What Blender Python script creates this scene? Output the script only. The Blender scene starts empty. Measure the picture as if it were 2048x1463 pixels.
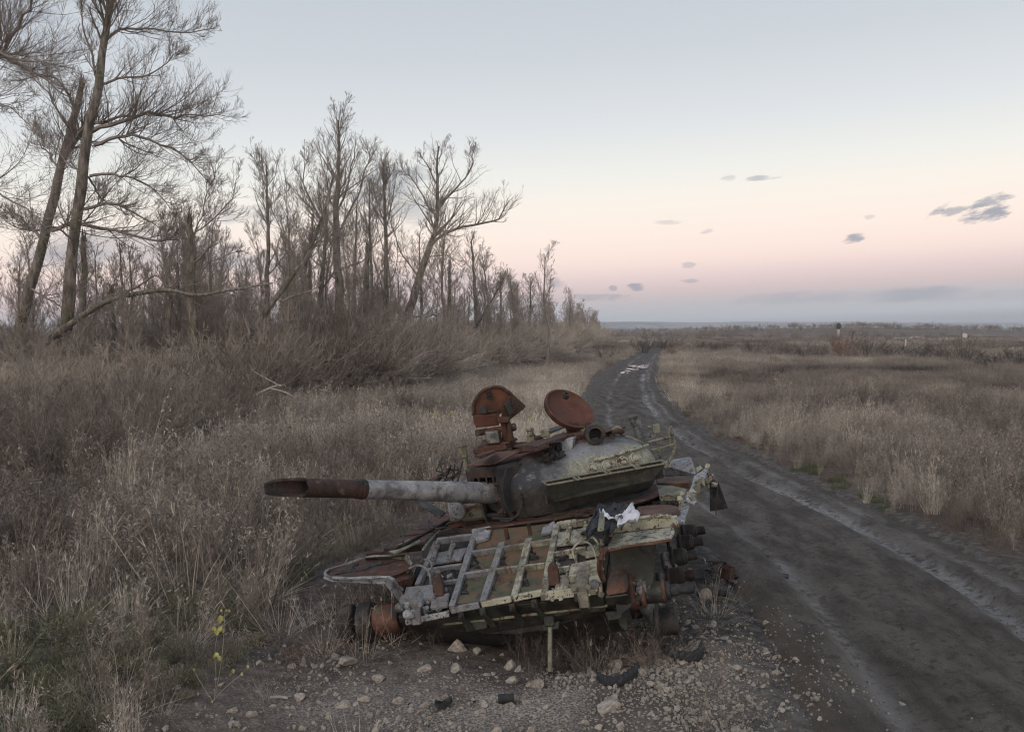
import bpy, bmesh, math, random
import numpy as np
from mathutils import Vector, Matrix

# ------------------------------------------------------------------ camera, sky, light, exposure
SC = bpy.context.scene
COL = SC.collection
F, CX, CY, HOR, CAMZ = 1774.0, 1024.0, 731.5, 652.0, 3.35
TH = math.atan((CY - HOR) / F)
cam = bpy.data.objects.new('camera', bpy.data.cameras.new('camera'))
COL.objects.link(cam)
cam.location = (0, 0, CAMZ)
cam.rotation_euler = (math.pi / 2 - TH, 0, 0)
cam.data.sensor_width = 36.0
cam.data.lens = 36.0 * F / 2048.0
cam.data.clip_start = 0.1
cam.data.clip_end = 20000
SC.camera = cam
SC.view_settings.view_transform = 'Standard'
SC.view_settings.look = 'None'
SC.view_settings.exposure = 0.1
SC.view_settings.gamma = 1.0
SC.render.engine = 'CYCLES'
SC.cycles.max_bounces = 6
SC.cycles.diffuse_bounces = 3
SC.cycles.glossy_bounces = 2
SC.cycles.transmission_bounces = 1
SC.cycles.transparent_max_bounces = 4
SC.cycles.volume_bounces = 1
SC.cycles.use_adaptive_sampling = True
SC.cycles.adaptive_threshold = 0.01
SC.cycles.use_denoising = True
SC.cycles.pixel_filter_type = 'BLACKMAN_HARRIS'
SC.cycles.filter_width = 1.15

FWD = np.array([0, math.cos(TH), -math.sin(TH)])
UPV = np.array([0, math.sin(TH), math.cos(TH)])
CAMP = np.array([0, 0, CAMZ])


def ray(px, py):
    return FWD + np.array([1.0, 0, 0]) * (px - CX) / F + UPV * (CY - py) / F


def at(px, py, Y):
    d = ray(px, py)
    return CAMP + d * (Y / d[1])


def gnd(px, py, z=0.0):
    d = ray(px, py)
    return CAMP + d * ((z - CAMZ) / d[2])


def lin(r, g, b):
    f = lambda c: (c / 255 / 12.92) if c / 255 <= 0.04045 else ((c / 255 + 0.055) / 1.055) ** 2.4
    return (f(r), f(g), f(b), 1.0)


class NT:
    """small helper round a node tree"""
    def __init__(s, tree):
        s.t = tree
        s.n = tree.nodes

    def new(s, typ, **kw):
        n = s.n.new(typ)
        for k, v in kw.items():
            setattr(n, k, v)
        return n

    def link(s, a, b):
        s.t.links.new(a, b)

    def put(s, sock, v):
        if hasattr(v, 'is_output'):
            s.t.links.new(v, sock)
        elif v is not None:
            sock.default_value = v

    def math(s, op, a, b=None, c=None, clamp=False):
        n = s.n.new('ShaderNodeMath')
        n.operation = op
        n.use_clamp = clamp
        s.put(n.inputs[0], a)
        if b is not None:
            s.put(n.inputs[1], b)
        if c is not None:
            s.put(n.inputs[2], c)
        return n.outputs[0]

    def mix(s, f, a, b, mode='MIX'):
        n = s.n.new('ShaderNodeMix')
        n.data_type = 'RGBA'
        n.blend_type = mode
        s.put(n.inputs[0], f)
        s.put(n.inputs[6], a)
        s.put(n.inputs[7], b)
        return n.outputs[2]

    def ramp(s, f, stops, interp='LINEAR'):
        n = s.n.new('ShaderNodeValToRGB')
        cr = n.color_ramp
        cr.interpolation = interp
        while len(cr.elements) < len(stops):
            cr.elements.new(0.5)
        for e, (p, c) in zip(cr.elements, stops):
            e.position = p
            e.color = c if len(c) == 4 else (*c, 1)
        s.put(n.inputs[0], f)
        return n.outputs[0]

    def noise(s, vec, scale, detail=4, rough=0.6, dist=0.0):
        n = s.n.new('ShaderNodeTexNoise')
        n.inputs['Scale'].default_value = scale
        n.inputs['Detail'].default_value = detail
        n.inputs['Roughness'].default_value = rough
        n.inputs['Distortion'].default_value = dist
        if vec is not None:
            s.link(vec, n.inputs['Vector'])
        return n.outputs['Fac']

    def smooth(s, v, lo, hi):
        n = s.n.new('ShaderNodeMapRange')
        n.interpolation_type = 'SMOOTHSTEP'
        n.inputs[1].default_value = lo
        n.inputs[2].default_value = hi
        s.put(n.inputs[0], v)
        return n.outputs[0]


# --- dusk sky (sun already below the horizon behind the camera): pink band over a blue-grey earth shadow
world = bpy.data.worlds.new('World')
SC.world = world
world.use_nodes = True
W = NT(world.node_tree)
W.n.clear()
tc = W.new('ShaderNodeTexCoord')
sp = W.new('ShaderNodeSeparateXYZ')
W.link(tc.outputs['Generated'], sp.inputs[0])
wx, wy, wz = sp.outputs
SKY = [(-1.0, (70, 66, 66)), (-0.02, (120, 118, 122)), (0.0, (184, 187, 192)), (0.012, (187, 186, 190)), (0.022, (197, 188, 190)),
       (0.031, (212, 193, 192)), (0.047, (230, 208, 206)), (0.066, (250, 227, 217)), (0.095, (253, 236, 224)),
       (0.13, (248, 240, 230)), (0.165, (236, 236, 231)), (0.215, (219, 223, 226)), (0.28, (203, 209, 215)),
       (0.35, (193, 200, 208)), (0.5, (176, 190, 208)), (1.0, (160, 178, 205))]
wz_tilt = W.math('ADD', wz, W.math('MULTIPLY', wx, 0.022))       # the band stands a little higher to the right
wz_t2 = W.math('SUBTRACT', wz, W.math('MULTIPLY', wx, 0.04))
zz = W.math('MULTIPLY_ADD', wz_t2, 0.5, 0.5)
sky = W.ramp(zz, [(0.5 + 0.5 * z, lin(*c)) for z, c in SKY])
# clouds by direction (U = x/y, V = z/y ahead of the viewer)
yc = W.math('MAXIMUM', wy, 0.05)
U = W.math('DIVIDE', wx, yc)
V = W.math('DIVIDE', wz, yc)
cmb = W.new('ShaderNodeCombineXYZ')
W.link(W.math('MULTIPLY', U, .8), cmb.inputs[0]); W.link(W.math('MULTIPLY_ADD', V, 2.6, W.math('MULTIPLY', U, -.5)), cmb.inputs[1])
cn = W.noise(cmb.outputs[0], 42, 5, 0.62)
cnb = W.noise(cmb.outputs[0], 9, 5, 0.6)
ahead = W.math('GREATER_THAN', wy, 0.06)


def uv_dir(px, py):
    d = ray(px, py)
    return d[0] / d[1], d[2] / d[1]


CLOUDS = [  # px, py, half width, half height, slope, opacity, edge noise, big
    (1972, 427, 46, 15, -0.22, .85, .9, 0), (1985, 402, 36, 11, -.25, .7, 1.0, 0), (1905, 420, 24, 9, -.2, .65, 1.0, 0),
    (1872, 423, 22, 7, -.55, .65, 1.0, 0), (1710, 476, 19, 9, -.25, .8, .9, 0), (1526, 356, 27, 5, -.08, .55, 1.0, 0),
    (1458, 357, 14, 6, -.1, .35, 1., 0), (1414, 464, 13, 5, -.25, .5, 1., 0), (1334, 444, 22, 5, 0, .3, 1.1, 0),
    (1738, 434, 10, 4, -.1, .3, 1., 0), (1097, 498, 13, 4, 0, .5, 1., 0), (1377, 532, 13, 7, 0, .4, 1., 0), (1381, 562, 16, 4, 0, .45, 1., 0),
    (1273, 573, 15, 7, 0, .75, .9, 0), (1226, 577, 8, 5, 0, .6, .9, 0), (1110, 567, 17, 10, 0, .6, .9, 0),
    (1195, 595, 60, 7, 0, .45, 1.1, 0), (1700, 592, 190, 14, -.04, .34, 1.1, 1), (1950, 590, 150, 14, 0, .3, 1.1, 1),
    (800, 395, 75, 48, 0, .5, 1.5, 1), (300, 500, 190, 34, .05, .5, 1.6, 1), (520, 430, 90, 20, 0, .4, 1.5, 1), (40, 40, 90, 55, .2, .4, 1.6, 1),
    (560, 520, 150, 26, 0, .4, 1.6, 1), (860, 560, 160, 20, 0, .3, 1.5, 1), (120, 520, 120, 22, 0, .35, 1.5, 1), (1000, 600, 100, 14, 0, .3, 1.3, 1)]
for px, py, a, b, sl, op, ns, big in CLOUDS:
    u0, v0 = uv_dir(px, py)
    du = W.math('SUBTRACT', U, u0)
    dv = W.math('SUBTRACT', V, v0)
    dv = W.math('MULTIPLY_ADD', du, sl, dv)
    q = W.math('ADD', W.math('POWER', W.math('ABSOLUTE', W.math('MULTIPLY', du, F / a)), 2.0),
               W.math('POWER', W.math('ABSOLUTE', W.math('MULTIPLY', dv, F / b)), 2.0))
    q = W.math('MULTIPLY_ADD', W.math('SUBTRACT', cnb if big else cn, 0.5), 6.5 * ns, q)
    m = W.smooth(q, 1.7, -0.1 if big else 0.0)
    m = W.math('MULTIPLY', W.math('MULTIPLY', m, op), ahead)
    sky = W.mix(m, sky, lin(146, 152, 166))
# the afterglow behind the camera, above the sun that has set
glow = W.math('MULTIPLY', W.smooth(wy, 0.2, -1.0), W.smooth(W.math('ABSOLUTE', wz), 0.6, 0.0))
sky = W.mix(glow, sky, (1.15, 0.85, 0.62, 1), 'ADD')
bg = W.new('ShaderNodeBackground')
W.link(sky, bg.inputs[0])
bg.inputs[1].default_value = 1.0
wo = W.new('ShaderNodeOutputWorld')
W.link(bg.outputs[0], wo.inputs[0])
world.cycles.sampling_method = 'MANUAL'
world.cycles.sample_map_resolution = 512

sun = bpy.data.objects.new('sun', bpy.data.lights.new('sun', 'SUN'))
COL.objects.link(sun)
sun.data.energy = 1.15
sun.data.angle = math.radians(20)
sun.data.color = (1.0, 0.9, 0.8)
sun.rotation_euler = (math.radians(50), 0, math.radians(-38))

# ------------------------------------------------------------------ small tools
RNG = np.random.default_rng(7)


def _h(ix, iy, s):
    n = (ix.astype(np.int64) * 374761393 + iy.astype(np.int64) * 668265263 + s * 974711) & 0xffffffff
    n = ((n ^ (n >> 13)) * 1274126177) & 0xffffffff
    return ((n ^ (n >> 16)) & 0xffff) / 65535.0


def vnoise(x, y, s=0):
    x = np.asarray(x, float); y = np.asarray(y, float)
    ix = np.floor(x); iy = np.floor(y)
    fx = x - ix; fy = y - iy
    fx = fx * fx * (3 - 2 * fx); fy = fy * fy * (3 - 2 * fy)
    a = _h(ix, iy, s); b = _h(ix + 1, iy, s); c = _h(ix, iy + 1, s); d = _h(ix + 1, iy + 1, s)
    return (a + (b - a) * fx) * (1 - fy) + (c + (d - c) * fx) * fy - 0.5


def fbm(x, y, s=0, o=4):
    r = 0; a = 1
    for i in range(o):
        r = r + a * vnoise(x * 2 ** i, y * 2 ** i, s + i * 17)
        a *= 0.5
    return r


def sstep(x, a, b):
    t = np.clip((x - a) / (b - a), 0, 1)
    return t * t * (3 - 2 * t)


def unit(v):
    return v / np.maximum(np.linalg.norm(v, axis=-1, keepdims=True), 1e-9)


def np_mesh(name, V, Fq, smooth=False, attrs=None):
    """mesh from numpy verts and a list of face arrays (each (n,3) or (n,4))"""
    me = bpy.data.meshes.new(name)
    V = np.asarray(V, np.float32)
    if not isinstance(Fq, (list, tuple)):
        Fq = [Fq]
    Fq = [np.asarray(f, np.int32) for f in Fq if len(f)]
    nl = sum(f.size for f in Fq); nf = sum(len(f) for f in Fq)
    me.vertices.add(len(V)); me.loops.add(nl); me.polygons.add(nf)
    me.vertices.foreach_set('co', V.ravel())
    me.loops.foreach_set('vertex_index', np.concatenate([f.ravel() for f in Fq]) if Fq else np.zeros(0, np.int32))
    tot = np.concatenate([np.full(len(f), f.shape[1], np.int32) for f in Fq]) if Fq else np.zeros(0, np.int32)
    me.polygons.foreach_set('loop_start', (np.cumsum(tot) - tot).astype(np.int32))
    me.polygons.foreach_set('use_smooth', np.full(nf, smooth, bool))
    for k, v in (attrs or {}).items():
        a = me.attributes.new(k, 'FLOAT', 'POINT')
        a.data.foreach_set('value', np.asarray(v, np.float32))
    me.update(calc_edges=True)
    return me


def ob(name, me, mat=None, parent=None):
    if mat is not None:
        me.materials.clear()
        me.materials.append(mat)
    o = bpy.data.objects.new(name, me)
    COL.objects.link(o)
    if parent is not None:
        o.parent = parent
    return o


def tag(o, label=None, cat=None, group=None, kind=None):
    for k, v in (('label', label), ('category', cat), ('group', group), ('kind', kind)):
        if v:
            o[k] = v
    return o


def empty(name, loc=(0, 0, 0), parent=None):
    o = bpy.data.objects.new(name, None)
    o.empty_display_size = 0.2
    COL.objects.link(o)
    o.location = loc
    if parent:
        o.parent = parent
    return o


def tubes_np(P, Rd, sides=4):
    """P (N,K,3), Rd (N,K) -> verts, quads"""
    N, K, _ = P.shape
    T = np.empty_like(P)
    T[:, 1:-1] = P[:, 2:] - P[:, :-2]
    T[:, 0] = P[:, 1] - P[:, 0]
    T[:, -1] = P[:, -1] - P[:, -2]
    T = unit(T)
    mt = unit(P[:, -1] - P[:, 0])
    ref = np.where(np.abs(mt[:, 2:3]) > 0.8, np.array([[1.0, 0, 0]]), np.array([[0, 0, 1.0]]))
    n1 = unit(ref[:, None, :] - T * np.sum(T * ref[:, None, :], -1, keepdims=True))
    n2 = np.cross(T, n1)
    a = np.arange(sides) * 2 * np.pi / sides
    V = P[:, :, None, :] + Rd[:, :, None, None] * (n1[:, :, None, :] * np.cos(a)[:, None] + n2[:, :, None, :] * np.sin(a)[:, None])
    idx = np.arange(N * K * sides).reshape(N, K, sides)
    q = np.stack([idx[:, :-1, :], np.roll(idx[:, :-1, :], -1, 2), np.roll(idx[:, 1:, :], -1, 2), idx[:, 1:, :]], -1).reshape(-1, 4)
    return V.reshape(-1, 3), q


def join_np(parts):
    Vs, Qs, o = [], [], 0
    for V, q in parts:
        Vs.append(V); Qs.append(q + o); o += len(V)
    return np.concatenate(Vs), np.concatenate(Qs)


def polyline(pts, k):
    """Catmull-Rom resample of a list of points to k points"""
    p = np.asarray(pts, float)
    if len(p) == 2:
        return p[0] + (p[1] - p[0]) * np.linspace(0, 1, k)[:, None]
    e = np.vstack([2 * p[0] - p[1], p, 2 * p[-1] - p[-2]])
    t = np.linspace(0, len(p) - 1 - 1e-6, k)
    i = t.astype(int); u = (t - i)[:, None]
    a, b, c, d = e[i], e[i + 1], e[i + 2], e[i + 3]
    return 0.5 * (2 * b + (c - a) * u + (2 * a - 5 * b + 4 * c - d) * u ** 2 + (3 * b - a - 3 * c + d) * u ** 3)


class MB:
    """collects shapes into one mesh"""
    def __init__(s):
        s.v, s.f = [], []

    def add(s, v, f):
        o = len(s.v)
        s.v += [tuple(float(c) for c in p) for p in v]
        s.f += [tuple(i + o for i in q) for q in f]
        return s

    def hexa(s, b, t):
        return s.add(list(b) + list(t), [(3, 2, 1, 0), (4, 5, 6, 7), (0, 1, 5, 4), (1, 2, 6, 5), (2, 3, 7, 6), (3, 0, 4, 7)])

    def box(s, c, size, ax=None):
        c = np.asarray(c, float); h = np.asarray(size, float) / 2
        A = np.eye(3) if ax is None else np.asarray(ax, float)
        P = lambda x, y, z: c + A[0] * x * h[0] + A[1] * y * h[1] + A[2] * z * h[2]
        return s.hexa([P(-1, -1, -1), P(1, -1, -1), P(1, 1, -1), P(-1, 1, -1)], [P(-1, -1, 1), P(1, -1, 1), P(1, 1, 1), P(-1, 1, 1)])

    def bar(s, p0, p1, w, h, up=(0, 0, 1)):
        """box along p0-p1 standing h high along up from its bottom centre line"""
        p0 = np.asarray(p0, float); p1 = np.asarray(p1, float); up = np.asarray(up, float)
        d = unit(p1 - p0); sd = unit(np.cross(d, up)) * w / 2; u = unit(np.cross(sd, d)) * h
        if u @ up < 0:
            u = -u
        return s.hexa([p0 - sd, p0 + sd, p1 + sd, p1 - sd], [p0 - sd + u, p0 + sd + u, p1 + sd + u, p1 - sd + u])

    def slab(s, pts, off):
        """prism: polygon pts extruded by vector off"""
        n = len(pts); off = np.asarray(off, float)
        a = [np.asarray(p, float) for p in pts]
        f = [tuple(range(n - 1, -1, -1)), tuple(range(n, 2 * n))] + [(i, (i + 1) % n, n + (i + 1) % n, n + i) for i in range(n)]
        return s.add(a + [p + off for p in a], f)

    def tube(s, pts, r, n=8, k=None, caps=True, closed=False):
        P = polyline(pts, k) if k else np.asarray(pts, float)
        if closed:
            P = np.vstack([P, P[:1]])
        r = np.full(len(P), r, float) if np.isscalar(r) else np.interp(np.linspace(0, 1, len(P)), np.linspace(0, 1, len(r)), r)
        V, q = tubes_np(P[None], r[None], n)
        f = [tuple(x) for x in q]
        if caps and not closed:
            m = len(P)
            f += [tuple(range(n - 1, -1, -1)), tuple(range((m - 1) * n, m * n))]
        return s.add(V, f)

    def lathe(s, o, axis, prof, n=24, caps=(True, True)):
        """prof: (along axis, radius) list"""
        o = np.asarray(o, float); ax = unit(np.asarray(axis, float))
        ref = np.array([0, 0, 1.0]) if abs(ax[2]) < 0.9 else np.array([1.0, 0, 0])
        e1 = unit(np.cross(ref, ax)); e2 = np.cross(ax, e1)
        V = []
        for a, r in prof:
            for i in range(n):
                t = 2 * math.pi * i / n
                V.append(o + ax * a + r * (e1 * math.cos(t) + e2 * math.sin(t)))
        f = []
        for j in range(len(prof) - 1):
            for i in range(n):
                i2 = (i + 1) % n
                f.append((j * n + i, j * n + i2, (j + 1) * n + i2, (j + 1) * n + i))
        if caps[0]:
            f.append(tuple(range(n - 1, -1, -1)))
        if caps[1]:
            m = len(prof) - 1
            f.append(tuple(range(m * n, m * n + n)))
        return s.add(V, f)

    def build(s, name, mat, parent=None, bevel=0.0, smooth=False, rough=0.0, seed=0, solid=0.0, seg=1):
        me = bpy.data.meshes.new(name)
        v = np.array(s.v, float)
        if rough:
            r = np.random.default_rng(seed + len(v))
            key = np.round(v, 4)
            _, inv = np.unique(key, axis=0, return_inverse=True)
            inv = inv.ravel()
            v = v + r.normal(0, rough, (inv.max() + 1, 3))[inv]
        me.from_pydata([tuple(p) for p in v], [], s.f)
        bm = bmesh.new(); bm.from_mesh(me)
        bmesh.ops.recalc_face_normals(bm, faces=bm.faces)
        bm.to_mesh(me); bm.free()
        o = ob(name, me, mat, parent)
        if solid:
            m = o.modifiers.new('s', 'SOLIDIFY'); m.thickness = solid; m.offset = 0
        if bevel:
            m = o.modifiers.new('b', 'BEVEL'); m.width = bevel; m.segments = seg; m.limit_method = 'ANGLE'; m.angle_limit = 0.6
        if smooth:
            me.polygons.foreach_set('use_smooth', np.ones(len(me.polygons), bool))
            try:
                me.set_sharp_from_angle(angle=math.radians(40))
            except Exception:
                pass
        return o


# ------------------------------------------------------------------ materials
def new_mat(name):
    m = bpy.data.materials.new(name)
    m.use_nodes = True
    n = NT(m.node_tree)
    n.n.clear()
    out = n.new('ShaderNodeOutputMaterial')
    b = n.new('ShaderNodeBsdfPrincipled')
    n.link(b.outputs[0], out.inputs[0])
    b.inputs['Specular IOR Level'].default_value = 0.3
    return m, n, b


def weathered(name, base, layers, rough=0.75, bump=0.25, bscale=35, metal=0.0):
    """layers: (colour, noise scale, threshold lo, hi[, detail]) painted over the base one after another"""
    m, n, b = new_mat(name)
    t = n.new('ShaderNodeTexCoord')
    co = t.outputs['Object']
    base = (*base, 1) if len(base) == 3 else base
    v = n.noise(co, 6, 6, 0.65)
    c = n.mix(n.smooth(v, 0.25, 0.75), tuple(x * 0.72 for x in base[:3]) + (1,), tuple(min(1, x * 1.22) for x in base[:3]) + (1,))
    for i, L in enumerate(layers):
        col, sc, lo, hi = L[:4]
        mp = n.new('ShaderNodeMapping')
        mp.inputs['Location'].default_value = (3.7 * i + 1.3, 7.1 * i, 2.9 * i)
        n.link(co, mp.inputs[0])
        if len(L) > 4:
            mp.inputs['Scale'].default_value = L[4]
        f = n.smooth(n.noise(mp.outputs[0], sc, 8, 0.68, 0.3), lo, hi)
        c = n.mix(f, c, (*col, 1))
    n.link(c, b.inputs['Base Color'])
    b.inputs['Metallic'].default_value = metal
    rr = n.noise(co, 14, 5, 0.6)
    n.link(n.math('MULTIPLY_ADD', rr, 0.35, rough - 0.17), b.inputs['Roughness'])
    bp = n.new('ShaderNodeBump')
    bp.inputs['Strength'].default_value = bump
    bp.inputs['Distance'].default_value = 0.02
    h = n.math('ADD', n.noise(co, bscale, 6, 0.7), n.math('MULTIPLY', n.noise(co, bscale * 4, 3, 0.6), 0.4))
    n.link(h, bp.inputs['Height'])
    n.link(bp.outputs[0], b.inputs['Normal'])
    return m


RUST = (0.078, 0.033, 0.022); ORANGE = (0.125, 0.052, 0.029); DARK = (0.016, 0.014, 0.013); ASH = (0.27, 0.27, 0.275)
CREAM = (0.33, 0.315, 0.235); GREEN = (0.072, 0.075, 0.046); BROWN = (0.06, 0.036, 0.026); KHAKI = (0.17, 0.165, 0.115)
M = {}
M['rust'] = weathered('rusted_steel', RUST, [(ORANGE, 3.5, .5, .68), (BROWN, 3, .44, .6), ((.036, .025, .021), 6, .5, .64), ((.13, .11, .1), 10, .55, .68), (DARK, 14, .58, .66), ((.22, .2, .18), 40, .62, .68)], .85, .5)
M['rust_hatch'] = weathered('orange_rust', (0.105, 0.038, 0.02), [((.042, .02, .015), 2.2, .46, .62), ((.15, .06, .026), 3, .54, .7, (1, 1, .3)), (RUST, 4, .42, .6), (ORANGE, 6, .5, .7), (DARK, 8, .6, .72), ((.3, .24, .18), 40, .68, .72)], .55)
M['rust_orange'] = weathered('bright_rust', (0.115, 0.062, 0.043), [(RUST, 5, .45, .62), ((.19, .115, .08), 14, .55, .7), ((.05, .04, .035), 4, .5, .62), (GREEN, 3, .6, .66), (DARK, 25, .62, .68)], .8)
M['barrel_rust'] = weathered('scorched_rust', (0.05, 0.03, 0.023), [(RUST, 4, .5, .75), (DARK, 3, .46, .62), ((.11, .085, .07), 12, .56, .7), ((.02, .016, .014), 30, .6, .66)], .75, .5)
M['sleeve'] = weathered('burnt_white_sleeve', (0.21, 0.212, 0.222), [((.29, .29, .29), 4, .5, .6), ((.1, .095, .095), 7, .46, .62), (KHAKI, 5, .58, .66), ((.07, .045, .03), 6, .62, .68), (DARK, 40, .62, .68)], .7)
M['cream'] = weathered('flaking_cream_paint', CREAM, [((.3, .3, .25), 4, .5, .6), ((.07, .05, .035), 11, .54, .6), (RUST, 6, .6, .66), (DARK, 26, .57, .62)], .75, .35)
M['grey_paint'] = weathered('ash_grey_paint', (0.22, 0.225, 0.235), [((.31, .31, .31), 5, .5, .6), ((.1, .085, .07), 7, .54, .64), (RUST, 6, .62, .68), (DARK, 28, .56, .64)], .8, .35)
M['green'] = weathered('scorched_green_paint', GREEN, [((.13, .075, .045), 5, .42, .58), ((.17, .07, .038), 7, .57, .68), ((.045, .036, .03), 4, .52, .66), ((.07, .075, .05), 9, .5, .65), (DARK, 8, .6, .68), ((.3, .3, .28), 60, .67, .7)], .65, .2)
M['dark'] = weathered('sooty_steel', (0.032, 0.031, 0.03), [((.06, .045, .035), 4, .5, .65), (DARK, 6, .5, .6), ((.1, .1, .1), 30, .64, .7)], .7)
M['dark_green'] = weathered('dark_green_steel', (0.04, 0.042, 0.034), [(DARK, 4, .48, .62), ((.07, .045, .03), 8, .56, .66), ((.11, .11, .085), 20, .63, .68)], .6)
M['khaki'] = weathered('khaki_paint', KHAKI, [((.2, .19, .15), 5, .5, .62), ((.05, .04, .03), 9, .54, .63), (RUST, 6, .57, .66), (DARK, 26, .58, .64)], .7)
M['steel'] = weathered('bare_grey_steel', (0.13, 0.13, 0.13), [((.05, .05, .05), 7, .5, .62), ((.2, .2, .2), 18, .58, .66)], .55, metal=.3)
M['rubber'] = weathered('old_rubber', (0.022, 0.023, 0.025), [((.05, .05, .05), 8, .5, .65), ((.11, .1, .09), 30, .6, .7)], .6, .5)


def turret_mat():
    """cast armour: pale ash and cream paint on the front cheek, bare rust on the roof"""
    m, n, b = new_mat('turret_armour')
    t = n.new('ShaderNodeTexCoord'); co = t.outputs['Object']
    s = n.new('ShaderNodeSeparateXYZ'); n.link(co, s.inputs[0])
    n1 = n.noise(co, 3.2, 7, 0.65); n2 = n.noise(co, 9, 7, 0.68); n3 = n.noise(co, 28, 6, 0.7)
    ash = n.mix(n.smooth(n1, .35, .65), (0.15, 0.155, 0.162, 1), (0.25, 0.255, 0.262, 1))
    cream = n.mix(n.smooth(n2, .4, .6), (0.34, 0.33, 0.25, 1), (0.24, 0.24, 0.19, 1))
    mps = n.new('ShaderNodeMapping'); mps.inputs['Scale'].default_value = (1, 1, .16); n.link(co, mps.inputs[0])
    strk = n.noise(mps.outputs[0], 17, 6, .7)
    cream = n.mix(n.math('MULTIPLY', n.smooth(strk, .52, .62), .7), cream, (0.1, 0.075, 0.05, 1))
    # cream survives low on the cheek on the right
    low = n.smooth(n.math('ADD', s.outputs[2], n.math('MULTIPLY', n.math('SUBTRACT', n1, .5), .45)), 1.27, 1.13)
    right = n.smooth(n.math('ADD', s.outputs[0], n.math('MULTIPLY', n.math('SUBTRACT', n2, .5), .7)), 0.5, 0.75)
    c = n.mix(n.math('MULTIPLY', low, right), ash, cream)
    sx = n.math('ADD', s.outputs[0], n.math('MULTIPLY', n.math('SUBTRACT', n1, .5), .9))
    soot = n.math('MULTIPLY', n.smooth(sx, 0.75, 0.3), n.smooth(sx, -.45, -.2))
    c = n.mix(n.math('MULTIPLY', soot, n.smooth(n2, .28, .5)), c, (0.048, 0.05, 0.056, 1))
    c = n.mix(n.math('MULTIPLY', n.smooth(n.noise(co, 60, 6, .7), .57, .63), .75), c, (0.05, 0.047, 0.042, 1))
    c = n.mix(n.math('MULTIPLY', n.smooth(n3, .6, .65), .8), c, (0.06, 0.045, 0.036, 1))
    # rust on the roof and the far flank
    rr = n.math('ADD', s.outputs[2], n.math('MULTIPLY', n.math('SUBTRACT', n1, .5), .3))
    roof = n.smooth(n.math('SUBTRACT', rr, n.math('MULTIPLY', s.outputs[0], .14)), 1.2, 1.27)
    rust = n.mix(n.smooth(n2, .4, .62), (0.075, 0.034, 0.024, 1), (0.125, 0.062, 0.045, 1))
    rust = n.mix(n.smooth(n3, .56, .62), rust, (0.03, 0.024, 0.02, 1))
    c = n.mix(roof, c, rust)
    under = n.smooth(n.math('ADD', s.outputs[2], n.math('MULTIPLY', n.math('SUBTRACT', n1, .5), .12)), .99, .94)  # shade of the undercut below the tray, painted into the colour
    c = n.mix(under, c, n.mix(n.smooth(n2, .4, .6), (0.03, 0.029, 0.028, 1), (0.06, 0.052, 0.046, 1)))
    n.link(c, b.inputs['Base Color'])
    b.inputs['Roughness'].default_value = 0.75
    bp = n.new('ShaderNodeBump'); bp.inputs['Strength'].default_value = 0.8; bp.inputs['Distance'].default_value = 0.04
    n.link(n.math('ADD', n.noise(co, 22, 7, 0.7), n.noise(co, 5, 4, .6)), bp.inputs['Height'])
    n.link(bp.outputs[0], b.inputs['Normal'])
    return m


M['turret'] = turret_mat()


def frame_mat():
    """glacis frame: ash grey on the left shading off into flaking cream on the right"""
    m, n, b = new_mat('glacis_frame_paint')
    t = n.new('ShaderNodeTexCoord'); co = t.outputs['Object']
    s = n.new('ShaderNodeSeparateXYZ'); n.link(co, s.inputs[0])
    n1 = n.noise(co, 4, 7, 0.65); n2 = n.noise(co, 13, 7, 0.68); n3 = n.noise(co, 40, 6, 0.7)
    grey = n.mix(n.smooth(n1, .35, .65), (0.15, 0.155, 0.165, 1), (0.27, 0.275, 0.285, 1))
    cream = n.mix(n.smooth(n2, .4, .6), (0.38, 0.365, 0.28, 1), (0.26, 0.25, 0.2, 1))
    right = n.smooth(n.math('ADD', s.outputs[0], n.math('MULTIPLY', n.math('SUBTRACT', n1, .5), .6)), -0.2, 0.15)
    c = n.mix(right, grey, cream)
    c = n.mix(n.math('MULTIPLY', n.smooth(n2, .57, .66), .85), c, (0.075, 0.042, 0.028, 1))
    c = n.mix(n.math('MULTIPLY', n.smooth(n.noise(co, 75, 6, .72), .54, .62), .8), c, (0.045, 0.04, 0.036, 1))
    c = n.mix(n.math('MULTIPLY', n.smooth(n1, .46, .6), .65), c, (0.075, 0.065, 0.055, 1))
    mps = n.new('ShaderNodeMapping'); mps.inputs['Scale'].default_value = (1, .18, .18); n.link(co, mps.inputs[0])
    c = n.mix(n.math('MULTIPLY', n.smooth(n.noise(mps.outputs[0], 20, 6, .7), .54, .64), .7), c, (0.085, 0.05, 0.034, 1))
    n.link(c, b.inputs['Base Color'])
    b.inputs['Roughness'].default_value = 0.78
    bp = n.new('ShaderNodeBump'); bp.inputs['Strength'].default_value = 0.5; bp.inputs['Distance'].default_value = 0.02
    n.link(n.math('ADD', n3, n2), bp.inputs['Height'])
    n.link(bp.outputs[0], b.inputs['Normal'])
    return m


M['frame'] = frame_mat()


def plant_mat(name, c0, c1, c2=None, rough=0.85, trans=0.0):
    """dry stems: colour picked by the tint stored on each instance"""
    m, n, b = new_mat(name)
    a = n.new('ShaderNodeAttribute'); a.attribute_type = 'INSTANCER'; a.attribute_name = 'tint'
    st = [(0.0, (*c0, 1)), (1.0, (*c1, 1))] if c2 is None else [(0.0, (*c0, 1)), (0.5, (*c1, 1)), (1.0, (*c2, 1))]
    c = n.ramp(a.outputs['Fac'], st)
    n.link(c, b.inputs['Base Color'])
    b.inputs['Roughness'].default_value = rough
    b.inputs['Specular IOR Level'].default_value = 0.15
    return m


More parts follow.
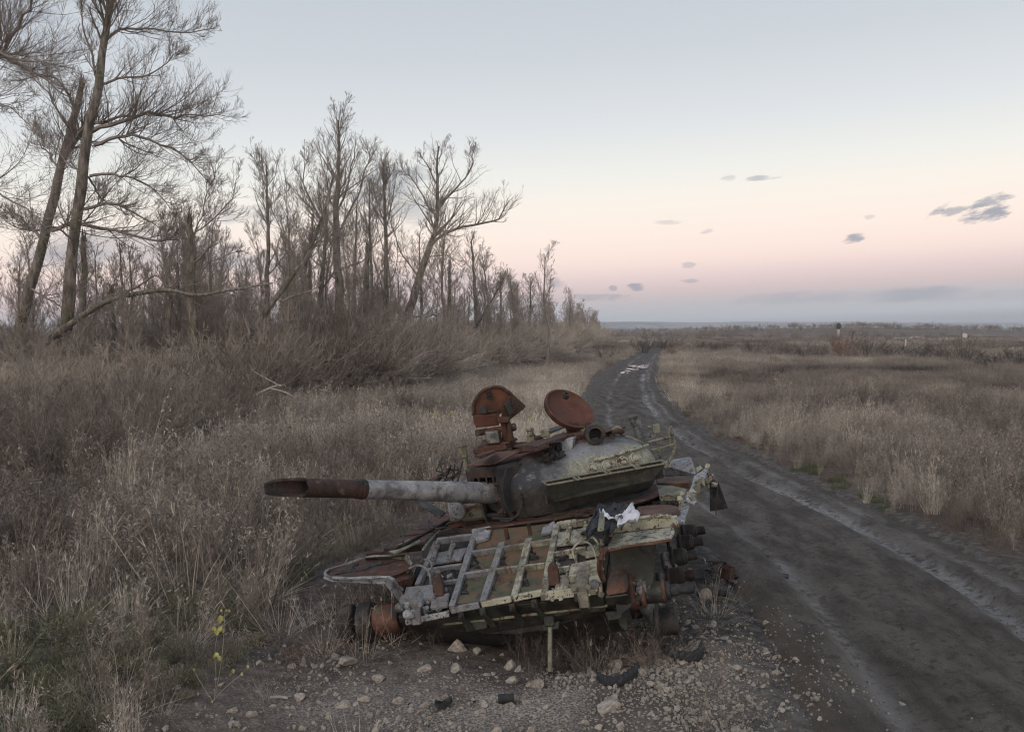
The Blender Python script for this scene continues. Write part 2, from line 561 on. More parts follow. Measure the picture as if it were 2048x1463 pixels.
def bark_mat(name, c0, c1, moss=0.0, scale=6):
    m, n, b = new_mat(name)
    t = n.new('ShaderNodeTexCoord'); co = t.outputs['Object']
    mp = n.new('ShaderNodeMapping'); mp.inputs['Scale'].default_value = (1, 1, 0.22); n.link(co, mp.inputs[0])
    v = n.noise(mp.outputs[0], scale, 7, 0.7)
    c = n.mix(n.smooth(v, .36, .64), (*c0, 1), (*c1, 1))
    if moss:
        c = n.mix(n.math('MULTIPLY', n.smooth(n.noise(co, 0.7, 5, .7), .44, .6), moss), c, (0.07, 0.075, 0.028, 1))
    n.link(c, b.inputs['Base Color'])
    b.inputs['Roughness'].default_value = 0.9
    bp = n.new('ShaderNodeBump'); bp.inputs['Strength'].default_value = 0.7; bp.inputs['Distance'].default_value = 0.05
    n.link(v, bp.inputs['Height']); n.link(bp.outputs[0], b.inputs['Normal'])
    return m


M['bark'] = bark_mat('grey_brown_bark', (0.085, 0.073, 0.063), (0.28, 0.245, 0.21), 0.6)
M['twig'] = bark_mat('twig_bark', (0.17, 0.145, 0.127), (0.29, 0.25, 0.22))
M['twig_pale'] = bark_mat('pale_twig_bark', (0.22, 0.185, 0.158), (0.35, 0.3, 0.258))
M['shrub_twig'] = plant_mat('shrub_stems', (0.13, 0.107, 0.09), (0.25, 0.21, 0.175), (0.37, 0.32, 0.265))
M['dead_wood'] = bark_mat('bleached_wood', (0.25, 0.22, 0.19), (0.42, 0.38, 0.34))

# ------------------------------------------------------------------ terrain
RY = np.array([-60, 3, 7.3, 12.4, 17, 24, 30, 40, 55, 76, 95, 112, 135])
RX = np.array([2.6, 3.9, 4.6, 5.15, 4.75, 4.25, 4.3, 5.2, 7.3, 10.8, 14.2, 17.6, 24.5])
RW = np.array([2.1, 2.1, 2.05, 2.0, 1.95, 1.95, 1.8, 1.7, 1.6, 1.6, 1.5, 1.5, 1.4])
_yy = np.linspace(-60, 135, 800)
_rx = np.interp(_yy, RY, RX)
for _ in range(3):
    _rx = np.convolve(np.pad(_rx, 12, mode='edge'), np.ones(25) / 25, 'valid')


def road_x(y):
    return np.interp(y, _yy, _rx)


def road_w(y):
    return np.interp(y, RY, RW)


def natural(x, y):
    d = np.sqrt(x * x + y * y)
    h = 0.10 * fbm(x * 0.22, y * 0.22, 3, 3) + 0.045 * fbm(x * 1.1, y * 1.1, 5, 4) * np.clip(1.3 - d / 60, .1, 1)
    h = h + 0.55 * fbm(x * 0.02, y * 0.02, 9, 2) * sstep(d, 30, 120)
    g = lambda cx, cy, r, a: a * np.exp(-(((x - cx) ** 2 + (y - cy) ** 2) / (r * r)))
    h = h + g(0.75, 9.35, 0.75, -0.26) + g(1.9, 9.0, 0.5, 0.1) + g(-0.6, 8.3, 0.8, 0.03) + g(1.25, 8.15, 0.55, 0.10)
    h = h + g(2.2, 8.7, 0.6, 0.08) + g(-2.0, 10.4, 0.8, -0.12) + g(-4.2, 8.2, 1.4, .22) + g(2.3, 12.0, 1.2, -.08) + g(-1.6, 9.2, .6, .06)
    # the far ground falls gently away, then the low rise with ruins on the right
    h = h - 1.6 * sstep(y, 150, 420)
    h = h + 4.6 * np.exp(-(((x - 170) / 95) ** 2 + ((y - 430) / 75) ** 2))
    return h


def road_h(x, y):
    s = (x - road_x(y)) / road_w(y)
    h = 0.06 * fbm(x * 0.16, y * 0.16, 21, 3)
    wob = 0.09 * fbm(y * 0.25, y * 0 + 3, 33, 3)
    for c, w, a in ((-0.52, .12, -.085), (0.5, .10, -.11), (-0.05, .16, .05), (0.78, .12, .05), (-0.85, .1, .03), (.2, .05, -.04), (-.28, .045, -.035), (.64, .04, .04), (.36, .04, .03), (-.66, .04, .03), (-.4, .04, .025)):
        h = h + a * np.exp(-((s - c - wob) / w) ** 2) * (0.75 + .7 * fbm(x * .5, y * .35, 44, 2))
    h = h + 0.042 * fbm(x * 3.2, y * 1.1, 51, 4) + 0.03 * fbm(x * 10, y * 6, 52, 3)
    # tread prints
    tr = np.sin((y + 0.5 * x) * 2 * np.pi / 0.17) * np.exp(-((np.abs(s - wob) - .52) / .09) ** 2) * np.clip(vnoise(x * .6, y * .5, 77) + .1, 0, 1)
    return h - .05 + 0.03 * tr


def hgt(x, y):
    x = np.asarray(x, float); y = np.asarray(y, float)
    n = natural(x, y)
    w = road_w(y) + 0.2 * fbm(x * .0 + y * .9, y * 0, 61, 3) + .22 * fbm(x * 1.6, y * 1.6, 63, 4)
    s = np.abs(x - road_x(y)) - w
    k = sstep(s, 0.25, -0.35) * (y < 134)
    base = n * (1 - sstep(s, 2.0, -0.2) * 0.6 * (y < 134))
    return base * (1 - k) + (road_h(x, y) - 0.10) * k


def axis(lo, fine0, fine1, step, hi, n_out, back=12):
    a = np.arange(fine0, fine1, step)
    up = fine1 + step * (np.expm1(np.linspace(0, math.log((hi - fine1) / step * 0.02 + 1), n_out)[1:]) / 0.02)
    dn = fine0 - step * (np.expm1(np.linspace(0, math.log((fine0 - lo) / step * 0.05 + 1), back)[1:]) / 0.05)
    return np.concatenate([dn[::-1], a, [fine1], up])


gx = axis(-3000, -5.2, 7.2, 0.045, 3000, 120, 90)
gy = axis(-300, 6.6, 14.0, 0.045, 3560, 200, 26)
XX, YY = np.meshgrid(gx, gy)
ZZ = hgt(XX, YY)
fine = np.exp(-np.maximum(0, np.hypot(XX - 1, YY - 9) - 5) / 3)
# gravel mask: rubble heaped in front of the wreck and along the verge
GRV = np.exp(-(((XX - 0.9) / 2.2) ** 2 + ((YY - 7.9) / 1.1) ** 2)) + 0.9 * np.exp(-(((XX - 2.2) / 1.2) ** 2 + ((YY - 9.2) / 2.0) ** 2)) \
    + .2 * np.exp(-(((XX + 1.5) / 1.6) ** 2 + ((YY - 8.6) / 1.2) ** 2))
GRV = np.clip(GRV + .55 * fbm(XX * .9, YY * .9, 90, 4), 0, 1)
ZZ = ZZ + fine * (GRV * (0.028 * fbm(XX * 6, YY * 6, 91, 3) + .012 * np.abs(vnoise(XX * 16, YY * 16, 92))))
BURN = np.clip(1.15 * np.exp(-(((XX - 0.5) / 2.6) ** 2 + ((YY - 10.8) / 1.9) ** 2)) + .8 * np.exp(-(((XX - 2.8) / 1.1) ** 2 + ((YY - 11.2) / 2.4) ** 2))
               + .6 * np.exp(-(((XX + 2.3) / .9) ** 2 + ((YY - 10.6) / 1.6) ** 2)) + .35 * fbm(XX * .8, YY * .8, 94, 4), 0, 1)
sr = np.abs(XX - road_x(YY)) - road_w(YY)
VERGE = sstep(sr, np.where(XX < road_x(YY), 1.5, .8) + 1.0 * fbm(XX * .7, YY * .7, 95, 4), -.1) * (YY < 134)
ny, nx = XX.shape
ii = np.arange(ny * nx).reshape(ny, nx)
Q = np.stack([ii[:-1, :-1], ii[:-1, 1:], ii[1:, 1:], ii[1:, :-1]], -1).reshape(-1, 4)


def ground_mat():
    m, n, b = new_mat('field_soil')
    g = n.new('ShaderNodeNewGeometry'); co = g.outputs['Position']
    att = lambda k: (lambda a: (setattr(a, 'attribute_name', k), a.outputs['Fac'])[1])(n.new('ShaderNodeAttribute'))
    big = n.noise(co, .035, 6, .6); mid = n.noise(co, .5, 6, .65); sm = n.noise(co, 7, 7, .7); tiny = n.noise(co, 45, 5, .7)
    field = n.mix(n.smooth(big, .38, .62), (0.105, 0.078, 0.066, 1), (0.165, 0.135, 0.108, 1))
    field = n.mix(n.smooth(mid, .4, .62), field, (0.085, 0.06, 0.05, 1))
    field = n.mix(n.smooth(sm, .54, .64), field, (0.2, 0.165, 0.13, 1))
    soil = n.mix(n.smooth(sm, .38, .62), (0.05, 0.041, 0.035, 1), (0.135, 0.112, 0.094, 1))
    soil = n.mix(n.smooth(tiny, .58, .66), soil, (0.28, 0.25, 0.22, 1))
    verge = n.mix(n.smooth(sm, .4, .62), (0.05, 0.045, 0.041, 1), (0.12, 0.108, 0.097, 1))
    verge = n.mix(n.smooth(tiny, .6, .67), verge, (0.22, 0.2, 0.175, 1))
    burnt = n.mix(n.smooth(sm, .4, .6), (0.022, 0.02, 0.019, 1), (0.06, 0.052, 0.046, 1))
    burnt = n.mix(n.smooth(tiny, .6, .66), burnt, (0.16, 0.14, 0.12, 1))
    vo = n.new('ShaderNodeTexVoronoi'); vo.inputs['Scale'].default_value = 26; n.link(co, vo.inputs['Vector'])
    grav = n.mix(n.smooth(vo.outputs['Distance'], .1, .42), (0.44, 0.385, 0.325, 1), (0.095, 0.078, 0.065, 1))
    gr2 = n.mix(n.smooth(mid, .4, .6), grav, n.mix(n.smooth(tiny, .42, .6), (0.10, 0.083, 0.07, 1), (0.38, 0.33, 0.28, 1)))
    c = n.mix(att('near'), field, soil)
    c = n.mix(att('verge'), c, verge)
    c = n.mix(att('gravel'), c, gr2)
    c = n.mix(n.math('MULTIPLY', att('burn'), n.smooth(n.math('ADD', mid, n.math('MULTIPLY', sm, .5)), .95, .55)), c, burnt)
    n.link(c, b.inputs['Base Color'])
    b.inputs['Roughness'].default_value = 0.92
    b.inputs['Specular IOR Level'].default_value = 0.15
    bp = n.new('ShaderNodeBump'); bp.inputs['Strength'].default_value = 0.9; bp.inputs['Distance'].default_value = 0.03
    n.link(n.math('ADD', sm, n.math('MULTIPLY', tiny, .5)), bp.inputs['Height']); n.link(bp.outputs[0], b.inputs['Normal'])
    return m


NEAR = np.exp(-(((XX - 0.6) / 4.2) ** 2 + ((YY - 9) / 4.5) ** 2)) * 1.3
me = np_mesh('ground', np.stack([XX, YY, ZZ], -1).reshape(-1, 3), Q, True,
             dict(gravel=GRV.ravel() * np.clip(NEAR, 0, 1).ravel() * (1 - .85 * VERGE.ravel()), burn=BURN.ravel(), near=np.clip(NEAR, 0, 1).ravel(), verge=VERGE.ravel()))
tag(ob('ground', me, ground_mat()), kind='structure')

# the road: a strip of its own whose edges run out under the verge
ry = np.concatenate([np.arange(2, 7, .1), np.arange(7, 20, .04), np.arange(20, 45, .1), np.arange(45, 134, .35)])
rs = np.linspace(-1.14, 1.14, 96)
RS, RYY = np.meshgrid(rs, ry)
RXX = road_x(RYY) + RS * road_w(RYY)
RZ = road_h(RXX, RYY) - 0.2 * sstep(np.abs(RS), .9, 1.14)
wob = 0.09 * fbm(RYY * 0.25, RYY * 0 + 3, 33, 3)
WET = np.exp(-((RS - .5 - wob) / .10) ** 2) + .55 * np.exp(-((RS + .56 - wob) / .07) ** 2) + .5 * np.exp(-((RS - .72 - wob) / .05) ** 2)
WET = np.clip(WET * np.clip(.75 + 1.5 * fbm(RXX * .6, RYY * .35, 71, 4), 0, 1.2), 0, 1)


def road_mat():
    m, n, b = new_mat('damp_mud_road')
    g = n.new('ShaderNodeNewGeometry'); co = g.outputs['Position']
    a = n.new('ShaderNodeAttribute'); a.attribute_name = 'wet'
    a2 = n.new('ShaderNodeAttribute'); a2.attribute_name = 'side'
    mp = n.new('ShaderNodeMapping'); mp.inputs['Scale'].default_value = (1, .35, 1); n.link(co, mp.inputs[0])
    st = n.noise(mp.outputs[0], 2.2, 6, .65); sm = n.noise(co, 9, 7, .7); tiny = n.noise(co, 60, 4, .7)
    c = n.mix(n.smooth(st, .36, .64), (0.066, 0.057, 0.049, 1), (0.13, 0.115, 0.1, 1))
    c = n.mix(n.math('MULTIPLY', n.smooth(sm, .5, .64), .7), c, (0.042, 0.037, 0.034, 1))
    c = n.mix(n.smooth(tiny, .6, .67), c, (0.24, 0.215, 0.19, 1))
    w = n.math('MULTIPLY', a.outputs['Fac'], n.smooth(n.math('ADD', sm, n.math('MULTIPLY', st, .6)), .62, .9))
    c = n.mix(w, c, (0.17, 0.16, 0.152, 1))
    c = n.mix(n.math('MULTIPLY', a2.outputs['Fac'], n.smooth(sm, .4, .6)), c, (0.11, 0.085, 0.065, 1))
    n.link(c, b.inputs['Base Color'])
    n.link(n.math('MULTIPLY_ADD', w, -.52, .84), b.inputs['Roughness'])
    n.link(n.math('MULTIPLY_ADD', w, .45, .1), b.inputs['Specular IOR Level'])
    bp = n.new('ShaderNodeBump'); bp.inputs['Strength'].default_value = 1.0; bp.inputs['Distance'].default_value = 0.05
    n.link(n.math('ADD', sm, n.math('MULTIPLY', tiny, .6)), bp.inputs['Height']); n.link(bp.outputs[0], b.inputs['Normal'])
    return m


k = RS.shape
ii = np.arange(k[0] * k[1]).reshape(k)
me = np_mesh('road', np.stack([RXX, RYY, RZ], -1).reshape(-1, 3), np.stack([ii[:-1, :-1], ii[:-1, 1:], ii[1:, 1:], ii[1:, :-1]], -1).reshape(-1, 4), True,
             dict(wet=WET.ravel(), side=sstep(np.abs(RS), .7, 1.0).ravel()))
tag(ob('road', me, road_mat()), kind='structure')

# standing water where the road bends away
mw, nw, bw = new_mat('puddle_water')
bw.inputs['Base Color'].default_value = (0.03, 0.03, 0.03, 1); bw.inputs['Roughness'].default_value = 0.06
bw.inputs['Specular IOR Level'].default_value = 0.5
for px, py, a, b_ in [(1277, 733, .75, 2.6), (1266, 738, .45, 1.3), (1244, 743, .5, 1.4), (1284, 729, .45, 1.8), (1256, 741, .2, .7)]:
    c = gnd(px, py, -0.02)
    ang = np.linspace(0, 2 * np.pi, 40, endpoint=False)
    rr = 1 + .5 * np.array([float(fbm(np.cos(t) * 1.5 + px, np.sin(t) * 1.5, 5, 3)) for t in ang])
    zc = float(road_h(np.array(c[0]), np.array(c[1]))) + 0.03
    V_ = [(c[0] + a * r * math.cos(t), c[1] + b_ * r * math.sin(t), zc) for t, r in zip(ang, rr)]
    mb = MB(); mb.add(V_, [tuple(range(40))])
    tag(mb.build('water', mw), kind='structure')

# far ridges
def ridge_mat():
    m, n, b = new_mat('distant_fields')
    g = n.new('ShaderNodeNewGeometry'); mp = n.new('ShaderNodeMapping'); mp.inputs['Scale'].default_value = (1, .5, 4)
    n.link(g.outputs['Position'], mp.inputs[0])
    v = n.noise(mp.outputs[0], .0035, 5, .6)
    c = n.mix(n.smooth(v, .42, .5), (0.06, 0.056, 0.05, 1), (0.2, 0.18, 0.155, 1))
    c = n.mix(n.smooth(n.noise(mp.outputs[0], .02, 4, .6), .52, .6), c, (0.045, 0.042, 0.038, 1))
    n.link(c, b.inputs['Base Color']); b.inputs['Roughness'].default_value = 1
    return m


RM = ridge_mat()
for nm, D, amp, base, sd in [('hills', 2900, 13, 14, 5), ('hills', 2200, 9, 2.0, 11)]:
    xs = np.arange(-2600, 2601, 8.0)
    prof = base + amp * fbm(xs * .0016, xs * 0, sd, 3) + .9 * np.abs(fbm(xs * .03, xs * 0, sd + 2, 3))
    rows = [(-420, -6 * np.ones_like(xs)), (-260, prof * .35 - 3), (-120, prof * .75), (0, prof), (200, prof * .9), (600, -8 * np.ones_like(xs))]
    Vv = np.stack([np.stack([xs, D + dy + 60 * fbm(xs * .002, xs * 0, sd + 9, 2), z], -1) for dy, z in rows]).reshape(-1, 3)
    n_ = len(xs); ii = np.arange(len(rows) * n_).reshape(len(rows), n_)
    me = np_mesh(nm, Vv, np.stack([ii[:-1, :-1], ii[:-1, 1:], ii[1:, 1:], ii[1:, :-1]], -1).reshape(-1, 4), True)
    tag(ob(nm, me, RM), kind='structure')

# ------------------------------------------------------------------ the wrecked tank
def rotm(yaw, pit, rol):
    c, s = math.cos(yaw), math.sin(yaw); Rz = np.array([[c, s, 0], [-s, c, 0], [0, 0, 1]])
    c, s = math.cos(pit), math.sin(pit); Rx = np.array([[1, 0, 0], [0, c, -s], [0, s, c]])
    c, s = math.cos(rol), math.sin(rol); Ry = np.array([[c, 0, -s], [0, 1, 0], [s, 0, c]])
    return Rz @ Rx @ Ry


HR = rotm(math.radians(10.206), math.radians(-3.391), math.radians(9.990))
HT = np.array([-0.0913, 8.826, 0.5653])
tank = empty('destroyed_tank')
mw_ = Matrix([[*HR[0], HT[0]], [*HR[1], HT[1]], [*HR[2], HT[2]], [0, 0, 0, 1]])
tank.matrix_world = mw_
tag(tank, 'burnt-out rusted battle tank with peeling cream paint and both turret hatches open', 'tank')


def hl(p):
    return HR.T @ (np.asarray(p, float) - HT)


HC = hl(CAMP)


def onp(px, py, p0, n):
    """pixel -> point of a plane given in the hull's own axes"""
    d = HR.T @ ray(px, py); n = np.asarray(n, float); p0 = np.asarray(p0, float)
    return HC + d * (((p0 - HC) @ n) / (d @ n))


SLP = math.radians(22)
GN = np.array([0, -math.sin(SLP), math.cos(SLP)])     # normal of the glacis
G = lambda px, py, lift=0.0: onp(px, py, GN * lift, GN)
Zp = lambda px, py, z: onp(px, py, (0, 0, z), (0, 0, 1))
Yp = lambda px, py, y: onp(px, py, (0, y, 0), (0, 1, 0))
Xp = lambda px, py, x: onp(px, py, (x, 0, 0), (1, 0, 0))
UZ = np.array([0, 0, 1.0]); UX = np.array([1.0, 0, 0]); UY = np.array([0, 1.0, 0])

M['grit'] = weathered('burnt_grit', (.02, .019, .018), [((.06, .055, .05), 20, .5, .62), ((.28, .27, .25), 55, .62, .66)], .9)
# hull: tub, nose and deck
hw = 1.12
prof = [(0.0, 0.0), (1.40, 0.565), (6.3, 0.56), (6.5, 0.1), (6.2, -0.5), (0.55, -0.56), (0.03, -0.06)]
mb = MB(); mb.slab([(-hw, y, z - .012) for y, z in prof], (2 * hw, 0, 0))
hull = mb.build('hull', M['dark'], tank, bevel=.012)
# recessed glacis sheet between the ribs
mb = MB()
mb.slab([G(902, 1214, .004), G(1092, 1191, .004), G(1118, 1046, .004), G(947, 1066, .004)], GN * .018)
mb.build('glacis_plate', M['green'], tank, bevel=.006)
mb = MB(); mb.slab([G(808, 1238, .002), G(900, 1214, .002), G(945, 1066, .002), G(868, 1078, .002)], GN * .014)
mb.build('glacis_plate', M['dark'], tank, bevel=.006)
mb = MB(); mb.slab([G(1094, 1190, .002), G(1208, 1186, .002), G(1222, 1080, .002), G(1120, 1046, .002)], GN * .014)
mb.build('glacis_plate', M['dark'], tank, bevel=.006)
RH = .085


def rib(p0, p1, w=.05, h=RH, mat='frame', name='glacis_rib', base=0.0, w2=None):
    mb = MB()
    a = G(*p0, base + h); b = G(*p1, base + h)
    N = 3
    for i in range(N):                                 # short lengths, a little out of line: buckled by fire
        q0 = a + (b - a) * i / N; q1 = a + (b - a) * (i + 1) / N
        mb.bar(q0 - GN * h, q1 - GN * h, w, h, GN)
    return mb.build(name, M[mat], tank, bevel=.006, rough=.0035, seed=int(p0[0]))


for p0, p1 in [((903, 1209), (950, 1064)), ((965, 1199), (1004, 1082)), ((1028, 1190), (1058, 1074)), ((1086, 1187), (1113, 1045))]:
    rib(p0, p1, .072)
rib((834, 1166), (872, 1080), .06)
rib((940, 1102), (1106, 1076), .035)
rib((925, 1145), (1098, 1123), .03)
rib((852, 1137), (924, 1126), .03)
rib((876, 1163), (916, 1157), .03)
rib((874, 1076), (946, 1067), .045)
rib((1099, 1105), (1172, 1092), .03)
rib((1095, 1136), (1140, 1130), .03)
rib((1113, 1045), (1205, 1030), .05)
# grey upper plate on the left, cream upper plate on the right, each with two bolted rails
for pts, rails, nm in [([(858, 1132), (924, 1123), (936, 1099), (869, 1111)], [((868, 1122), (875, 1095)), ((898, 1118), (907, 1091))], 'grey'),
                       ([(1105, 1095), (1172, 1088), (1176, 1059), (1113, 1070)], [((1135, 1085), (1139, 1058)), ((1169, 1080), (1172, 1053))], 'cream')]:
    mb = MB(); mb.slab([G(*p, .03) for p in pts], GN * .035)
    pl = mb.build('cover_plate', M['frame'], tank, bevel=.006, rough=.002)
    for a, b in rails:
        mb = MB(); mb.bar(G(*a, .06), G(*b, .06), .05, .045, GN)
        r = mb.build('rail', M['frame'], pl, bevel=.008)
        for p in (a, b):
            mb = MB(); mb.lathe(G(*p, .1), GN, [(0, .028), (.03, .028), (.036, .015), (.065, .015)], 8)
            mb.build('bolt', M['frame'], pl)
# lamp seats low on both sides, with their front lips
for top, low, nm in [([(812, 1172), (878, 1166), (868, 1193), (806, 1195)], 25, 'l'), ([(1142, 1127), (1196, 1115), (1196, 1146), (1137, 1151)], 14, 'r')]:
    a, b, c, d = [G(*p, .10) for p in top]
    mb = MB(); mb.slab([a, b, c, d], -GN * .05)
    pl = mb.build('lamp_seat', M['frame'], tank, bevel=.008, rough=.002)
    dn = -GN * .11 - np.array([0, .015, 0])
    mb = MB(); mb.slab([d - UY * .012, c - UY * .012, c - UY * .012 + dn, d - UY * .012 + dn], (0, .03, 0))
    for t in (.2, .8):
        mb.lathe(d + (c - d) * t + dn * .5 - UY * .015, (0, -1, 0), [(0, .02), (.02, .02), (.024, .008)], 8)
    mb.build('front_lip', M['frame'], pl, bevel=.005)
# tube hoops that guarded the lamps
HO = [([(816, 1168), (813, 1148), (822, 1134), (838, 1130), (853, 1137), (860, 1152), (862, 1174)], .15),
      ([(836, 1134), (842, 1122), (853, 1118), (862, 1124), (864, 1140), (866, 1158)], .2),
      ([(1156, 1131), (1146, 1106), (1151, 1090), (1167, 1083), (1182, 1089), (1191, 1108), (1194, 1127)], .16),
      ([(1153, 1132), (1152, 1098)], .16), ([(1172, 1085), (1184, 1074), (1196, 1086), (1200, 1104)], .2)]
for pts, l in HO:
    mb = MB(); n_ = len(pts)
    mb.tube([G(*p, .05 + l * math.sin(math.pi * i / (n_ - 1))) for i, p in enumerate(pts)], .012, 6, 20 if n_ > 2 else None)
    mb.build('lamp_guard', M['frame'], tank, smooth=True)
# nose beam in three lengths with gaps, then the dark blade under it with lugs
NB = [(812, 1243, 899, 1226, 'grey_paint', .07), (903, 1220, 960, 1209, 'frame', .075), (964, 1208, 1024, 1197, 'cream', .075), (1028, 1196, 1086, 1184, 'cream', .075), (1090, 1193, 1206, 1180, 'cream', .1)]
for x0, y0, x1, y1, mt, h in NB:
    mb = MB()
    p0 = onp(x0, y0, (0, -.03, 0), UY); p1 = onp(x1, y1, (0, -.03, 0), UY)
    N = 1
    for i in range(N):
        mb.bar(p0 + (p1 - p0) * i / N - UZ * .03, p0 + (p1 - p0) * (i + 1) / N - UZ * .03, .06, h * .85, UZ)
    mb.build('nose_beam', M[mt], tank, bevel=.008, rough=.0012, seed=x0)
mb = MB()
mb.slab([Yp(812, 1246, .0), Yp(905, 1222, .0), Yp(1208, 1190, .0), Yp(1212, 1222, .12), Yp(1100, 1232, .14), Yp(905, 1256, .14), Yp(820, 1262, .1)], (0, .05, 0))
mb.build('lower_nose_plate', M['dark_green'], tank, bevel=.01)
mb = MB()
mb.slab([Yp(892, 1246, .12), Yp(960, 1243, .12), Yp(1040, 1232, .12), Yp(1120, 1220, .12), Yp(1212, 1212, .12),
         Yp(1210, 1226, .2), Yp(1150, 1240, .2), Yp(1095, 1258, .2), Yp(1040, 1268, .2), Yp(970, 1268, .2), Yp(910, 1262, .2)], (0, .035, 0))
mb.build('digging_blade', M['dark'], tank, bevel=.01)
mb = MB()
mb.bar(Yp(888, 1250, .1), Yp(1000, 1239, .1), .05, .03, UZ); mb.bar(Yp(1002, 1238, .1), Yp(1216, 1213, .1), .05, .03, UZ)
mb.build('blade_edge', M['khaki'], tank, bevel=.006, rough=.003)
for x, y in [(923, 1230), (966, 1222), (1025, 1214), (1069, 1206), (1155, 1194)]:
    mb = MB(); c = onp(x, y, (0, -.05, 0), UY)
    mb.box(c, (.06, .07, .08)); mb.slab([c + (-.03, .0, -.04), c + (.03, 0, -.04), c + (.08, .12, -.2), c + (.02, .12, -.2)], (0, .06, 0))
    mb.lathe(c + (0, -.04, .0), (0, -1, 0), [(0, .022), (.03, .022)], 8)
    mb.build('lug', M['dark_green'], tank, bevel=.008)
for x, y, w in [(955, 1249, .15), (1125, 1220, .12), (1183, 1214, .13), (1230, 1228, .1)]:
    c = Yp(x, y, .08)
    mb = MB(); mb.slab([c + (-w, 0, .03), c + (w * .8, 0, .03), c + (w * .6, 0, -.05), c + (-w * .8, 0, -.06)], (0, .05, 0))
    mb.build('blade_bracket', M['dark_green'], tank, bevel=.01)
# the flush lower strip of the sheet, and burnt grit lying in the corners of the cells
mb = MB(); mb.slab([G(907, 1196, .02), G(1091, 1172, .02), G(1087, 1190, .02), G(902, 1212, .02)], GN * .03)
mb.build('glacis_strip', M['green'], tank, bevel=.006)
for pl_ in [[(947, 1104), (935, 1136), (966, 1139), (949, 1124)], [(1001, 1097), (990, 1131), (1016, 1131), (1002, 1117)], [(1060, 1088), (1050, 1122), (1080, 1119), (1060, 1106)],
            [(927, 1151), (911, 1190), (940, 1188), (927, 1170)], [(985, 1157), (973, 1185), (990, 1184)], [(1052, 1137), (1036, 1176), (1060, 1172), (1050, 1160)],
            [(880, 1140), (918, 1134), (914, 1152), (872, 1158)], [(1104, 1108), (1136, 1104), (1134, 1120), (1100, 1125)], [(884, 1168), (914, 1162), (906, 1200), (886, 1190)]]:
    mb = MB(); c_ = sum(G(*p, .02) for p in pl_) / len(pl_)
    A_ = [G(*p, .018) for p in pl_]; m_n = len(A_)
    mid_ = [(a + A_[(i + 1) % m_n]) / 2 + GN * .012 for i, a in enumerate(A_)]
    ring_ = [q for pr_ in zip(A_, mid_) for q in pr_]
    mb.add(ring_ + [c_ + GN * .035], [(i, (i + 1) % (2 * m_n), 2 * m_n) for i in range(2 * m_n)])
    rg_ = np.random.default_rng(int(pl_[0][0]))
    for _ in range(34):
        w_ = rg_.dirichlet(np.ones(m_n)); p_ = sum(w * a for w, a in zip(w_, A_)) + GN * .018; s_ = .006 + .012 * rg_.random() ** 2
        mb.lathe(p_, GN, [(-s_, s_ * .4), (0, s_), (s_ * .8, s_ * .4)], 5)
    o = mb.build('burnt_grit', M['grit'], tank, rough=.003); o['kind'] = 'stuff'
# studs and burnt lumps along the frame
rg_ = np.random.default_rng(31)
mb = MB()
for p0, p1 in [((903, 1209), (950, 1064)), ((965, 1199), (1004, 1082)), ((1028, 1190), (1058, 1074)), ((1086, 1187), (1113, 1045)), ((834, 1166), (872, 1080))]:
    for t in np.linspace(.08, .92, 7):
        q_ = G(p0[0] + (p1[0] - p0[0]) * t, p0[1] + (p1[1] - p0[1]) * t, RH)
        mb.lathe(q_ + rg_.normal(0, .01, 3) * np.array([1, 1, 0]), GN, [(-.005, .012), (.009, .011), (.013, .005)], 7)
o = mb.build('stud', M['frame'], tank, smooth=True); o['kind'] = 'stuff'
mb = MB()
for _ in range(60):
    x = rg_.uniform(815, 905) if rg_.random() < .5 else rg_.uniform(1095, 1205)
    y = (1235 - (x - 814) * .12) - rg_.random() ** 1.5 * 90
    p_ = G(x, y, .03); s_ = .012 + .03 * rg_.random() ** 2
    mb.box(p_, (s_ * 2, s_ * 1.6, s_ * 1.5), rotm(*(rg_.normal(size=3) * .7)))
o = mb.build('burnt_scale', M['frame'], tank, bevel=.006, rough=.004); o['kind'] = 'stuff'
# side plates and clamps crowding the right corner
for q_, l_, mt in [([(1118, 1160), (1140, 1157), (1138, 1182), (1112, 1185)], .06, 'frame'), ([(1172, 1150), (1204, 1145), (1206, 1186), (1176, 1188)], .07, 'cream'), ([(1176, 1098), (1206, 1090), (1204, 1114), (1172, 1118)], .04, 'frame'),
                   ([(806, 1198), (838, 1193), (830, 1236), (808, 1240)], .05, 'grey_paint'), ([(868, 1196), (900, 1190), (898, 1216), (862, 1222)], .045, 'frame')]:
    mb = MB(); mb.slab([G(*p, .02) for p in q_], GN * l_); mb.build('armour_block', M[mt], tank, bevel=.012, rough=.005)
# tow hooks
for (x, y), s in [((836, 1207), 1.0), ((1166, 1172), 1.0)]:
    c = G(x, y, .05)
    mb = MB(); mb.lathe(c - UY * .12, (0, 1, .15), [(0, .05), (.03, .075), (.2, .08), (.3, .06)], 10)
    mb.box(c + (0, -.1, -.1), (.1, .1, .16))
    mb.lathe(c + (-.07, -.14, .02), (0, -1, 0), [(0, .03), (.03, .03)], 8); mb.lathe(c + (.07, -.14, .02), (0, -1, 0), [(0, .03), (.03, .03)], 8)
    mb.build('tow_hook', M['frame'], tank, bevel=.01, smooth=True)
for (x, y) in [(882, 1188), (1112, 1166)]:
    c = G(x, y, .02)
    mb = MB(); mb.slab([c + (-.06, -.03, 0), c + (-.055, .02, .16), c + (-.03, .05, .22), c + (.02, .05, .22), c + (.05, .02, .15), c + (.06, -.03, 0)], (0, -.09, .0))
    mb.build('tow_clasp', M['rust'], tank, bevel=.02, seg=2)
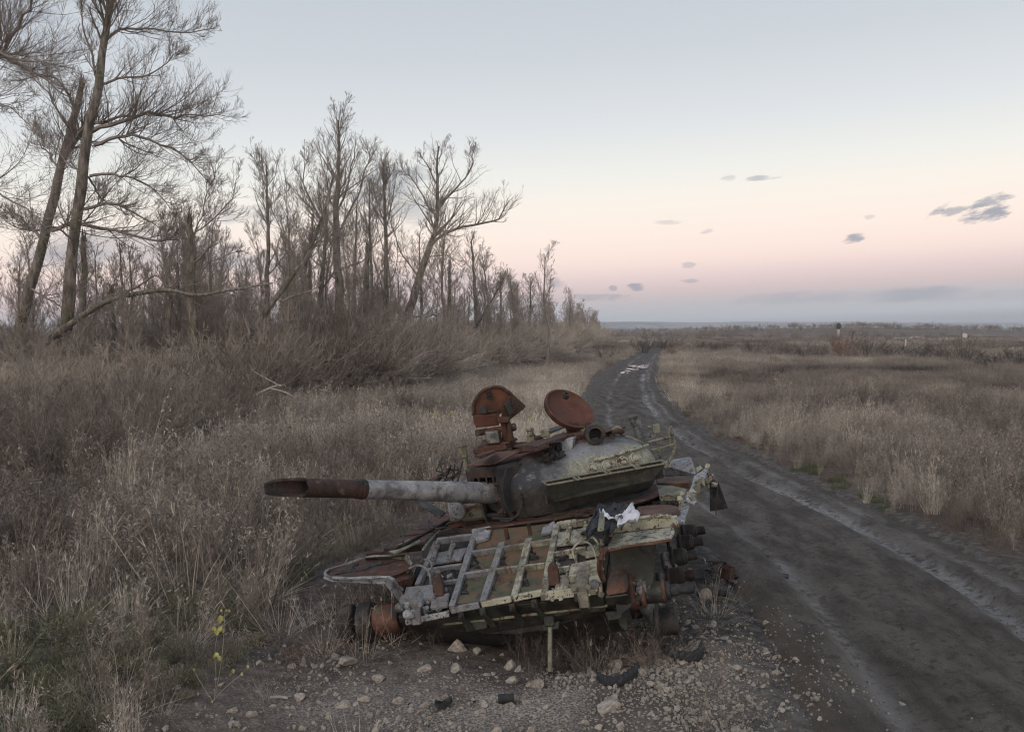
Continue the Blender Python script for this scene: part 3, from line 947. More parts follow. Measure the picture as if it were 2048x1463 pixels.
for (x, y) in [(806, 1218), (1192, 1172)]:
    mb = MB(); mb.lathe(G(x, y, .03), (0, -.9, .4), [(0, .04), (.05, .055), (.12, .05), (.14, .02)], 10)
    mb.build('lamp_socket', M['steel'], tank, smooth=True)
# splash rail on posts across the top of the glacis
mb = MB()
P_ = [Zp(973, 1058, .66), Zp(1030, 1050, .66), Zp(1101, 1040, .66)]
for a, b in zip(P_[:-1], P_[1:]):
    mb.bar(a, b, .07, .02, UZ)
for x, y in [(1010, 1056), (1057, 1047)]:
    a = Zp(x, y, .65); mb.bar(a - UZ * .13, a, .04, .04, UY)
mb.build('splash_rail', M['rust'], tank, bevel=.004, rough=.004)
for pts in [[(946, 1064), (985, 1059), (978, 1082), (948, 1090)], [(1088, 1062), (1112, 1048), (1106, 1069), (1084, 1073)]]:
    mb = MB(); mb.slab([G(*p, .02) for p in pts], GN * .06)
    mb.build('ash_plate', M['grey_paint'], tank, bevel=.012, rough=.004)
# rusty deck lip behind the glacis, burnt debris lying on it
rr = np.random.default_rng(5)
mb = MB()
for i in range(26):
    x = 870 + 330 * rr.random(); y = 1062 - (x - 870) * .095 - 20 * rr.random()
    c = Zp(x, y, .585); a = rr.random() * 3.14 if i % 3 else .2
    L = .05 + .2 * rr.random()
    mb.bar(c - L * np.array([math.cos(a), math.sin(a) * .4, .02]), c + L * np.array([math.cos(a), math.sin(a) * .4, .02]), .03 + .05 * rr.random(), .012 + .03 * rr.random(), UZ)
o = mb.build('deck_debris', M['rust'], tank, rough=.008)
o['kind'] = 'stuff'
for y0, y1, h in [(1.42, 1.5, .05), (1.62, 1.7, .045)]:
    mb = MB()
    for i in range(9):
        x = -1.05 + i * .225
        mb.bar((x, (y0 + y1) / 2, .545), (x + .225, (y0 + y1) / 2, .545), y1 - y0, h, UZ)
    mb.build('deck_strip', M['barrel_rust'], tank, bevel=.006, rough=.006)
# black burnt matting on the right of the glacis top
mb = MB()
nx_, ny_ = 12, 8
c0, c1, c2, c3 = Zp(1168, 1087, .56), Zp(1228, 1084, .5), Zp(1262, 1020, .6), Zp(1196, 1022, .6)
V_ = []
for j in range(ny_):
    for i in range(nx_):
        u, v = i / (nx_ - 1), j / (ny_ - 1)
        p = (c0 * (1 - u) + c1 * u) * (1 - v) + (c3 * (1 - u) + c2 * u) * v
        V_.append(p + UZ * (.05 + .05 * rr.random()) + .02 * rr.normal(size=3))
mb.add(V_, [(j * nx_ + i, j * nx_ + i + 1, (j + 1) * nx_ + i + 1, (j + 1) * nx_ + i) for j in range(ny_ - 1) for i in range(nx_ - 1)])
mb.build('burnt_matting', M['rubber'], tank, solid=.02)
mb = MB(); mb.bar(Zp(1202, 1062, .66), Zp(1206, 1027, .66), .06, .03, UZ); mb.build('strap', M['khaki'], tank, bevel=.005)
mb = MB(); c = G(1201, 1070, .16)
mb.lathe(c - GN * .12, GN, [(0, .02), (.1, .02), (.11, .04), (.14, .05), (.18, .04), (.2, .015)], 10); mb.build('grab_knob', M['cream'], tank, smooth=True)

# left fender: a shallow rusty tray with a rolled rim, its front edge bent down
LF = .42
rim = [(812, 1190), (803, 1180), (790, 1163), (774, 1155), (720, 1156), (668, 1155), (650, 1148), (660, 1137), (690, 1127), (728, 1115), (770, 1112), (812, 1109), (822, 1126)]
zz_ = [.14, .2, .34, .40, .40, .41, .42, .43, .44, .46, .46, .46, .46]
_rg = np.random.default_rng(3)
RP = [p for p in polyline([Zp(x, y, z) for (x, y), z in zip(rim, zz_)], 34) + _rg.normal(0, .004, (34, 3))]
mb = MB(); mb.tube(RP, [.016, .017, .015, .012, .012, .016], 6); fend = mb.build('left_fender', M['grey_paint'], tank, smooth=True, rough=.004)
fend.name = 'fender'
mb = MB()
flo = [Zp(652, 1148, .40), Zp(668, 1155, .39), Zp(720, 1156, .38), Zp(774, 1155, .38), Zp(822, 1136, .38), Zp(814, 1112, .43), Zp(728, 1116, .43), Zp(690, 1127, .42), Zp(660, 1138, .41)]
mb.slab(flo, (0, 0, -.012)); mb.build('fender_floor', M['rust'], fend, bevel=.004)
mb = MB()
fe_ = [(650, 1147, .42), (668, 1152, .41), (720, 1153, .40), (774, 1152, .40), (788, 1160, .34), (803, 1180, .2), (811, 1192, .14)]
fp_ = [Zp(x, y, z) for x, y, z in fe_]
for i_ in range(len(fp_) - 1):
    w0_, w1_ = (.045, .05, .055, .075, .1, .1, .08)[i_:i_ + 2]
    mb.slab([fp_[i_] + (0, -.012, 0), fp_[i_ + 1] + (0, -.012, 0), fp_[i_ + 1] + (-.4 * w1_, -.012, -w1_), fp_[i_] + (-.4 * w0_, -.012, -w0_)], (0, -.012, 0))
mb.build('front_band', M['grey_paint'], fend, rough=.002)
mb = MB()
sk = [Zp(774, 1153, .38), Zp(790, 1163, .33), Zp(803, 1180, .2), Zp(812, 1190, .14), Zp(834, 1168, .16), Zp(830, 1150, .3), Zp(820, 1134, .37)]
mb.slab(sk, (0, .012, -.012)); mb.build('mudguard', M['rust'], fend, bevel=.004)
mb = MB(); mb.slab([Zp(730, 1115, .46), Zp(812, 1109, .47), Zp(820, 1127, .45), Zp(816, 1131, .36), Zp(808, 1119, .38), Zp(732, 1121, .38)], (0, .012, 0))
mb.build('back_wall', M['khaki'], fend)
mb = MB()
for x, y, L, a in [(735, 1134, .14, .3), (752, 1129, .1, -.5), (715, 1140, .12, .1), (700, 1136, .09, 1.0), (780, 1126, .1, .4), (690, 1144, .12, .2)]:
    c = Zp(x, y, .40); d = np.array([math.cos(a), math.sin(a), .1]) * L
    mb.bar(c - d, c + d, .06, .012, UZ)
o = mb.build('scrap', M['dark'], fend, rough=.012); o['kind'] = 'stuff'
# fender run alongside the left of the hull, torn; thin strips sticking out of it
mb = MB()
for i in range(10):
    y = 1.3 + i * .42
    mb.slab([(-1.12, y, .46), (-1.85 + .1 * rr.random(), y, .46), (-1.85 + .1 * rr.random(), y + .42, .45), (-1.12, y + .42, .45)], (0, 0, -.012))
mb.build('fender_plate', M['rust'], tank, rough=.012)
mb = MB(); mb.slab([Zp(776, 1101, .52), Zp(790, 1108, .52), Zp(841, 1084, .54), Zp(836, 1073, .54)], (0, 0, .02)); mb.build('cream_strip', M['cream'], tank, bevel=.003, rough=.003)
for pts, r, mt in [([(770, 1098), (800, 1092), (850, 1066), (893, 1042)], .022, 'dark'), ([(806, 1085), (806, 1068), (802, 1060)], .016, 'dark'), ([(857, 1060), (858, 1040), (868, 1052)], .016, 'dark'),
                   ([(868, 1066), (880, 1057), (900, 1036), (914, 1030)], .016, 'rust'), ([(905, 1040), (880, 1060), (862, 1078), (846, 1098)], .014, 'khaki'), ([(846, 1100), (842, 1112), (846, 1120)], .012, 'rust')]:
    mb = MB(); mb.tube([Zp(x, y, .55 + .02 * i) for i, (x, y) in enumerate(pts)], r, 6, 12)
    mb.build('bent_rod', M[mt], tank, smooth=True)

# right fender: cream tray with an upright flange, open underneath
fr = empty('fender', parent=tank)
mb = MB(); mb.slab([Zp(1228, 1067, .49), Zp(1346, 1053, .49), Zp(1337, 1078, .45), Zp(1213, 1095, .45)], (0, 0, -.015)); mb.build('fender_floor', M['cream'], fr, bevel=.004, rough=.003)
a, b, c = Zp(1226, 1066, .49), Zp(1310, 1056, .49), Zp(1350, 1052, .49)
mb = MB()
for p, q_ in ((a, b), (b, c)):
    mb.slab([p, q_, q_ + UZ * .105, p + UZ * .105], (0, .02, 0))
mb.tube([a + (-.02, -.05, -.02), a + UZ * .06, a + (.03, 0, .11), b + UZ * .12, c + (-.02, 0, .105)], .02, 7, 24)
mb.build('flange', M['cream'], fr, bevel=.004, rough=.002)
mb = MB(); mb.tube([Zp(1346, 1052, .52), Zp(1345, 1066, .47), Zp(1338, 1078, .45)], .022, 6); mb.box(Zp(1350, 1043, .56), (.06, .06, .12)); mb.build('corner_bracket', M['cream'], fr, bevel=.006)
mb = MB()
e0, e1 = Zp(1211, 1097, .45), Zp(1343, 1077, .45)
for i in range(4):
    mb.bar(e0 + (e1 - e0) * i / 4 - UZ * .025, e0 + (e1 - e0) * (i + 1) / 4 - UZ * .025, .03, .03, UZ)
mb.build('front_edge', M['rust_orange'], fr, bevel=.005, rough=.006)
mb = MB(); mb.tube([e0, Yp(1203, 1112, -.5), Yp(1199, 1130, -.42), Yp(1202, 1148, -.3), Yp(1207, 1160, -.2)], .028, 6, 14); mb.build('mudguard_edge', M['rust_orange'], fr, smooth=True)
mb = MB(); mb.slab([(1.13, -.1, -.25), (1.13, .2, .42), (1.62, .35, .42), (1.5, .1, -.05)], (0, .03, 0)); mb.build('inner_panel', M['dark_green'], fr)
mb = MB()
for i in range(12):
    y = .4 + i * .42
    mb.slab([(1.12, y, .44), (1.8, y, .44), (1.8, y + .42, .44), (1.12, y + .42, .44)], (0, 0, -.012))
mb.build('fender_plate', M['rust'], tank, rough=.008)
# deck fittings on the right: rounded rusty ledge, bed of burnt soil, strips
led = [Zp(1272, 1012, .6), Zp(1300, 1009, .6), Zp(1335, 1007, .6), Zp(1356, 1010, .6), Zp(1359, 1017, .6), Zp(1340, 1026, .6), Zp(1300, 1029, .6), Zp(1276, 1026, .6)]
mb = MB(); mb.slab(led, (0, 0, -.13)); mb.build('fuel_cell', M['rust_orange'], tank, bevel=.03, seg=3)
for q_, z, h, mt in [([(1312, 955), (1379, 957), (1378, 966), (1314, 966)], .62, .07, 'rust_orange'), ([(1312, 968), (1330, 966), (1373, 977), (1372, 987), (1318, 990)], .6, .08, 'khaki')]:
    mb = MB(); mb.slab([Zp(x, y, z) for x, y in q_], (0, 0, -h)); mb.build('stowage_strip', M[mt], tank, bevel=.008, rough=.004)
mb = MB()
for i in range(120):
    x = 1300 + 66 * rr.random(); y = 980 + 28 * rr.random(); c = Zp(x, y, .5); s = .02 + .03 * rr.random()
    mb.lathe(c, (rr.normal(), rr.normal(), 2), [(-s, s * .3), (-s * .3, s), (s * .5, s * .8), (s, s * .2)], 6)
o = mb.build('burnt_soil', M['dark'], tank, rough=.006); o['kind'] = 'stuff'
b0, b1, b2, b3 = Zp(1328, 954, .6), Zp(1393, 950, .6), Zp(1384, 922, .78), Zp(1330, 930, .78)
mb = MB(); mb.slab([b0, b1, b2, b3], (0, .25, .05)); mb.build('stowage_bin', M['grey_paint'], tank, bevel=.02)
for (x, y) in [(1361, 1006), (1365, 996)]:
    mb = MB(); c = Zp(x, y, .6); mb.lathe(c - UZ * .1, UZ, [(0, .02), (.12, .02), (.14, .035), (.18, .02)], 8); mb.build('fitting', M['cream'], tank, smooth=True)
# torn side skirt standing up at the edge, rubber flap hanging behind it
SKP = [(1357, 1044, .45), (1366, 1018, 1.0), (1378, 994, 1.6), (1391, 972, 2.2), (1400, 955, 2.7), (1409, 940, 3.2)]
mb = MB(); V_ = []
for i, (x, y, z) in enumerate(SKP):
    p = Yp(x, y, z); w = .055 + .02 * math.sin(i * 2.1)
    V_ += [p + (-w, -.02, .02 * (-1) ** i), p + (w, .03, -.02 * (-1) ** i)]
mb.add(V_, [(2 * i, 2 * i + 1, 2 * i + 3, 2 * i + 2) for i in range(len(SKP) - 1)])
sk_ = mb.build('torn_skirt', M['grey_paint'], tank, solid=.025)
mb = MB(); top = Yp(1410, 940, 3.2)
for k_ in range(9):
    mb.box(top + rr.normal(size=3) * .05 + (0, 0, -.05 * k_ / 2), (.07, .035, .055), rotm(*(rr.normal(size=3) * .8)))
mb.build('crumpled_end', M['cream'], sk_, bevel=.012, rough=.01)
for k_ in range(7):
    p = Yp(1400 - 3 * k_, 958 + 7 * k_, 2.6 - .25 * k_)
    mb = MB(); mb.box(p + rr.normal(size=3) * .02, (.09, .02, .1), rotm(*(rr.normal(size=3) * .7)))
    mb.build('torn_sheet', M[['grey_paint', 'khaki'][k_ % 2]], sk_, rough=.015)
f0, f1, f2, f3 = Yp(1420, 958, 3.4), Yp(1437, 963, 3.35), Yp(1456, 1016, 3.3), Yp(1422, 1022, 3.35)
mb = MB(); mb.slab([f0, f1, f2, f3], (-.01, .03, 0)); mb.build('rubber_flap', M['rubber'], tank)
mb = MB(); mb.tube([Yp(1416, 950, 3.3), Yp(1434, 966, 3.25), Yp(1433, 1000, 3.25), Yp(1432, 1030, 3.25)], .008, 5, 12); mb.build('cable', M['rust_orange'], tank)

# running gear without wheels: final drive, idler crank and axle stubs on the right
mb = MB()
q_ = [Yp(1216, 1158, -.08), Yp(1250, 1150, -.08), Yp(1256, 1186, -.16), Yp(1212, 1192, -.16)]
mb.slab(q_, (0.02, .3, .05)); mb.build('drive_housing', M['rust_orange'], tank, bevel=.03, seg=3, rough=.003)
q2 = [Yp(1208, 1193, -.15), Yp(1257, 1187, -.15), Yp(1259, 1211, -.02), Yp(1214, 1212, -.02)]
mb = MB(); mb.slab(q2, (0, .3, 0)); mb.build('drive_housing', M['dark_green'], tank, bevel=.02)


def lat(name, x0, y, z, prof, mat, n=20, parent=None, ax=(1, 0, 0)):
    mb = MB(); mb.lathe((x0, y, z), ax, prof, n)
    return mb.build(name, M[mat], parent or tank, smooth=True, bevel=.004)


cR = Yp(1268, 1180, .15); cy_, cz_ = cR[1], cR[2]
fl = lat('flange_ring', 1.24, cy_, cz_, [(0, .17), (.03, .19), (.07, .19), (.09, .15)], 'rust')
for i in range(10):
    mb = MB(); t = i * .628; mb.lathe((1.32, cy_ + .16 * math.cos(t), cz_ + .16 * math.sin(t)), (1, 0, 0), [(0, .02), (.03, .02), (.034, .01)], 6)
    mb.build('bolt', M['rust'], fl)
idl = lat('idler_axle', 1.34, cy_, cz_, [(0, .13), (.06, .13), (.07, .1), (.1, .1)], 'steel')
cI = Yp(1305, 1184, .15)
lat('ring', 1.38, cI[1], cI[2], [(0, .13), (.025, .14), (.04, .12)], 'rust_orange', parent=idl)
lat('drum', 1.42, cI[1], cI[2], [(0, .105), (.17, .105)], 'dark_green', parent=idl)
lat('ring', 1.585, cI[1], cI[2], [(0, .115), (.035, .115)], 'rust_orange', parent=idl)
lat('shaft', 1.62, cI[1], cI[2], [(0, .1), (.04, .09), (.05, .06), (.12, .06), (.125, .05), (.18, .05), (.185, .055), (.28, .055)], 'rubber', parent=idl)


def arm(pa, pb, w, h, mat='steel'):
    mb = MB(); mb.bar(pa, pb, w, h, UZ); return mb.build('suspension_arm', M[mat], tank, bevel=.03, seg=2)


a0 = Yp(1274, 1203, .2); a1 = Yp(1312, 1262, .45)
arm(a0, a1, .1, .16)
cW = Yp(1330, 1242, .5)
hb = lat('wheel_hub', 1.44, cW[1], cW[2], [(0, .2), (.02, .22), (.05, .2), (.06, .14), (.22, .14), (.24, .1)], 'dark')
HUBS = [(1330, 1160, 1360, 1152, .9), (1338, 1120, 1366, 1112, 1.7), (1348, 1090, 1380, 1084, 2.5), (1354, 1068, 1386, 1062, 3.3)]
for i, (x0, y0, x1, y1, X) in enumerate(HUBS):
    c = Yp(x1, y1, X)
    lat('axle_hub', c[0] - .14, c[1], c[2], [(0, .13), (.03, .13), (.035, .1), (.15, .1), (.16, .09), (.18, .09), (.19, .06), (.3, .055)], ['barrel_rust', 'dark_green', 'dark', 'dark'][i])
    b_ = Yp(x0, y0, X)
    mb = MB(); mb.box(b_, (.16, .16, .2), rotm(.2, .3, 0)); mb.build('suspension_arm', M[['steel', 'grey_paint', 'steel', 'steel'][i]], tank, bevel=.02)
    d_ = (b_[1] - .1, b_[2] - .12)
    lat('bearing_disc', 1.2, d_[0], d_[1], [(0, .22), (.1, .22), (.12, .19), (.13, .21), (.17, .2)], 'dark')
    arm((1.42, b_[1] - .02, b_[2] + .02), (1.3, b_[1] - .4, b_[2] - .2), .1, .12, 'dark_green')
# drive housing, double drum and hub dug into the soil on the left
cL = Yp(776, 1237, .25); ax = (-1, 0, 0)
dl = lat('drive_housing', cL[0] + .14, cL[1], cL[2], [(0, .12), (.04, .155), (.26, .165), (.28, .13)], 'rust_orange', ax=ax)
w0 = Yp(735, 1244, .27); w1 = Yp(699, 1246, .27)
id2 = lat('idler_wheel', w0[0] + .1, w0[1], w0[2], [(0, .16), (.02, .21), (.16, .215), (.18, .17), (.19, .1)], 'dark', 28, ax=ax)
lat('outer_drum', w1[0] + .08, w1[1], w1[2], [(0, .1), (.01, .18), (.03, .2), (.13, .2), (.16, .17)], 'dark', 28, parent=id2, ax=ax)
for z in (.3,):
    for i in range(5):
        lat('bearing_disc', -1.1, .95 + i * .85, -.3, [(0, .2), (.15, .2), (.2, .12)], 'dark', ax=ax)
# steel rod hanging from its clamp down to the ground
tp = Yp(1100, 1248, .06); bt = Yp(1100, 1342, -.06)
mb = MB(); mb.tube([tp, bt], .024, 10); rod = mb.build('prop_rod', M['khaki'], tank, smooth=True)
mb = MB(); mb.box(tp + (0, -.01, .04), (.1, .07, .1)); mb.slab([tp + (-.09, -.02, .0), tp + (.1, -.02, .02), tp + (.08, -.02, -.05), tp + (-.09, -.02, -.06)], (0, .06, 0)); mb.build('rod_clamp', M['dark_green'], rod, bevel=.01)
mb = MB(); c = Yp(1240, 1222, .2)
mb.slab([c + (-.09, 0, .08), c + (.09, 0, .09), c + (.06, 0, -.02), c + (.05, 0, -.18), c + (.02, 0, -.2), c + (-.03, 0, -.14), c + (-.04, 0, 0)], (0, .03, 0)); mb.build('hook_plate', M['dark_green'], tank, bevel=.008)

# ---- turret
TC = np.array([.35, 2.75, 0.0]); PHI = math.radians(42)
FX = np.array([-math.sin(PHI), -math.cos(PHI), 0]); LX = np.array([-FX[1], FX[0], 0])
GEL = math.radians(12)
G0 = Yp(985, 985, 1.75)
GD = FX * math.cos(GEL) + UZ * math.sin(GEL)


def trad(a):
    """plan radius round the ring centre, a from the gun towards the turret's own left"""
    a = np.asarray(a)
    r = 1.33 + 0.06 * np.exp(-((np.abs(a) - .62) / .3) ** 2) - .22 * np.exp(-((a - 1.3) / .6) ** 2) - .15 * np.exp(-(a / .3) ** 2) - .1 * sstep(np.abs(a), 2.1, 3.1)
    return r


na = 96
ang = np.linspace(-np.pi, np.pi, na, endpoint=False)
levels = [(.60, .80), (.66, .93), (.80, 1.0), (.98, 1.0), (1.08, .965), (1.18, .90), (1.27, .80), (1.34, .68), (1.385, .56), (1.40, .40), (1.405, 0.02)]
V_ = []
for z, k_ in levels:
    for a_ in ang:
        r = float(trad(a_)) * k_ - .30 * math.exp(-(a_ / .27) ** 2) * (z < 1.2)
        sl = -.10 * max(0, math.cos(a_)) * (k_ < .95) * (1 - .5 * k_)          # the roof slopes towards the front
        nz = .02 * float(fbm(np.array(a_ * 3), np.array(z * 4), 4, 3))
        r += nz
        V_.append(TC + r * (math.cos(a_) * FX + math.sin(a_) * LX) + UZ * (z + sl + nz * .5))
mb = MB(); mb.add(V_, [(j * na + i, j * na + (i + 1) % na, (j + 1) * na + (i + 1) % na, (j + 1) * na + i) for j in range(len(levels) - 1) for i in range(na)])
mb.f.append(tuple(range(na - 1, -1, -1)))
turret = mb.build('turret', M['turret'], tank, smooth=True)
mb = MB(); mb.lathe(TC + UZ * .5, UZ, [(0, 1.14), (.06, 1.18), (.12, 1.18), (.15, 1.05)], 64); mb.build('turret_ring', M['dark'], turret, smooth=True)
mb = MB(); mb.lathe(TC + UZ * .535 + (0.0, -.05, 0), UZ, [(0, 1.34), (.04, 1.42), (.055, 1.42), (.06, 1.2)], 72); mb.build('ring_apron', M['rust'], turret, smooth=True)

# gun: mantlet sleeve, white thermal jacket, scorched tube torn open at the end
mb = MB()
mb.lathe(G0 - GD * .42, GD, [(0, .25), (.12, .26), (.2, .235), (.22, .2), (.26, .2), (.28, .225), (.36, .225), (.38, .19)], 28)
mb.build('mantlet', M['dark'], turret, smooth=True)
cb = G0 - FX * .08
fa = np.array([LX, UZ, FX])
mb = MB()
for s_ in (-1, 1):
    mb.box(cb + LX * s_ * .30 + UZ * .03, (.09, .56, .4), fa)
mb.box(cb + UZ * .30, (.60, .06, .34), fa); mb.box(cb - UZ * .27, (.60, .06, .34), fa)
mb.build('gun_port_frame', M['dark'], turret, bevel=.02, rough=.004)
mb = MB()
mb.slab([cb + LX * .26 + UZ * .345 + FX * .17, cb - LX * .32 + UZ * .345 + FX * .17, cb - LX * .34 + UZ * .44 - FX * .3, cb + LX * .24 + UZ * .44 - FX * .3], (0, 0, .02))
mb.build('gun_port_cover', M['rust_orange'], turret, bevel=.006)
mb = MB()
for dx, dz in ((.33, .0), (.37, -.03)):
    mb.tube([cb + LX * dx + UZ * (.30 + dz) + FX * .1, cb + LX * (dx + .02) + UZ * .1 + FX * .2, cb + LX * (dx + .01) - UZ * .12 + FX * .2, cb + LX * dx - UZ * .3 + FX * .1], .018, 7, 16)
mb.build('seal_tube', M['dark'], turret, smooth=True)
for dz in (.12, -.06, -.2):
    mb = MB(); mb.lathe(cb + LX * .30 + UZ * dz + FX * .17, FX + LX * .3, [(0, .03), (.07, .03), (.075, .018), (.11, .016)], 9); mb.build('pin', M['rust'], turret, smooth=True)
mb = MB()
for dx in (-.22, -.1, .06, .2):
    mb.bar(cb + LX * dx + UZ * .10 + FX * .175, cb + LX * dx + UZ * .29 + FX * .175, .03, .012, FX)
mb.slab([cb - LX * .27 + UZ * .30 + FX * .17, cb + LX * .25 + UZ * .30 + FX * .17, cb + LX * .25 + UZ * .20 + FX * .17, cb - LX * .27 + UZ * .20 + FX * .17], FX * .012)
mb.build('port_panel', M['barrel_rust'], turret, bevel=.005)
gun = empty('gun_barrel', parent=tank)
L1, L2 = 1.76, 2.44
mb = MB(); pr = []
for i in range(41):
    t = i / 40; r = .129 - .027 * t
    if abs(t - .36) < .03: r += .006
    if t > .97: r += .006
    pr.append((t * L1, r))
mb.lathe(G0 - GD * .02, GD, pr, 32); mb.build('thermal_sleeve', M['sleeve'], gun, smooth=True)
mb = MB(); mb.lathe(G0 + GD * (L1 - .03), GD, [(0, .108), (.03, .112), (.05, .112), (.055, .104), (.075, .104), (.08, .109), (.1, .109), (.105, .1)], 32); mb.build('sleeve_clamp', M['barrel_rust'], gun, smooth=True)
mb = MB()
n_ = 32; e1 = unit(np.cross(UZ, GD)); e2 = np.cross(GD, e1)
rows = []
Ls = [L1 + .05, L1 + .3, L1 + .55, L2 - .02]
def ringp(a, r):
    return [G0 + GD * a + r * (e1 * math.cos(t) + e2 * math.sin(t)) for t in np.linspace(0, 2 * math.pi, n_, endpoint=False)]
# torn lip: the far side of the tube reaches on, the near side is blown away
ts = np.linspace(0, 2 * math.pi, n_, endpoint=False)
far = np.array([math.cos(t) for t in ts])
side = (e1 @ LX)
lip = .40 * sstep(-far * np.sign(side) - .18 * np.sin(ts), -.45, .95) + .012 * rr.normal(size=n_)
outer = [ringp(a, .101) for a in Ls]
outer.append([p + GD * l for p, l in zip(ringp(L2, .1), lip)])
inner = [[p + GD * (l - .012) for p, l in zip(ringp(L2, .07), lip)], ringp(L2 - .1, .068), ringp(L2 - .5, .066), ringp(L2 - .5, .002)]
allr = outer + inner
V_ = [p for r_ in allr for p in r_]
mb.add(V_, [(j * n_ + i, j * n_ + (i + 1) % n_, (j + 1) * n_ + (i + 1) % n_, (j + 1) * n_ + i) for j in range(len(allr) - 1) for i in range(n_)])
mb.build('torn_muzzle', M['barrel_rust'], gun, smooth=True)

# long tray of empty armour cells along the left cheek
bl0, bl1 = Yp(1093, 971, 1.24), Yp(1333, 927, 1.86)
bb0, bb1 = Yp(1096, 1007, 1.36), Yp(1304, 961, 1.82)
dcell = unit(np.cross(UZ, bl1 - bl0))
if dcell[1] < 0: dcell = -dcell
back0, back1 = bl0 + dcell * .15 + UZ * .03, bl1 + dcell * .14 + UZ * .03
mb = MB(); mb.slab([bl0, bl1, bb1, bb0], dcell * .015); tray = mb.build('armour_tray', M['dark_green'], turret, bevel=.005)
mb = MB(); mb.slab([bb0 + dcell * .02, bb1 + dcell * .02, back1 - UZ * .2, back0 - UZ * .24], UZ * .012)
mb.slab([back0, back1, back1 - UZ * .2, back0 - UZ * .24], dcell * .015); mb.build('tray_back', M['dark'], tray)
mb = MB()
for a_, b_ in ((bl0, bl1), (back0, back1)):
    mb.bar(a_ - UZ * .005, b_ - UZ * .005, .025, .022, UZ)
for t in (0, .245, .275, .5, .53, .75, .78, 1):
    mb.bar(bl0 + (bl1 - bl0) * t, back0 + (back1 - back0) * t, .022, .024, UZ)
mb.build('cell_frame', M['khaki'], tray, bevel=.004, rough=.002)
mb = MB()
for t0, t1 in ((.02, .235), (.285, .49), (.54, .74), (.79, .98)):
    A_ = lambda t, s: (bl0 + (bl1 - bl0) * t) * (1 - s) + (back0 + (back1 - back0) * t) * s
    mb.bar(A_(t0, .5) - UZ * .05, A_(t1, .5) - UZ * .05, .015, .03, UZ)
mb.build('cell_divider', M['dark_green'], tray)


# smoke mortar seats: raised discs on the cheek
def seat_on(px, py, r):
    o_ = HC; d_ = HR.T @ ray(px, py)
    dg_ = bpy.context.evaluated_depsgraph_get()
    loc, nrm, idx, dist = TB.ray_cast(Vector(o_), Vector(d_).normalized())
    return np.array(loc), np.array(nrm)


from mathutils.bvhtree import BVHTree
TB = BVHTree.FromPolygons([tuple(v.co) for v in turret.data.vertices], [tuple(p.vertices) for p in turret.data.polygons])


def ts_(px, py):
    loc, nrm, idx, dist = TB.ray_cast(Vector(HC), Vector(HR.T @ ray(px, py)).normalized())
    if loc is None:
        return Yp(px, py, 2.3), UZ
    n_2 = np.array(nrm)
    if n_2 @ (HC - np.array(loc)) < 0: n_2 = -n_2
    return np.array(loc), n_2


for x, y in [(1185, 938), (1214, 931), (1245, 924), (1268, 917)]:
    p, n2 = ts_(x, y)
    mb = MB(); mb.lathe(p - n2 * .03, n2, [(0, .075), (.05, .075), (.06, .062), (.05, .05), (.07, .045), (.085, .03), (.085, .008)], 20)
    mb.build('mortar_seat', M['cream'], turret, smooth=True)
# cable conduit over the cheek, grab rail at its end
mb = MB(); mb.tube([ts_(x, y)[0] + ts_(x, y)[1] * .035 for x, y in [(1186, 923), (1215, 917), (1243, 908), (1268, 901), (1291, 894)]], .02, 8, 24)
for x, y in [(1190, 922), (1243, 908), (1268, 901)]:
    p, n2 = ts_(x, y); mb.lathe(p + n2 * .035 - UX * .02, (1, .3, .1), [(0, .028), (.04, .028)], 8)
mb.build('conduit', M['cream'], turret, smooth=True)
mb = MB(); mb.tube([ts_(x, y)[0] + ts_(x, y)[1] * .03 for x, y in [(1291, 894), (1275, 886), (1262, 880), (1248, 876), (1238, 871), (1228, 868)]], .016, 6, 16); mb.build('conduit', M['khaki'], turret, smooth=True)
p, n2 = ts_(1222, 876); mb = MB(); mb.tube([p, p + n2 * .1, p + n2 * .14 + (.06, 0, 0), p + n2 * .1 + (.12, 0, -.02)], .025, 7, 10); mb.build('lifting_lug', M['khaki'], turret, smooth=True)
# basket rails at the turret's rear right
YB = 3.5
for pts, r in [([(1341, 852), (1344, 868), (1350, 886), (1349, 898), (1342, 914), (1334, 930), (1328, 936)], .022), ([(1352, 882), (1350, 900), (1343, 920)], .018), ([(1296, 884), (1318, 879), (1345, 873)], .02),
               ([(1303, 900), (1327, 894), (1351, 887)], .018), ([(1312, 880), (1318, 902), (1320, 916)], .018), ([(1341, 853), (1338, 870), (1340, 888)], .018)]:
    mb = MB(); mb.tube([Yp(x, y, YB - .25 * (1350 - x) / 50) for x, y in pts], r, 7, 16); mb.build('basket_rail', M['khaki'], turret, smooth=True)
mb = MB(); mb.slab([Yp(1280, 870, 3.7), Yp(1312, 861, 3.7), Yp(1312, 874, 3.7), Yp(1284, 886, 3.7)], (0, .05, 0)); mb.build('stowage_plate', M['grey_paint'], turret, bevel=.01)
mb = MB(); mb.box(Yp(1313, 857, 3.6), (.1, .1, .13)); mb.box(Yp(1305, 852, 3.6), (.14, .06, .04)); mb.build('bracket', M['khaki'], turret, bevel=.01)
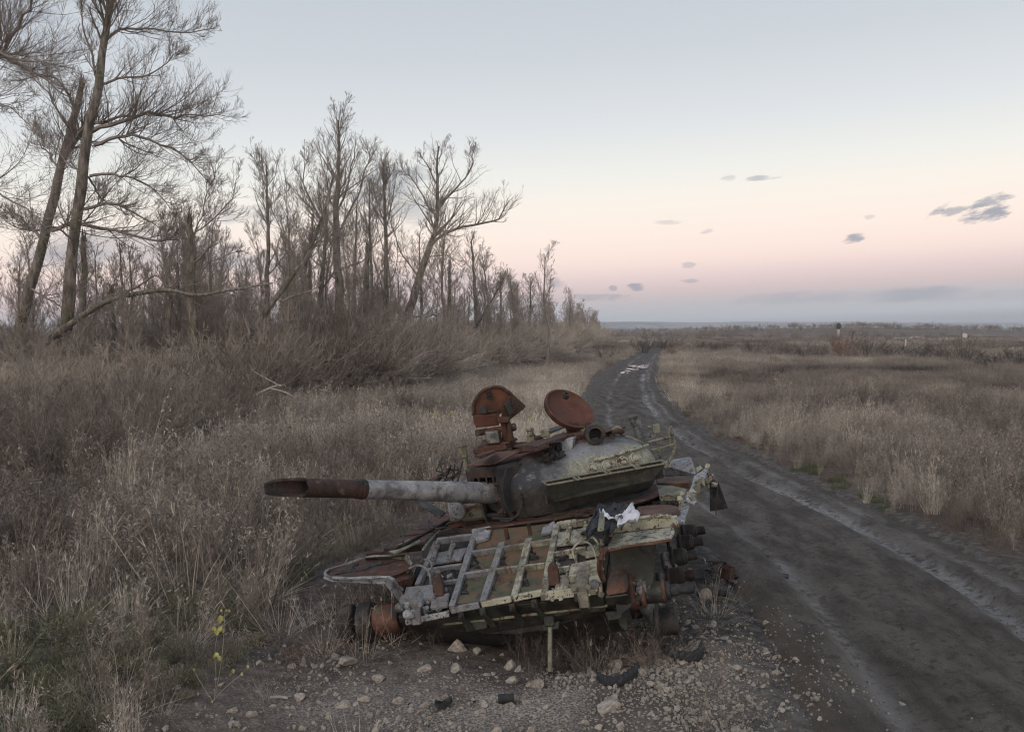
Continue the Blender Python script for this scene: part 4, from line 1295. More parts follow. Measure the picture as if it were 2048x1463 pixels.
# post with cap (right), broken post (left)
pa, pb = Yp(1276, 864, 3.55), Yp(1265, 829, 3.55)
mb = MB(); d_ = unit(pb - pa); L_ = np.linalg.norm(pb - pa)
mb.lathe(pa - d_ * .08, d_, [(0, .06), (.1, .055), (L_ * .7, .05), (L_ * .72, .065), (L_ + .03, .065), (L_ + .035, .085), (L_ + .06, .085)], 14); mb.box(pa + d_ * .12 + UX * .05, (.06, .06, .1)); mb.build('mast_stub', M['steel'], turret, smooth=True)
pa, pb = Yp(930, 923, 2.75), Yp(922, 886, 2.75)
mb = MB(); d_ = unit(pb - pa); L_ = np.linalg.norm(pb - pa)
mb.lathe(pa - d_ * .1, d_, [(0, .04), (L_ * .6, .04), (L_ * .62, .058), (L_ + .05, .06), (L_ + .055, .07), (L_ + .07, .07)], 12); mb.build('mast_stub', M['khaki'], turret, smooth=True)
# sight tube, gunner's sight box and the torn recess before it
pc = ts_(1191, 882)[0] + UZ * .09 - UY * .02
sd_ = unit(HR.T @ np.array([.05, -1, .05]))
mb = MB(); mb.lathe(pc - sd_ * .16, sd_, [(0, .1), (.06, .12), (.24, .12), (.25, .125), (.27, .125), (.275, .085), (.27, .08), (.1, .075), (.1, .004)], 24, (True, False)); mb.box(pc + (-.02, .05, -.1), (.14, .2, .12)); mb.build('sight_tube', M['dark'], turret, smooth=True)
yq = ts_(1128, 897)[0][1] - .03
mb = MB()
q_ = [Yp(1103, 883, yq), Yp(1147, 874, yq + .05), Yp(1144, 903, yq), Yp(1128, 908, yq - .05), Yp(1121, 890, yq), Yp(1100, 895, yq)]
mb.slab(q_, (0.02, .24, 0)); mb.build('sight_box', M['grey_paint'], turret, bevel=.008, rough=.004)
mb = MB()
for i in range(16):
    x = 1084 + 38 * rr.random(); y = 922 - (x - 1084) * .5 + 12 * rr.random(); p, n2 = ts_(x, y)
    mb.box(p + n2 * .03, (.06 + .12 * rr.random(), .03, .05 + .05 * rr.random()), rotm(*(rr.normal(size=3))))
mb.build('torn_metal', M['dark'], turret, rough=.01)
mb = MB(); mb.box(Yp(1114, 893, yq - .02), (.12, .06, .1)); mb.build('sight_window', M['rubber'], turret, bevel=.01)

# commander's station on the left: pedestal, night lamp, opened hatch shaped like a cut disc
VD = lambda p: unit(HC - p)


def hatch_axes(c, ix, iy, tilt):
    """normal that leans tilt from the line of sight towards image direction (ix, iy up)"""
    v = VD(c); r = unit(np.cross(HR.T @ UZ, v)); u = np.cross(v, r)
    m = unit(r * ix + u * iy)
    nrm = v * math.cos(tilt) + m * math.sin(tilt)
    e1 = unit(np.cross(nrm, np.cross(m, v) if True else m)); e2 = np.cross(nrm, e1)
    return nrm, e1, e2


YC = 2.9
cupola = empty('commander_hatch', parent=turret)
hc = Yp(989, 815, YC)
v = VD(hc); r_ = unit(np.cross(HR.T @ UZ, v)); u_ = np.cross(v, r_)
px_ = np.linalg.norm(Yp(1000, 815, YC) - Yp(990, 815, YC)) / 10.0
nrm = unit(v + r_ * .12 - u_ * .18)
e1 = unit(r_ - nrm * (r_ @ nrm)); e2 = np.cross(nrm, e1); e2 = e2 if e2 @ u_ > 0 else -e2
out = []
for x, y in [(-39, -41), (-42, -20), (-42, 0), (-36, 14), (-26, 26), (-14, 33), (0, 36), (14, 34), (25, 27), (34, 20), (28, -2), (17, -14), (10, -20), (9, -37)]:
    out.append(hc + (e1 * x + e2 * (y + 6)) * px_)
mb = MB(); mb.slab(out, -nrm * .07); hd = mb.build('hatch_lid', M['rust_hatch'], cupola, bevel=.02, seg=3)
rimp = out[1:10]
mb = MB(); mb.tube([p + nrm * .01 for p in rimp], .022, 7, 40); mb.build('hatch_rim', M['rust'], cupola, smooth=True)
b_ = lambda x, y, l=0.0: hc + (e1 * x + e2 * (y + 6)) * px_ + nrm * l
mb = MB(); mb.slab([b_(-41, -18, .0), b_(9, -16, .0), b_(8, -40, .0), b_(-38, -43, .0)], nrm * .07); mb.build('lid_band', M['rust_hatch'], cupola, bevel=.015, seg=2)
mb = MB(); wing = [b_(34, 22, .02), b_(64, -6, -.06), b_(59, -11, -.02), b_(26, -32, .06), b_(12, -20, .1), b_(14, 0, .1), b_(22, 8, .08)]
mb.slab(wing, -nrm * .06 + UY * .03); mb.build('folded_flap', M['rust'], cupola, bevel=.015, seg=2)
mb = MB(); q_ = [b_(17, 2, .12), b_(28, 12, .1), b_(36, -14, .1), b_(28, -20, .12)]
mb.slab(q_, -nrm * .05); mb.build('periscope_window', M['dark'], cupola, bevel=.008)
mb = MB(); mb.lathe(b_(-10, 16, -.02), nrm, [(0, .035), (.06, .035), (.06, .02), (.03, .018)], 14, (True, True)); mb.slab([b_(-16, 28), b_(-8, 30), b_(-5, 14), b_(-14, 12)], nrm * .03); mb.build('latch', M['dark'], cupola, smooth=True, bevel=.005)
mb = MB(); mb.slab([b_(-33, -16, .05), b_(-31, -3, .05), b_(-25, 2, .04), b_(-18, -5, .05), b_(-16, -16, .06)], nrm * .03); mb.build('vision_block', M['dark'], cupola, bevel=.01)
mb = MB(); mb.slab([b_(-16, -12, .01), b_(8, -8, .01), b_(10, -12, .01), b_(-14, -15, .01)], nrm * .03); mb.build('hatch_rib', M['rust'], cupola, bevel=.006)
# pedestal, tube and lamp
mb = MB()
mb.slab([Yp(1000, 842, 2.85), Yp(1012, 842, 2.85), Yp(1016, 882, 2.85), Yp(1004, 882, 2.85)], (0, .1, 0))
mb.slab([Yp(1014, 840, 2.8), Yp(1018, 840, 2.8), Yp(1027, 882, 2.8), Yp(1013, 883, 2.8)], (0, .1, 0))
mb.slab([Yp(994, 833, 2.76), Yp(1017, 834, 2.76), Yp(1017, 845, 2.76), Yp(996, 846, 2.76)], (0, .14, 0))
mb.build('pedestal', M['rust'], cupola, bevel=.025, seg=2)
mb = MB(); mb.tube([Yp(951, 866, 2.9), Yp(1032, 853, 2.9)], .042, 14); mb.lathe(Yp(1030, 853, 2.9), (1, 0, .1), [(-.06, .05), (.0, .055), (.01, .03)], 12); mb.build('cross_tube', M['rust'], cupola, smooth=True)
mb = MB(); lq = [Yp(968, 861, 2.72), Yp(997, 859, 2.72), Yp(1002, 887, 2.72), Yp(972, 890, 2.72)]
mb.slab(lq, (0, .16, 0)); lamp = mb.build('night_lamp', M['rust'], cupola, bevel=.035, seg=3)
cc = sum(lq) / 4
mb = MB(); mb.slab([cc + (p - cc) * .86 - UY * .012 for p in lq], (0, .02, 0)); mb.build('lamp_glass', weathered('clouded_glass', (.12, .125, .11), [((.2, .19, .15), 5, .5, .65), ((.05, .05, .05), 4, .5, .6)], .35, .05), lamp, bevel=.02, seg=2)
mb = MB(); mb.slab([Yp(958, 897, 2.75), Yp(1020, 888, 2.75), Yp(1036, 880, 3.2), Yp(965, 884, 3.2)], UZ * .04); mb.lathe(Yp(990, 894, 3.0), UZ, [(-.05, .3), (.03, .3), (.05, .26)], 28); mb.build('cupola_base', M['rust'], cupola, bevel=.015)
mb = MB(); c = Yp(1062, 872, 2.7); mb.lathe(c - UZ * .06, UZ, [(0, .06), (.08, .06), (.09, .045), (.13, .045), (.14, .06), (.17, .05)], 12); mb.build('vent_cap', M['khaki'], turret, smooth=True)

# gunner's hatch on the right: a deep rusty dish, opened and leaning back
gh = empty('gunner_hatch', parent=turret)
gc = Yp(1138.5, 817, 3.1); v = VD(gc); r_ = unit(np.cross(HR.T @ UZ, v)); u_ = np.cross(v, r_)
pxg = np.linalg.norm(Yp(1148, 817, 3.1) - Yp(1138, 817, 3.1)) / 10.0
mj = r_ * math.cos(.52) - u_ * math.sin(.52); mn = r_ * math.sin(.52) + u_ * math.cos(.52)
gn = unit(v * .60 + mn * .80)
R0 = 53 * pxg
mb = MB(); mb.lathe(gc - gn * .06, gn, [(-.03, .002), (-.03, R0 * .8), (.0, R0 * .97), (.05, R0), (.075, R0), (.08, R0 * .93), (.06, R0 * .90), (.015, R0 * .8), (.0, R0 * .6), (-.005, R0 * .3), (-.005, .002)], 40, (False, False))
mb.build('hatch_lid', M['rust_hatch'], gh, smooth=True)
mb = MB(); ph = gc + mj * -.30 * R0 * 1.2 + mn * R0 * .45 - gn * .05
mb.lathe(ph, gn, [(-.02, .05), (.05, .045), (.05, .028), (.0, .025)], 14); mb.build('latch', M['dark'], gh, smooth=True)
mb = MB()
mb.slab([Yp(1130, 851, 3.0), Yp(1180, 846, 3.0), Yp(1178, 866, 3.0), Yp(1133, 870, 3.0)], (0, .12, 0))
for x in (1133, 1147, 1172):
    mb.slab([Yp(x, 844, 2.97), Yp(x + 8, 843, 2.97), Yp(x + 9, 868, 2.97), Yp(x + 1, 869, 2.97)], (0, .14, 0))
mb.build('hinge', M['rust'], gh, bevel=.01, rough=.004)
mb = MB(); mb.slab([Yp(1152, 856, 2.95), Yp(1170, 854, 2.95), Yp(1170, 863, 2.95), Yp(1153, 865, 2.95)], (0, .05, 0)); mb.build('hinge_frame', M['khaki'], gh, bevel=.005)
mb = MB(); mb.lathe(Yp(1156, 868, 3.15), UZ, [(-.1, .36), (.02, .36), (.04, .31)], 32); mb.build('hatch_ring', M['rust'], gh, smooth=True)
# clutter on the roof: vents, brackets and burnt lumps
for x, y, w, d, h, mt in [(1040, 893, .2, .16, .07, 'rust'), (1015, 902, .14, .1, .05, 'dark'), (1075, 884, .16, .12, .09, 'barrel_rust'), (1092, 872, .1, .1, .1, 'khaki'), (1048, 905, .26, .05, .03, 'rust'), (985, 912, .2, .08, .03, 'barrel_rust'), (1165, 877, .16, .1, .07, 'rust'), (1215, 872, .12, .08, .06, 'rust'), (1236, 866, .16, .1, .05, 'barrel_rust'), (1000, 922, .3, .03, .02, 'rust'), (965, 926, .16, .05, .02, 'rust')]:
    p, n2 = ts_(x, y); mb = MB(); mb.box(p + n2 * h * .4, (w, d, h), rotm(.4 + .1 * math.sin(x), .12 * math.sin(y), .1)); mb.build('roof_fitting', M[mt], turret, bevel=.012, rough=.005)
# buckled roof plates
for q_, z, mt in [([(1030, 893), (1110, 874), (1130, 866), (1133, 876), (1075, 892)], 1.44, 'rust'),
                  ([(1082, 863), (1122, 852), (1132, 855), (1100, 867)], 1.46, 'dark'), ([(1205, 860), (1248, 852), (1252, 856), (1215, 866)], 1.42, 'rust'), ([(950, 912), (985, 902), (992, 905), (960, 917)], 1.42, 'rust')]:
    mb = MB(); mb.slab([Zp(x, y, z) for x, y in q_], (0, 0, .02)); mb.build('roof_plate', M[mt], turret, rough=.008)
mb = MB(); mb.slab([Yp(845, 966, 2.6), Yp(902, 938, 2.6), Yp(908, 943, 2.55), Yp(868, 966, 2.5)], (0, .05, .012)); mb.build('side_flange', M['rust'], turret)
# clutter below the gun: hinged plate, tube and stowed block
mb = MB(); mb.slab([Zp(828, 1003, .98), Zp(840, 1000, .98), Zp(890, 1030, .8), Zp(880, 1038, .8)], (0, .06, .03)); mb.build('hanging_plate', M['dark_green'], turret, bevel=.01)
mb = MB(); mb.lathe(Yp(918, 1022, 1.75), (.1, -1, .1), [(0, .09), (.05, .1), (.12, .1), (.14, .07)], 16); mb.box(Yp(912, 1018, 1.9), (.16, .16, .26)); mb.build('lamp_housing', M['grey_paint'], turret, bevel=.015, smooth=True)
mb = MB(); mb.box(Yp(948, 1022, 1.85), (.3, .2, .2)); mb.build('stowed_block', M['khaki'], turret, bevel=.03)
mb = MB()
for i in range(14):
    x = 880 + 34 * rr.random(); y = 944 + 18 * rr.random(); c = Yp(x, y, 2.1)
    mb.tube([c, c + rr.normal(size=3) * .09, c + rr.normal(size=3) * .12], .012, 5)
mb.build('torn_cable', M['dark'], turret)
for pts in [[(962, 1008), (968, 1030), (975, 1045)], [(1043, 1000), (1038, 1024), (1020, 1040), (1000, 1040)], [(1042, 985), (1044, 1008), (1030, 1034), (985, 1036)]]:
    mb = MB(); mb.tube([Yp(x, y, 1.42) for x, y in pts], .012, 6, 14); mb.build('cable', M['dark'], turret, smooth=True)

# ------------------------------------------------------------------ scattered stuff (dry weeds, gravel, brush)
LIB = {}


def proto(name, me, mat):
    me.materials.clear(); me.materials.append(mat)
    return bpy.data.objects.new(name, me)


def library(name, objs):
    c = bpy.data.collections.new(name)
    for o in objs:
        c.objects.link(o)
    return c


def scatter(name, coll, P, rot, scl, pid, tint):
    """one object whose points carry copies of small plants or stones"""
    me = bpy.data.meshes.new(name)
    P = np.asarray(P, np.float32)
    me.vertices.add(len(P)); me.vertices.foreach_set('co', P.ravel())
    for k, v, t in (('rot', rot, 'FLOAT_VECTOR'), ('scl', scl, 'FLOAT_VECTOR')):
        a = me.attributes.new(k, t, 'POINT'); a.data.foreach_set('vector', np.asarray(v, np.float32).ravel())
    a = me.attributes.new('pid', 'INT', 'POINT'); a.data.foreach_set('value', np.asarray(pid, np.int32))
    a = me.attributes.new('tint', 'FLOAT', 'POINT'); a.data.foreach_set('value', np.asarray(tint, np.float32))
    o = ob(name, me)
    ng = bpy.data.node_groups.new(name, 'GeometryNodeTree')
    ng.interface.new_socket('Geometry', in_out='INPUT', socket_type='NodeSocketGeometry')
    ng.interface.new_socket('Geometry', in_out='OUTPUT', socket_type='NodeSocketGeometry')
    gi = ng.nodes.new('NodeGroupInput'); go = ng.nodes.new('NodeGroupOutput')
    ip = ng.nodes.new('GeometryNodeInstanceOnPoints'); ci = ng.nodes.new('GeometryNodeCollectionInfo')
    ci.inputs['Collection'].default_value = coll
    ci.inputs['Separate Children'].default_value = True; ci.inputs['Reset Children'].default_value = True

    def na(k, t):
        n = ng.nodes.new('GeometryNodeInputNamedAttribute'); n.data_type = t; n.inputs['Name'].default_value = k
        return n.outputs['Attribute']
    L = ng.links.new
    L(gi.outputs[0], ip.inputs['Points']); L(ci.outputs[0], ip.inputs['Instance'])
    ip.inputs['Pick Instance'].default_value = True
    L(na('pid', 'INT'), ip.inputs['Instance Index']); L(na('rot', 'FLOAT_VECTOR'), ip.inputs['Rotation']); L(na('scl', 'FLOAT_VECTOR'), ip.inputs['Scale'])
    L(ip.outputs[0], go.inputs[0])
    m = o.modifiers.new('scatter', 'NODES'); m.node_group = ng
    o['kind'] = 'stuff'
    return o


def ribbons(P, Wd, rng):
    """flat tapering blades: P (N,K,3), Wd (N,K)"""
    N, K, _ = P.shape
    a = rng.uniform(0, 2 * np.pi, N)
    sd = np.stack([np.cos(a), np.sin(a), np.zeros(N)], -1)[:, None, :] * Wd[:, :, None] * .5
    V = np.stack([P - sd, P + sd], 2).reshape(-1, 3)
    idx = np.arange(N * K * 2).reshape(N, K, 2)
    q = np.stack([idx[:, :-1, 0], idx[:, :-1, 1], idx[:, 1:, 1], idx[:, 1:, 0]], -1).reshape(-1, 4)
    return V, q


def curves(rng, base, dir0, length, K, droop, wob):
    """(N) stems from base along dir0, drooping and wobbling"""
    N = len(base)
    P = np.zeros((N, K, 3)); P[:, 0] = base
    d = unit(dir0.copy()); st = (length / (K - 1))[:, None]
    for k in range(1, K):
        d = unit(d + rng.normal(0, wob, (N, 3)) + np.array([0, 0, -1.0]) * np.asarray(droop).reshape(-1, 1))
        P[:, k] = P[:, k - 1] + d * st
    return P


def tuft(seed, n, r, h0, h1, w, spread, droop, K=5, plume=0):
    rng = np.random.default_rng(seed)
    a = rng.uniform(0, 2 * np.pi, n); rr = r * np.sqrt(rng.random(n))
    base = np.stack([rr * np.cos(a), rr * np.sin(a), np.zeros(n) - .03], -1)
    a2 = a + rng.normal(0, .8, n); sp = np.abs(rng.normal(0, spread, n))
    d = np.stack([np.cos(a2) * sp, np.sin(a2) * sp, np.ones(n)], -1)
    L = rng.uniform(h0, h1, n) * np.where(rng.random(n) < .35, .55, 1)
    P = curves(rng, base, d, L, K, rng.uniform(0, droop, n), .05)
    Wd = w * np.linspace(1, .15, K)[None, :] * rng.uniform(.7, 1.3, (n, 1))
    out = [ribbons(P, Wd, rng)]
    if plume:                                             # feathery seed heads
        m = int(n * plume); sel = rng.permutation(n)[:m]
        for rep in range(5):
            b = P[sel, -1] * (1 - .28 * rep / 5) + P[sel, -2] * (.28 * rep / 5)
            dd = unit(P[sel, -1] - P[sel, -2]) + rng.normal(0, .45, (m, 3))
            out.append(ribbons(curves(rng, b, dd, rng.uniform(.04, .10, m), 3, .1, .1), np.full((m, 3), w * .8) * np.array([1, .9, .2]), rng))
    return join_np(out)


def weed(seed, stems, r, h0, h1, nb, lb, w, up=.9, spread=.18, sub=0, heads=0.0):
    """stiff dead stalks with many short upright side twigs"""
    rng = np.random.default_rng(seed)
    a = rng.uniform(0, 2 * np.pi, stems); rr = r * np.sqrt(rng.random(stems))
    base = np.stack([rr * np.cos(a), rr * np.sin(a), np.zeros(stems) - .03], -1)
    d = np.concatenate([rng.normal(0, spread, (stems, 2)), np.ones((stems, 1))], 1)
    L = rng.uniform(h0, h1, stems)
    K = 7
    P = curves(rng, base, d, L, K, 0.0, .06)
    out = [ribbons(P, w * np.linspace(1, .4, K)[None, :] * np.ones((stems, 1)), rng)]
    t = rng.uniform(.25, 1, (stems, nb))
    si = np.repeat(np.arange(stems), nb); tt = t.ravel() * (K - 1.001); i0 = tt.astype(int); f = (tt - i0)[:, None]
    b = P[si, i0] * (1 - f) + P[si, i0 + 1] * f
    n = len(b); az = rng.uniform(0, 2 * np.pi, n)
    dd = np.stack([np.cos(az), np.sin(az), np.full(n, up) + rng.normal(0, .3, n)], -1)
    Lb = lb * (1.15 - t.ravel() * .75) * rng.uniform(.5, 1.3, n)
    P2 = curves(rng, b, dd, Lb, 4, -.08, .13)
    out.append(ribbons(P2, w * .6 * np.linspace(1, .35, 4)[None, :] * np.ones((n, 1)), rng))
    if sub:
        si = np.repeat(np.arange(n), sub); k_ = rng.integers(1, 4, n * sub)
        b3 = P2[si, k_]; m = len(b3); az = rng.uniform(0, 2 * np.pi, m)
        d3 = np.stack([np.cos(az), np.sin(az), np.full(m, .8)], -1)
        P3 = curves(rng, b3, d3, Lb[si] * rng.uniform(.2, .5, m), 3, 0, .15)
        out.append(ribbons(P3, w * .5 * np.array([1, .8, .3])[None, :] * np.ones((m, 1)), rng))
        if heads:
            sel = rng.random(m) < heads; e = P3[sel, -1]; c = len(e)
            P4 = e[:, None, :] + np.array([[-.5], [.5]])[None] * rng.normal(0, .016, (c, 1, 3))
            out.append(ribbons(P4, np.full((c, 2), .016), rng))
    return join_np(out)


def leafy(seed, n, r, h, lw):
    rng = np.random.default_rng(seed)
    a = rng.uniform(0, 2 * np.pi, n); rr = r * np.sqrt(rng.random(n))
    z = h * rng.random(n) * (1 - (rr / r) ** 2 * .6)
    c = np.stack([rr * np.cos(a), rr * np.sin(a), z], -1)
    d = rng.normal(0, 1, (n, 3)); d[:, 2] = np.abs(d[:, 2])
    P = curves(rng, c, d, rng.uniform(.5, 1.4, n) * lw * 2.4, 3, .15, .15)
    Wd = lw * np.array([.5, 1, .1])[None, :] * rng.uniform(.6, 1.2, (n, 1))
    st = curves(rng, np.stack([rr * .3 * np.cos(a), rr * .3 * np.sin(a), 0 * z], -1)[:n // 6], (c + np.array([0, 0, .2]))[:n // 6], np.full(n // 6, h), 4, 0, .08)
    return join_np([ribbons(P, Wd, rng), ribbons(st, np.full((n // 6, 4), .004), rng)])


MG = {
    'straw': plant_mat('dry_straw', (0.17, 0.135, 0.107), (0.34, 0.288, 0.235), (0.6, 0.54, 0.455)),
    'mauve': plant_mat('dead_weed_stalks', (0.115, 0.091, 0.076), (0.222, 0.185, 0.155), (0.382, 0.333, 0.28)),
    'dark': plant_mat('dark_dead_stalks', (0.07, 0.056, 0.05), (0.115, 0.092, 0.08), (0.17, 0.14, 0.12)),
    'olive': plant_mat('olive_herb', (0.078, 0.074, 0.046), (0.135, 0.128, 0.082), (0.22, 0.205, 0.14)),
    'green': plant_mat('green_grass', (0.05, 0.075, 0.028), (0.075, 0.1, 0.04), (0.11, 0.125, 0.06)),
    'litter': plant_mat('leaf_litter', (0.085, 0.052, 0.036), (0.15, 0.1, 0.07), (0.22, 0.16, 0.11)),
}


def pm(nm, vq, mat):
    return proto(nm, np_mesh(nm, vq[0], vq[1]), MG[mat])


near = []
for i in range(4):
    near.append(pm(f'a{i}_straw', tuft(10 + i, 85, .16, .35, .85, .0065, .28, .09, 5, .5), 'straw'))
for i in range(4):
    near.append(pm(f'b{i}_weed', weed(20 + i, 7, .16, .55, 1.05, 22, .26, .007, .9, .16, 2, .5), 'mauve'))
for i in range(3):
    near.append(pm(f'c{i}_weed', weed(30 + i, 9, .2, .4, .85, 14, .22, .0065, 1.0, .28, 2), 'dark'))
for i in range(3):
    near.append(pm(f'd{i}_herb', leafy(40 + i, 330, .24, .3, .016), 'olive'))
for i in range(2):
    near.append(pm(f'e{i}_grass', tuft(50 + i, 110, .13, .12, .34, .006, .5, .2, 4), 'green'))
near.append(pm('f0_litter', leafy(60, 90, .4, .035, .035), 'litter'))
near.append(pm('f1_weed', weed(61, 5, .1, .15, .4, 12, .14, .005, .9, .3, 3), 'dark'))
near.append(pm('g0_lying', tuft(70, 70, .2, .4, .9, .0065, 1.6, .12, 5, .3), 'straw'))
near.append(pm('g1_lying', tuft(71, 70, .2, .4, .9, .0065, 1.3, .12, 5, .3), 'mauve'))
NEARC = library('near_plants', near)
# index: 0-3 straw, 4-7 mauve weed, 8-10 dark, 11-13 olive, 14-15 green, 16 litter, 17 small weed, 18-19 lying
farp = []
for i in range(3):
    farp.append(pm(f'a{i}_far', weed(80 + i, 40, .65, .45, .95, 9, .3, .013, 1.0, .16, 1), 'mauve'))
for i in range(2):
    farp.append(pm(f'b{i}_far', tuft(90 + i, 260, .65, .4, .8, .013, .28, .1, 4, .3), 'straw'))
farp.append(pm('c0_far', weed(95, 40, .65, .4, .8, 9, .3, .014, 1.0, .2, 1), 'dark'))
FARC = library('far_plants', farp)


def left_edge(y):
    return np.interp(y, [5, 8.6, 10.1, 12.4, 14, 18, 24, 40, 60, 76, 112, 135], [-2.75, -2.75, -2.55, -2.5, -1.5, .9, 2.1, 3.2, 5.4, 8.9, 15.6, 22.5])


def right_edge(y):
    return road_x(y) + road_w(y) + .12


def field_pts(rng, x0, x1, y0, y1, dens, lo=None):
    n = int((x1 - x0) * (y1 - y0) * dens)
    x = rng.uniform(x0, x1, n); y = rng.uniform(y0, y1, n)
    vis = np.abs(x) < (y * (1024 / F) + 2.0)                     # what the view can plausibly show, plus a margin
    return x[vis], y[vis]


def place(name, coll, x, y, pid, tint, rng, s0=.8, s1=1.25, tilt=.12, lift=0.0, hs=1.0):
    n = len(x)
    z = hgt(x, y) + lift
    rot = np.stack([rng.normal(0, tilt, n), rng.normal(0, tilt, n), rng.uniform(0, 6.283, n)], -1)
    s = rng.uniform(s0, s1, n)
    scl = np.stack([s, s, s * hs * rng.uniform(.85, 1.15, n)], -1)
    return scatter(name, coll, np.stack([x, y, z], -1), rot, scl, pid, np.clip(tint, 0, 1))


def choose(rng, w):
    """w (n,k) weights -> column picked for each row"""
    c = np.cumsum(w, 1); c = c / c[:, -1:]
    return (rng.random((len(w), 1)) > c).sum(1)


# --- left of the tank and the track
rng = np.random.default_rng(101)
x, y = field_pts(rng, -26, 5, 6.2, 34, 18)
xe, ye = field_pts(rng, -8, -1, 6.2, 13.5, 16)
x = np.concatenate([x, xe]); y = np.concatenate([y, ye])
ed = left_edge(y) + .35 * fbm(x * .7, y * .7, 201, 3) * (y < 16)
keep = (x < ed) & ~((np.hypot((x + 1.9) / 1.0, (y - 10.6) / 1.6)) < 1)
x, y, ed = x[keep], y[keep], ed[keep]
dd = ed - x
v1 = fbm(x * .16, y * .16, 210, 3); v2 = fbm(x * .45, y * .45, 211, 3); v3 = fbm(x * .3, y * .3, 212, 3)
olive_zone = np.exp(-(((x + 4.0) / 1.5) ** 2 + ((y - 8.6) / 1.8) ** 2)) * 3.6 + np.exp(-(((x + 2.6) / 1.2) ** 2 + ((y - 13.0) / 1.7) ** 2)) * 1.3
pale = np.clip(.35 + 1.2 * v1 + 1.0 * np.exp(-((dd - 1.2) / 1.6) ** 2) * (y > 12.5) + .7 * np.exp(-(((x + 5.4) / 2.2) ** 2 + ((y - 15.5) / 3) ** 2)), .03, 2)
darkz = np.clip(.3 - 1.4 * v2 + 2.2 * np.exp(-(((x + 12) / 5) ** 2 + ((y - 23) / 6) ** 2)) + 1.0 * sstep(y, 22, 30), .04, 3)
wts = np.stack([pale * .85, .75 + .9 * v3, darkz * .8, olive_zone, .1 + olive_zone * .08, .12 * np.ones_like(x), .15 + .25 * olive_zone, .2 * np.ones_like(x)], 1).clip(.01)
oz_ = np.clip(olive_zone, 0, 1)[:, None]
wts[:, [0, 1, 2]] *= 1 - .8 * oz_
wts[:, 0] *= np.clip(1 + 3.2 * fbm(x * .35, y * .35, 214, 3), .15, 3)
kind = choose(rng, wts)
first = np.array([0, 4, 8, 11, 14, 16, 17, 18]); cnt = np.array([4, 4, 3, 3, 2, 1, 1, 2])
pid = first[kind] + (rng.random(len(x)) * cnt[kind]).astype(int)
tint = .5 + .8 * v1 + .65 * v2 + rng.normal(0, .24, len(x)) + .18 * np.exp(-((dd - 1.0) / 1.2) ** 2) * (y > 12)
sz = np.interp(y, [6, 9, 14], [.78, .88, 1.0]) * (1 - .45 * np.exp(-dd / .5))
n = len(x); z = hgt(x, y)
wind = -.13 + .1 * v2
rot = np.stack([rng.normal(0, .14, n), rng.normal(.10, .16, n), rng.uniform(0, 6.283, n)], -1)
s = sz * rng.uniform(.65, 1.2, n) * (1 + .55 * v2) * np.where(rng.random(n) < .05, 1.45, 1)
s = s * np.where((kind == 3) | (kind == 4), .8, 1)
scatter('dry_grass', NEARC, np.stack([x, y, z], -1), rot, np.stack([s, s, s * rng.uniform(.8, 1.15, n)], -1), pid, tint.clip(0, 1))

# --- right of the road
rng = np.random.default_rng(102)
x, y = field_pts(rng, 4.5, 26, 8, 36, 15)
ed = right_edge(y) + .2 * fbm(y * .5, y * 0, 220, 3)
keep = x > ed
x, y, ed = x[keep], y[keep], ed[keep]
dd = x - ed
v1 = fbm(x * .2, y * .2, 230, 3); v2 = fbm(x * .6, y * .6, 231, 3)
pale = np.clip(.1 + 1.2 * v1 + 1.7 * np.exp(-((dd - 1.7) / .8) ** 2) * (.5 + v2), .02, 3)
edge = np.exp(-(dd / .45) ** 2)
wts = np.stack([pale, 1.25 + .8 * v2, .18 - .5 * v1, .15 * edge, 1.6 * edge * (v2 > .0), 2.0 * edge, .5 * edge, .1 + 0 * x], 1).clip(.005)
kind = choose(rng, wts)
pid = first[kind] + (rng.random(len(x)) * cnt[kind]).astype(int)
tint = .55 + .5 * v1 + .4 * v2 + rng.normal(0, .24, len(x)) + .1 * np.exp(-((dd - 1.6) / .9) ** 2)
n = len(x); z = hgt(x, y)
s = (.45 + .4 * sstep(dd, 0, 1.4)) * rng.uniform(.65, 1.2, n) * (1 + .6 * v2) * np.where(rng.random(n) < .04, 1.45, 1)
rot = np.stack([rng.normal(0, .12, n), rng.normal(0, .12, n), rng.uniform(0, 6.283, n)], -1)
s = np.where(kind == 4, s * 1.5, s)
scatter('dry_grass', NEARC, np.stack([x, y, z], -1), rot, np.stack([s, s, s * rng.uniform(.85, 1.15, n)], -1), pid, tint.clip(0, 1))

# --- farther out: wider clumps
rng = np.random.default_rng(103)
X_, Y_ = [], []
for y0, y1, dn in [(32, 60, 2.2), (60, 100, 1.3), (100, 170, .6), (170, 300, .22)]:
    a, b = field_pts(rng, -y1 * .6, y1 * .62, y0, y1, dn); X_.append(a); Y_.append(b)
x = np.concatenate(X_); y = np.concatenate(Y_)
lef = x < road_x(y)
ed = np.where(lef, left_edge(y) - .5 - x, x - right_edge(y) - .5)
keep = (ed > 0) | (y > 133)
x, y, ed, lef = x[keep], y[keep], ed[keep], lef[keep]
v1 = fbm(x * .07, y * .05, 240, 4); v2 = fbm(x * .2, y * .16, 241, 3)
pale = np.clip(.1 + 1.0 * v1 + 1.2 * np.exp(-((ed - 1.2) / 1.2) ** 2), .05, 3)
wts = np.stack([1.1 + v2, pale * .8, np.clip(.18 - v1 + .3 * lef, .02, 2) + 9 * np.exp(-(((x - 25) / 5.5) ** 2 + ((y - 62) / 2.6) ** 2)) + 4 * np.exp(-(((x - 14) / 3) ** 2 + ((y - 58) / 1.6) ** 2))], 1).clip(.01)
kind = choose(rng, wts)
f2 = np.array([0, 3, 5]); c2 = np.array([3, 2, 1])
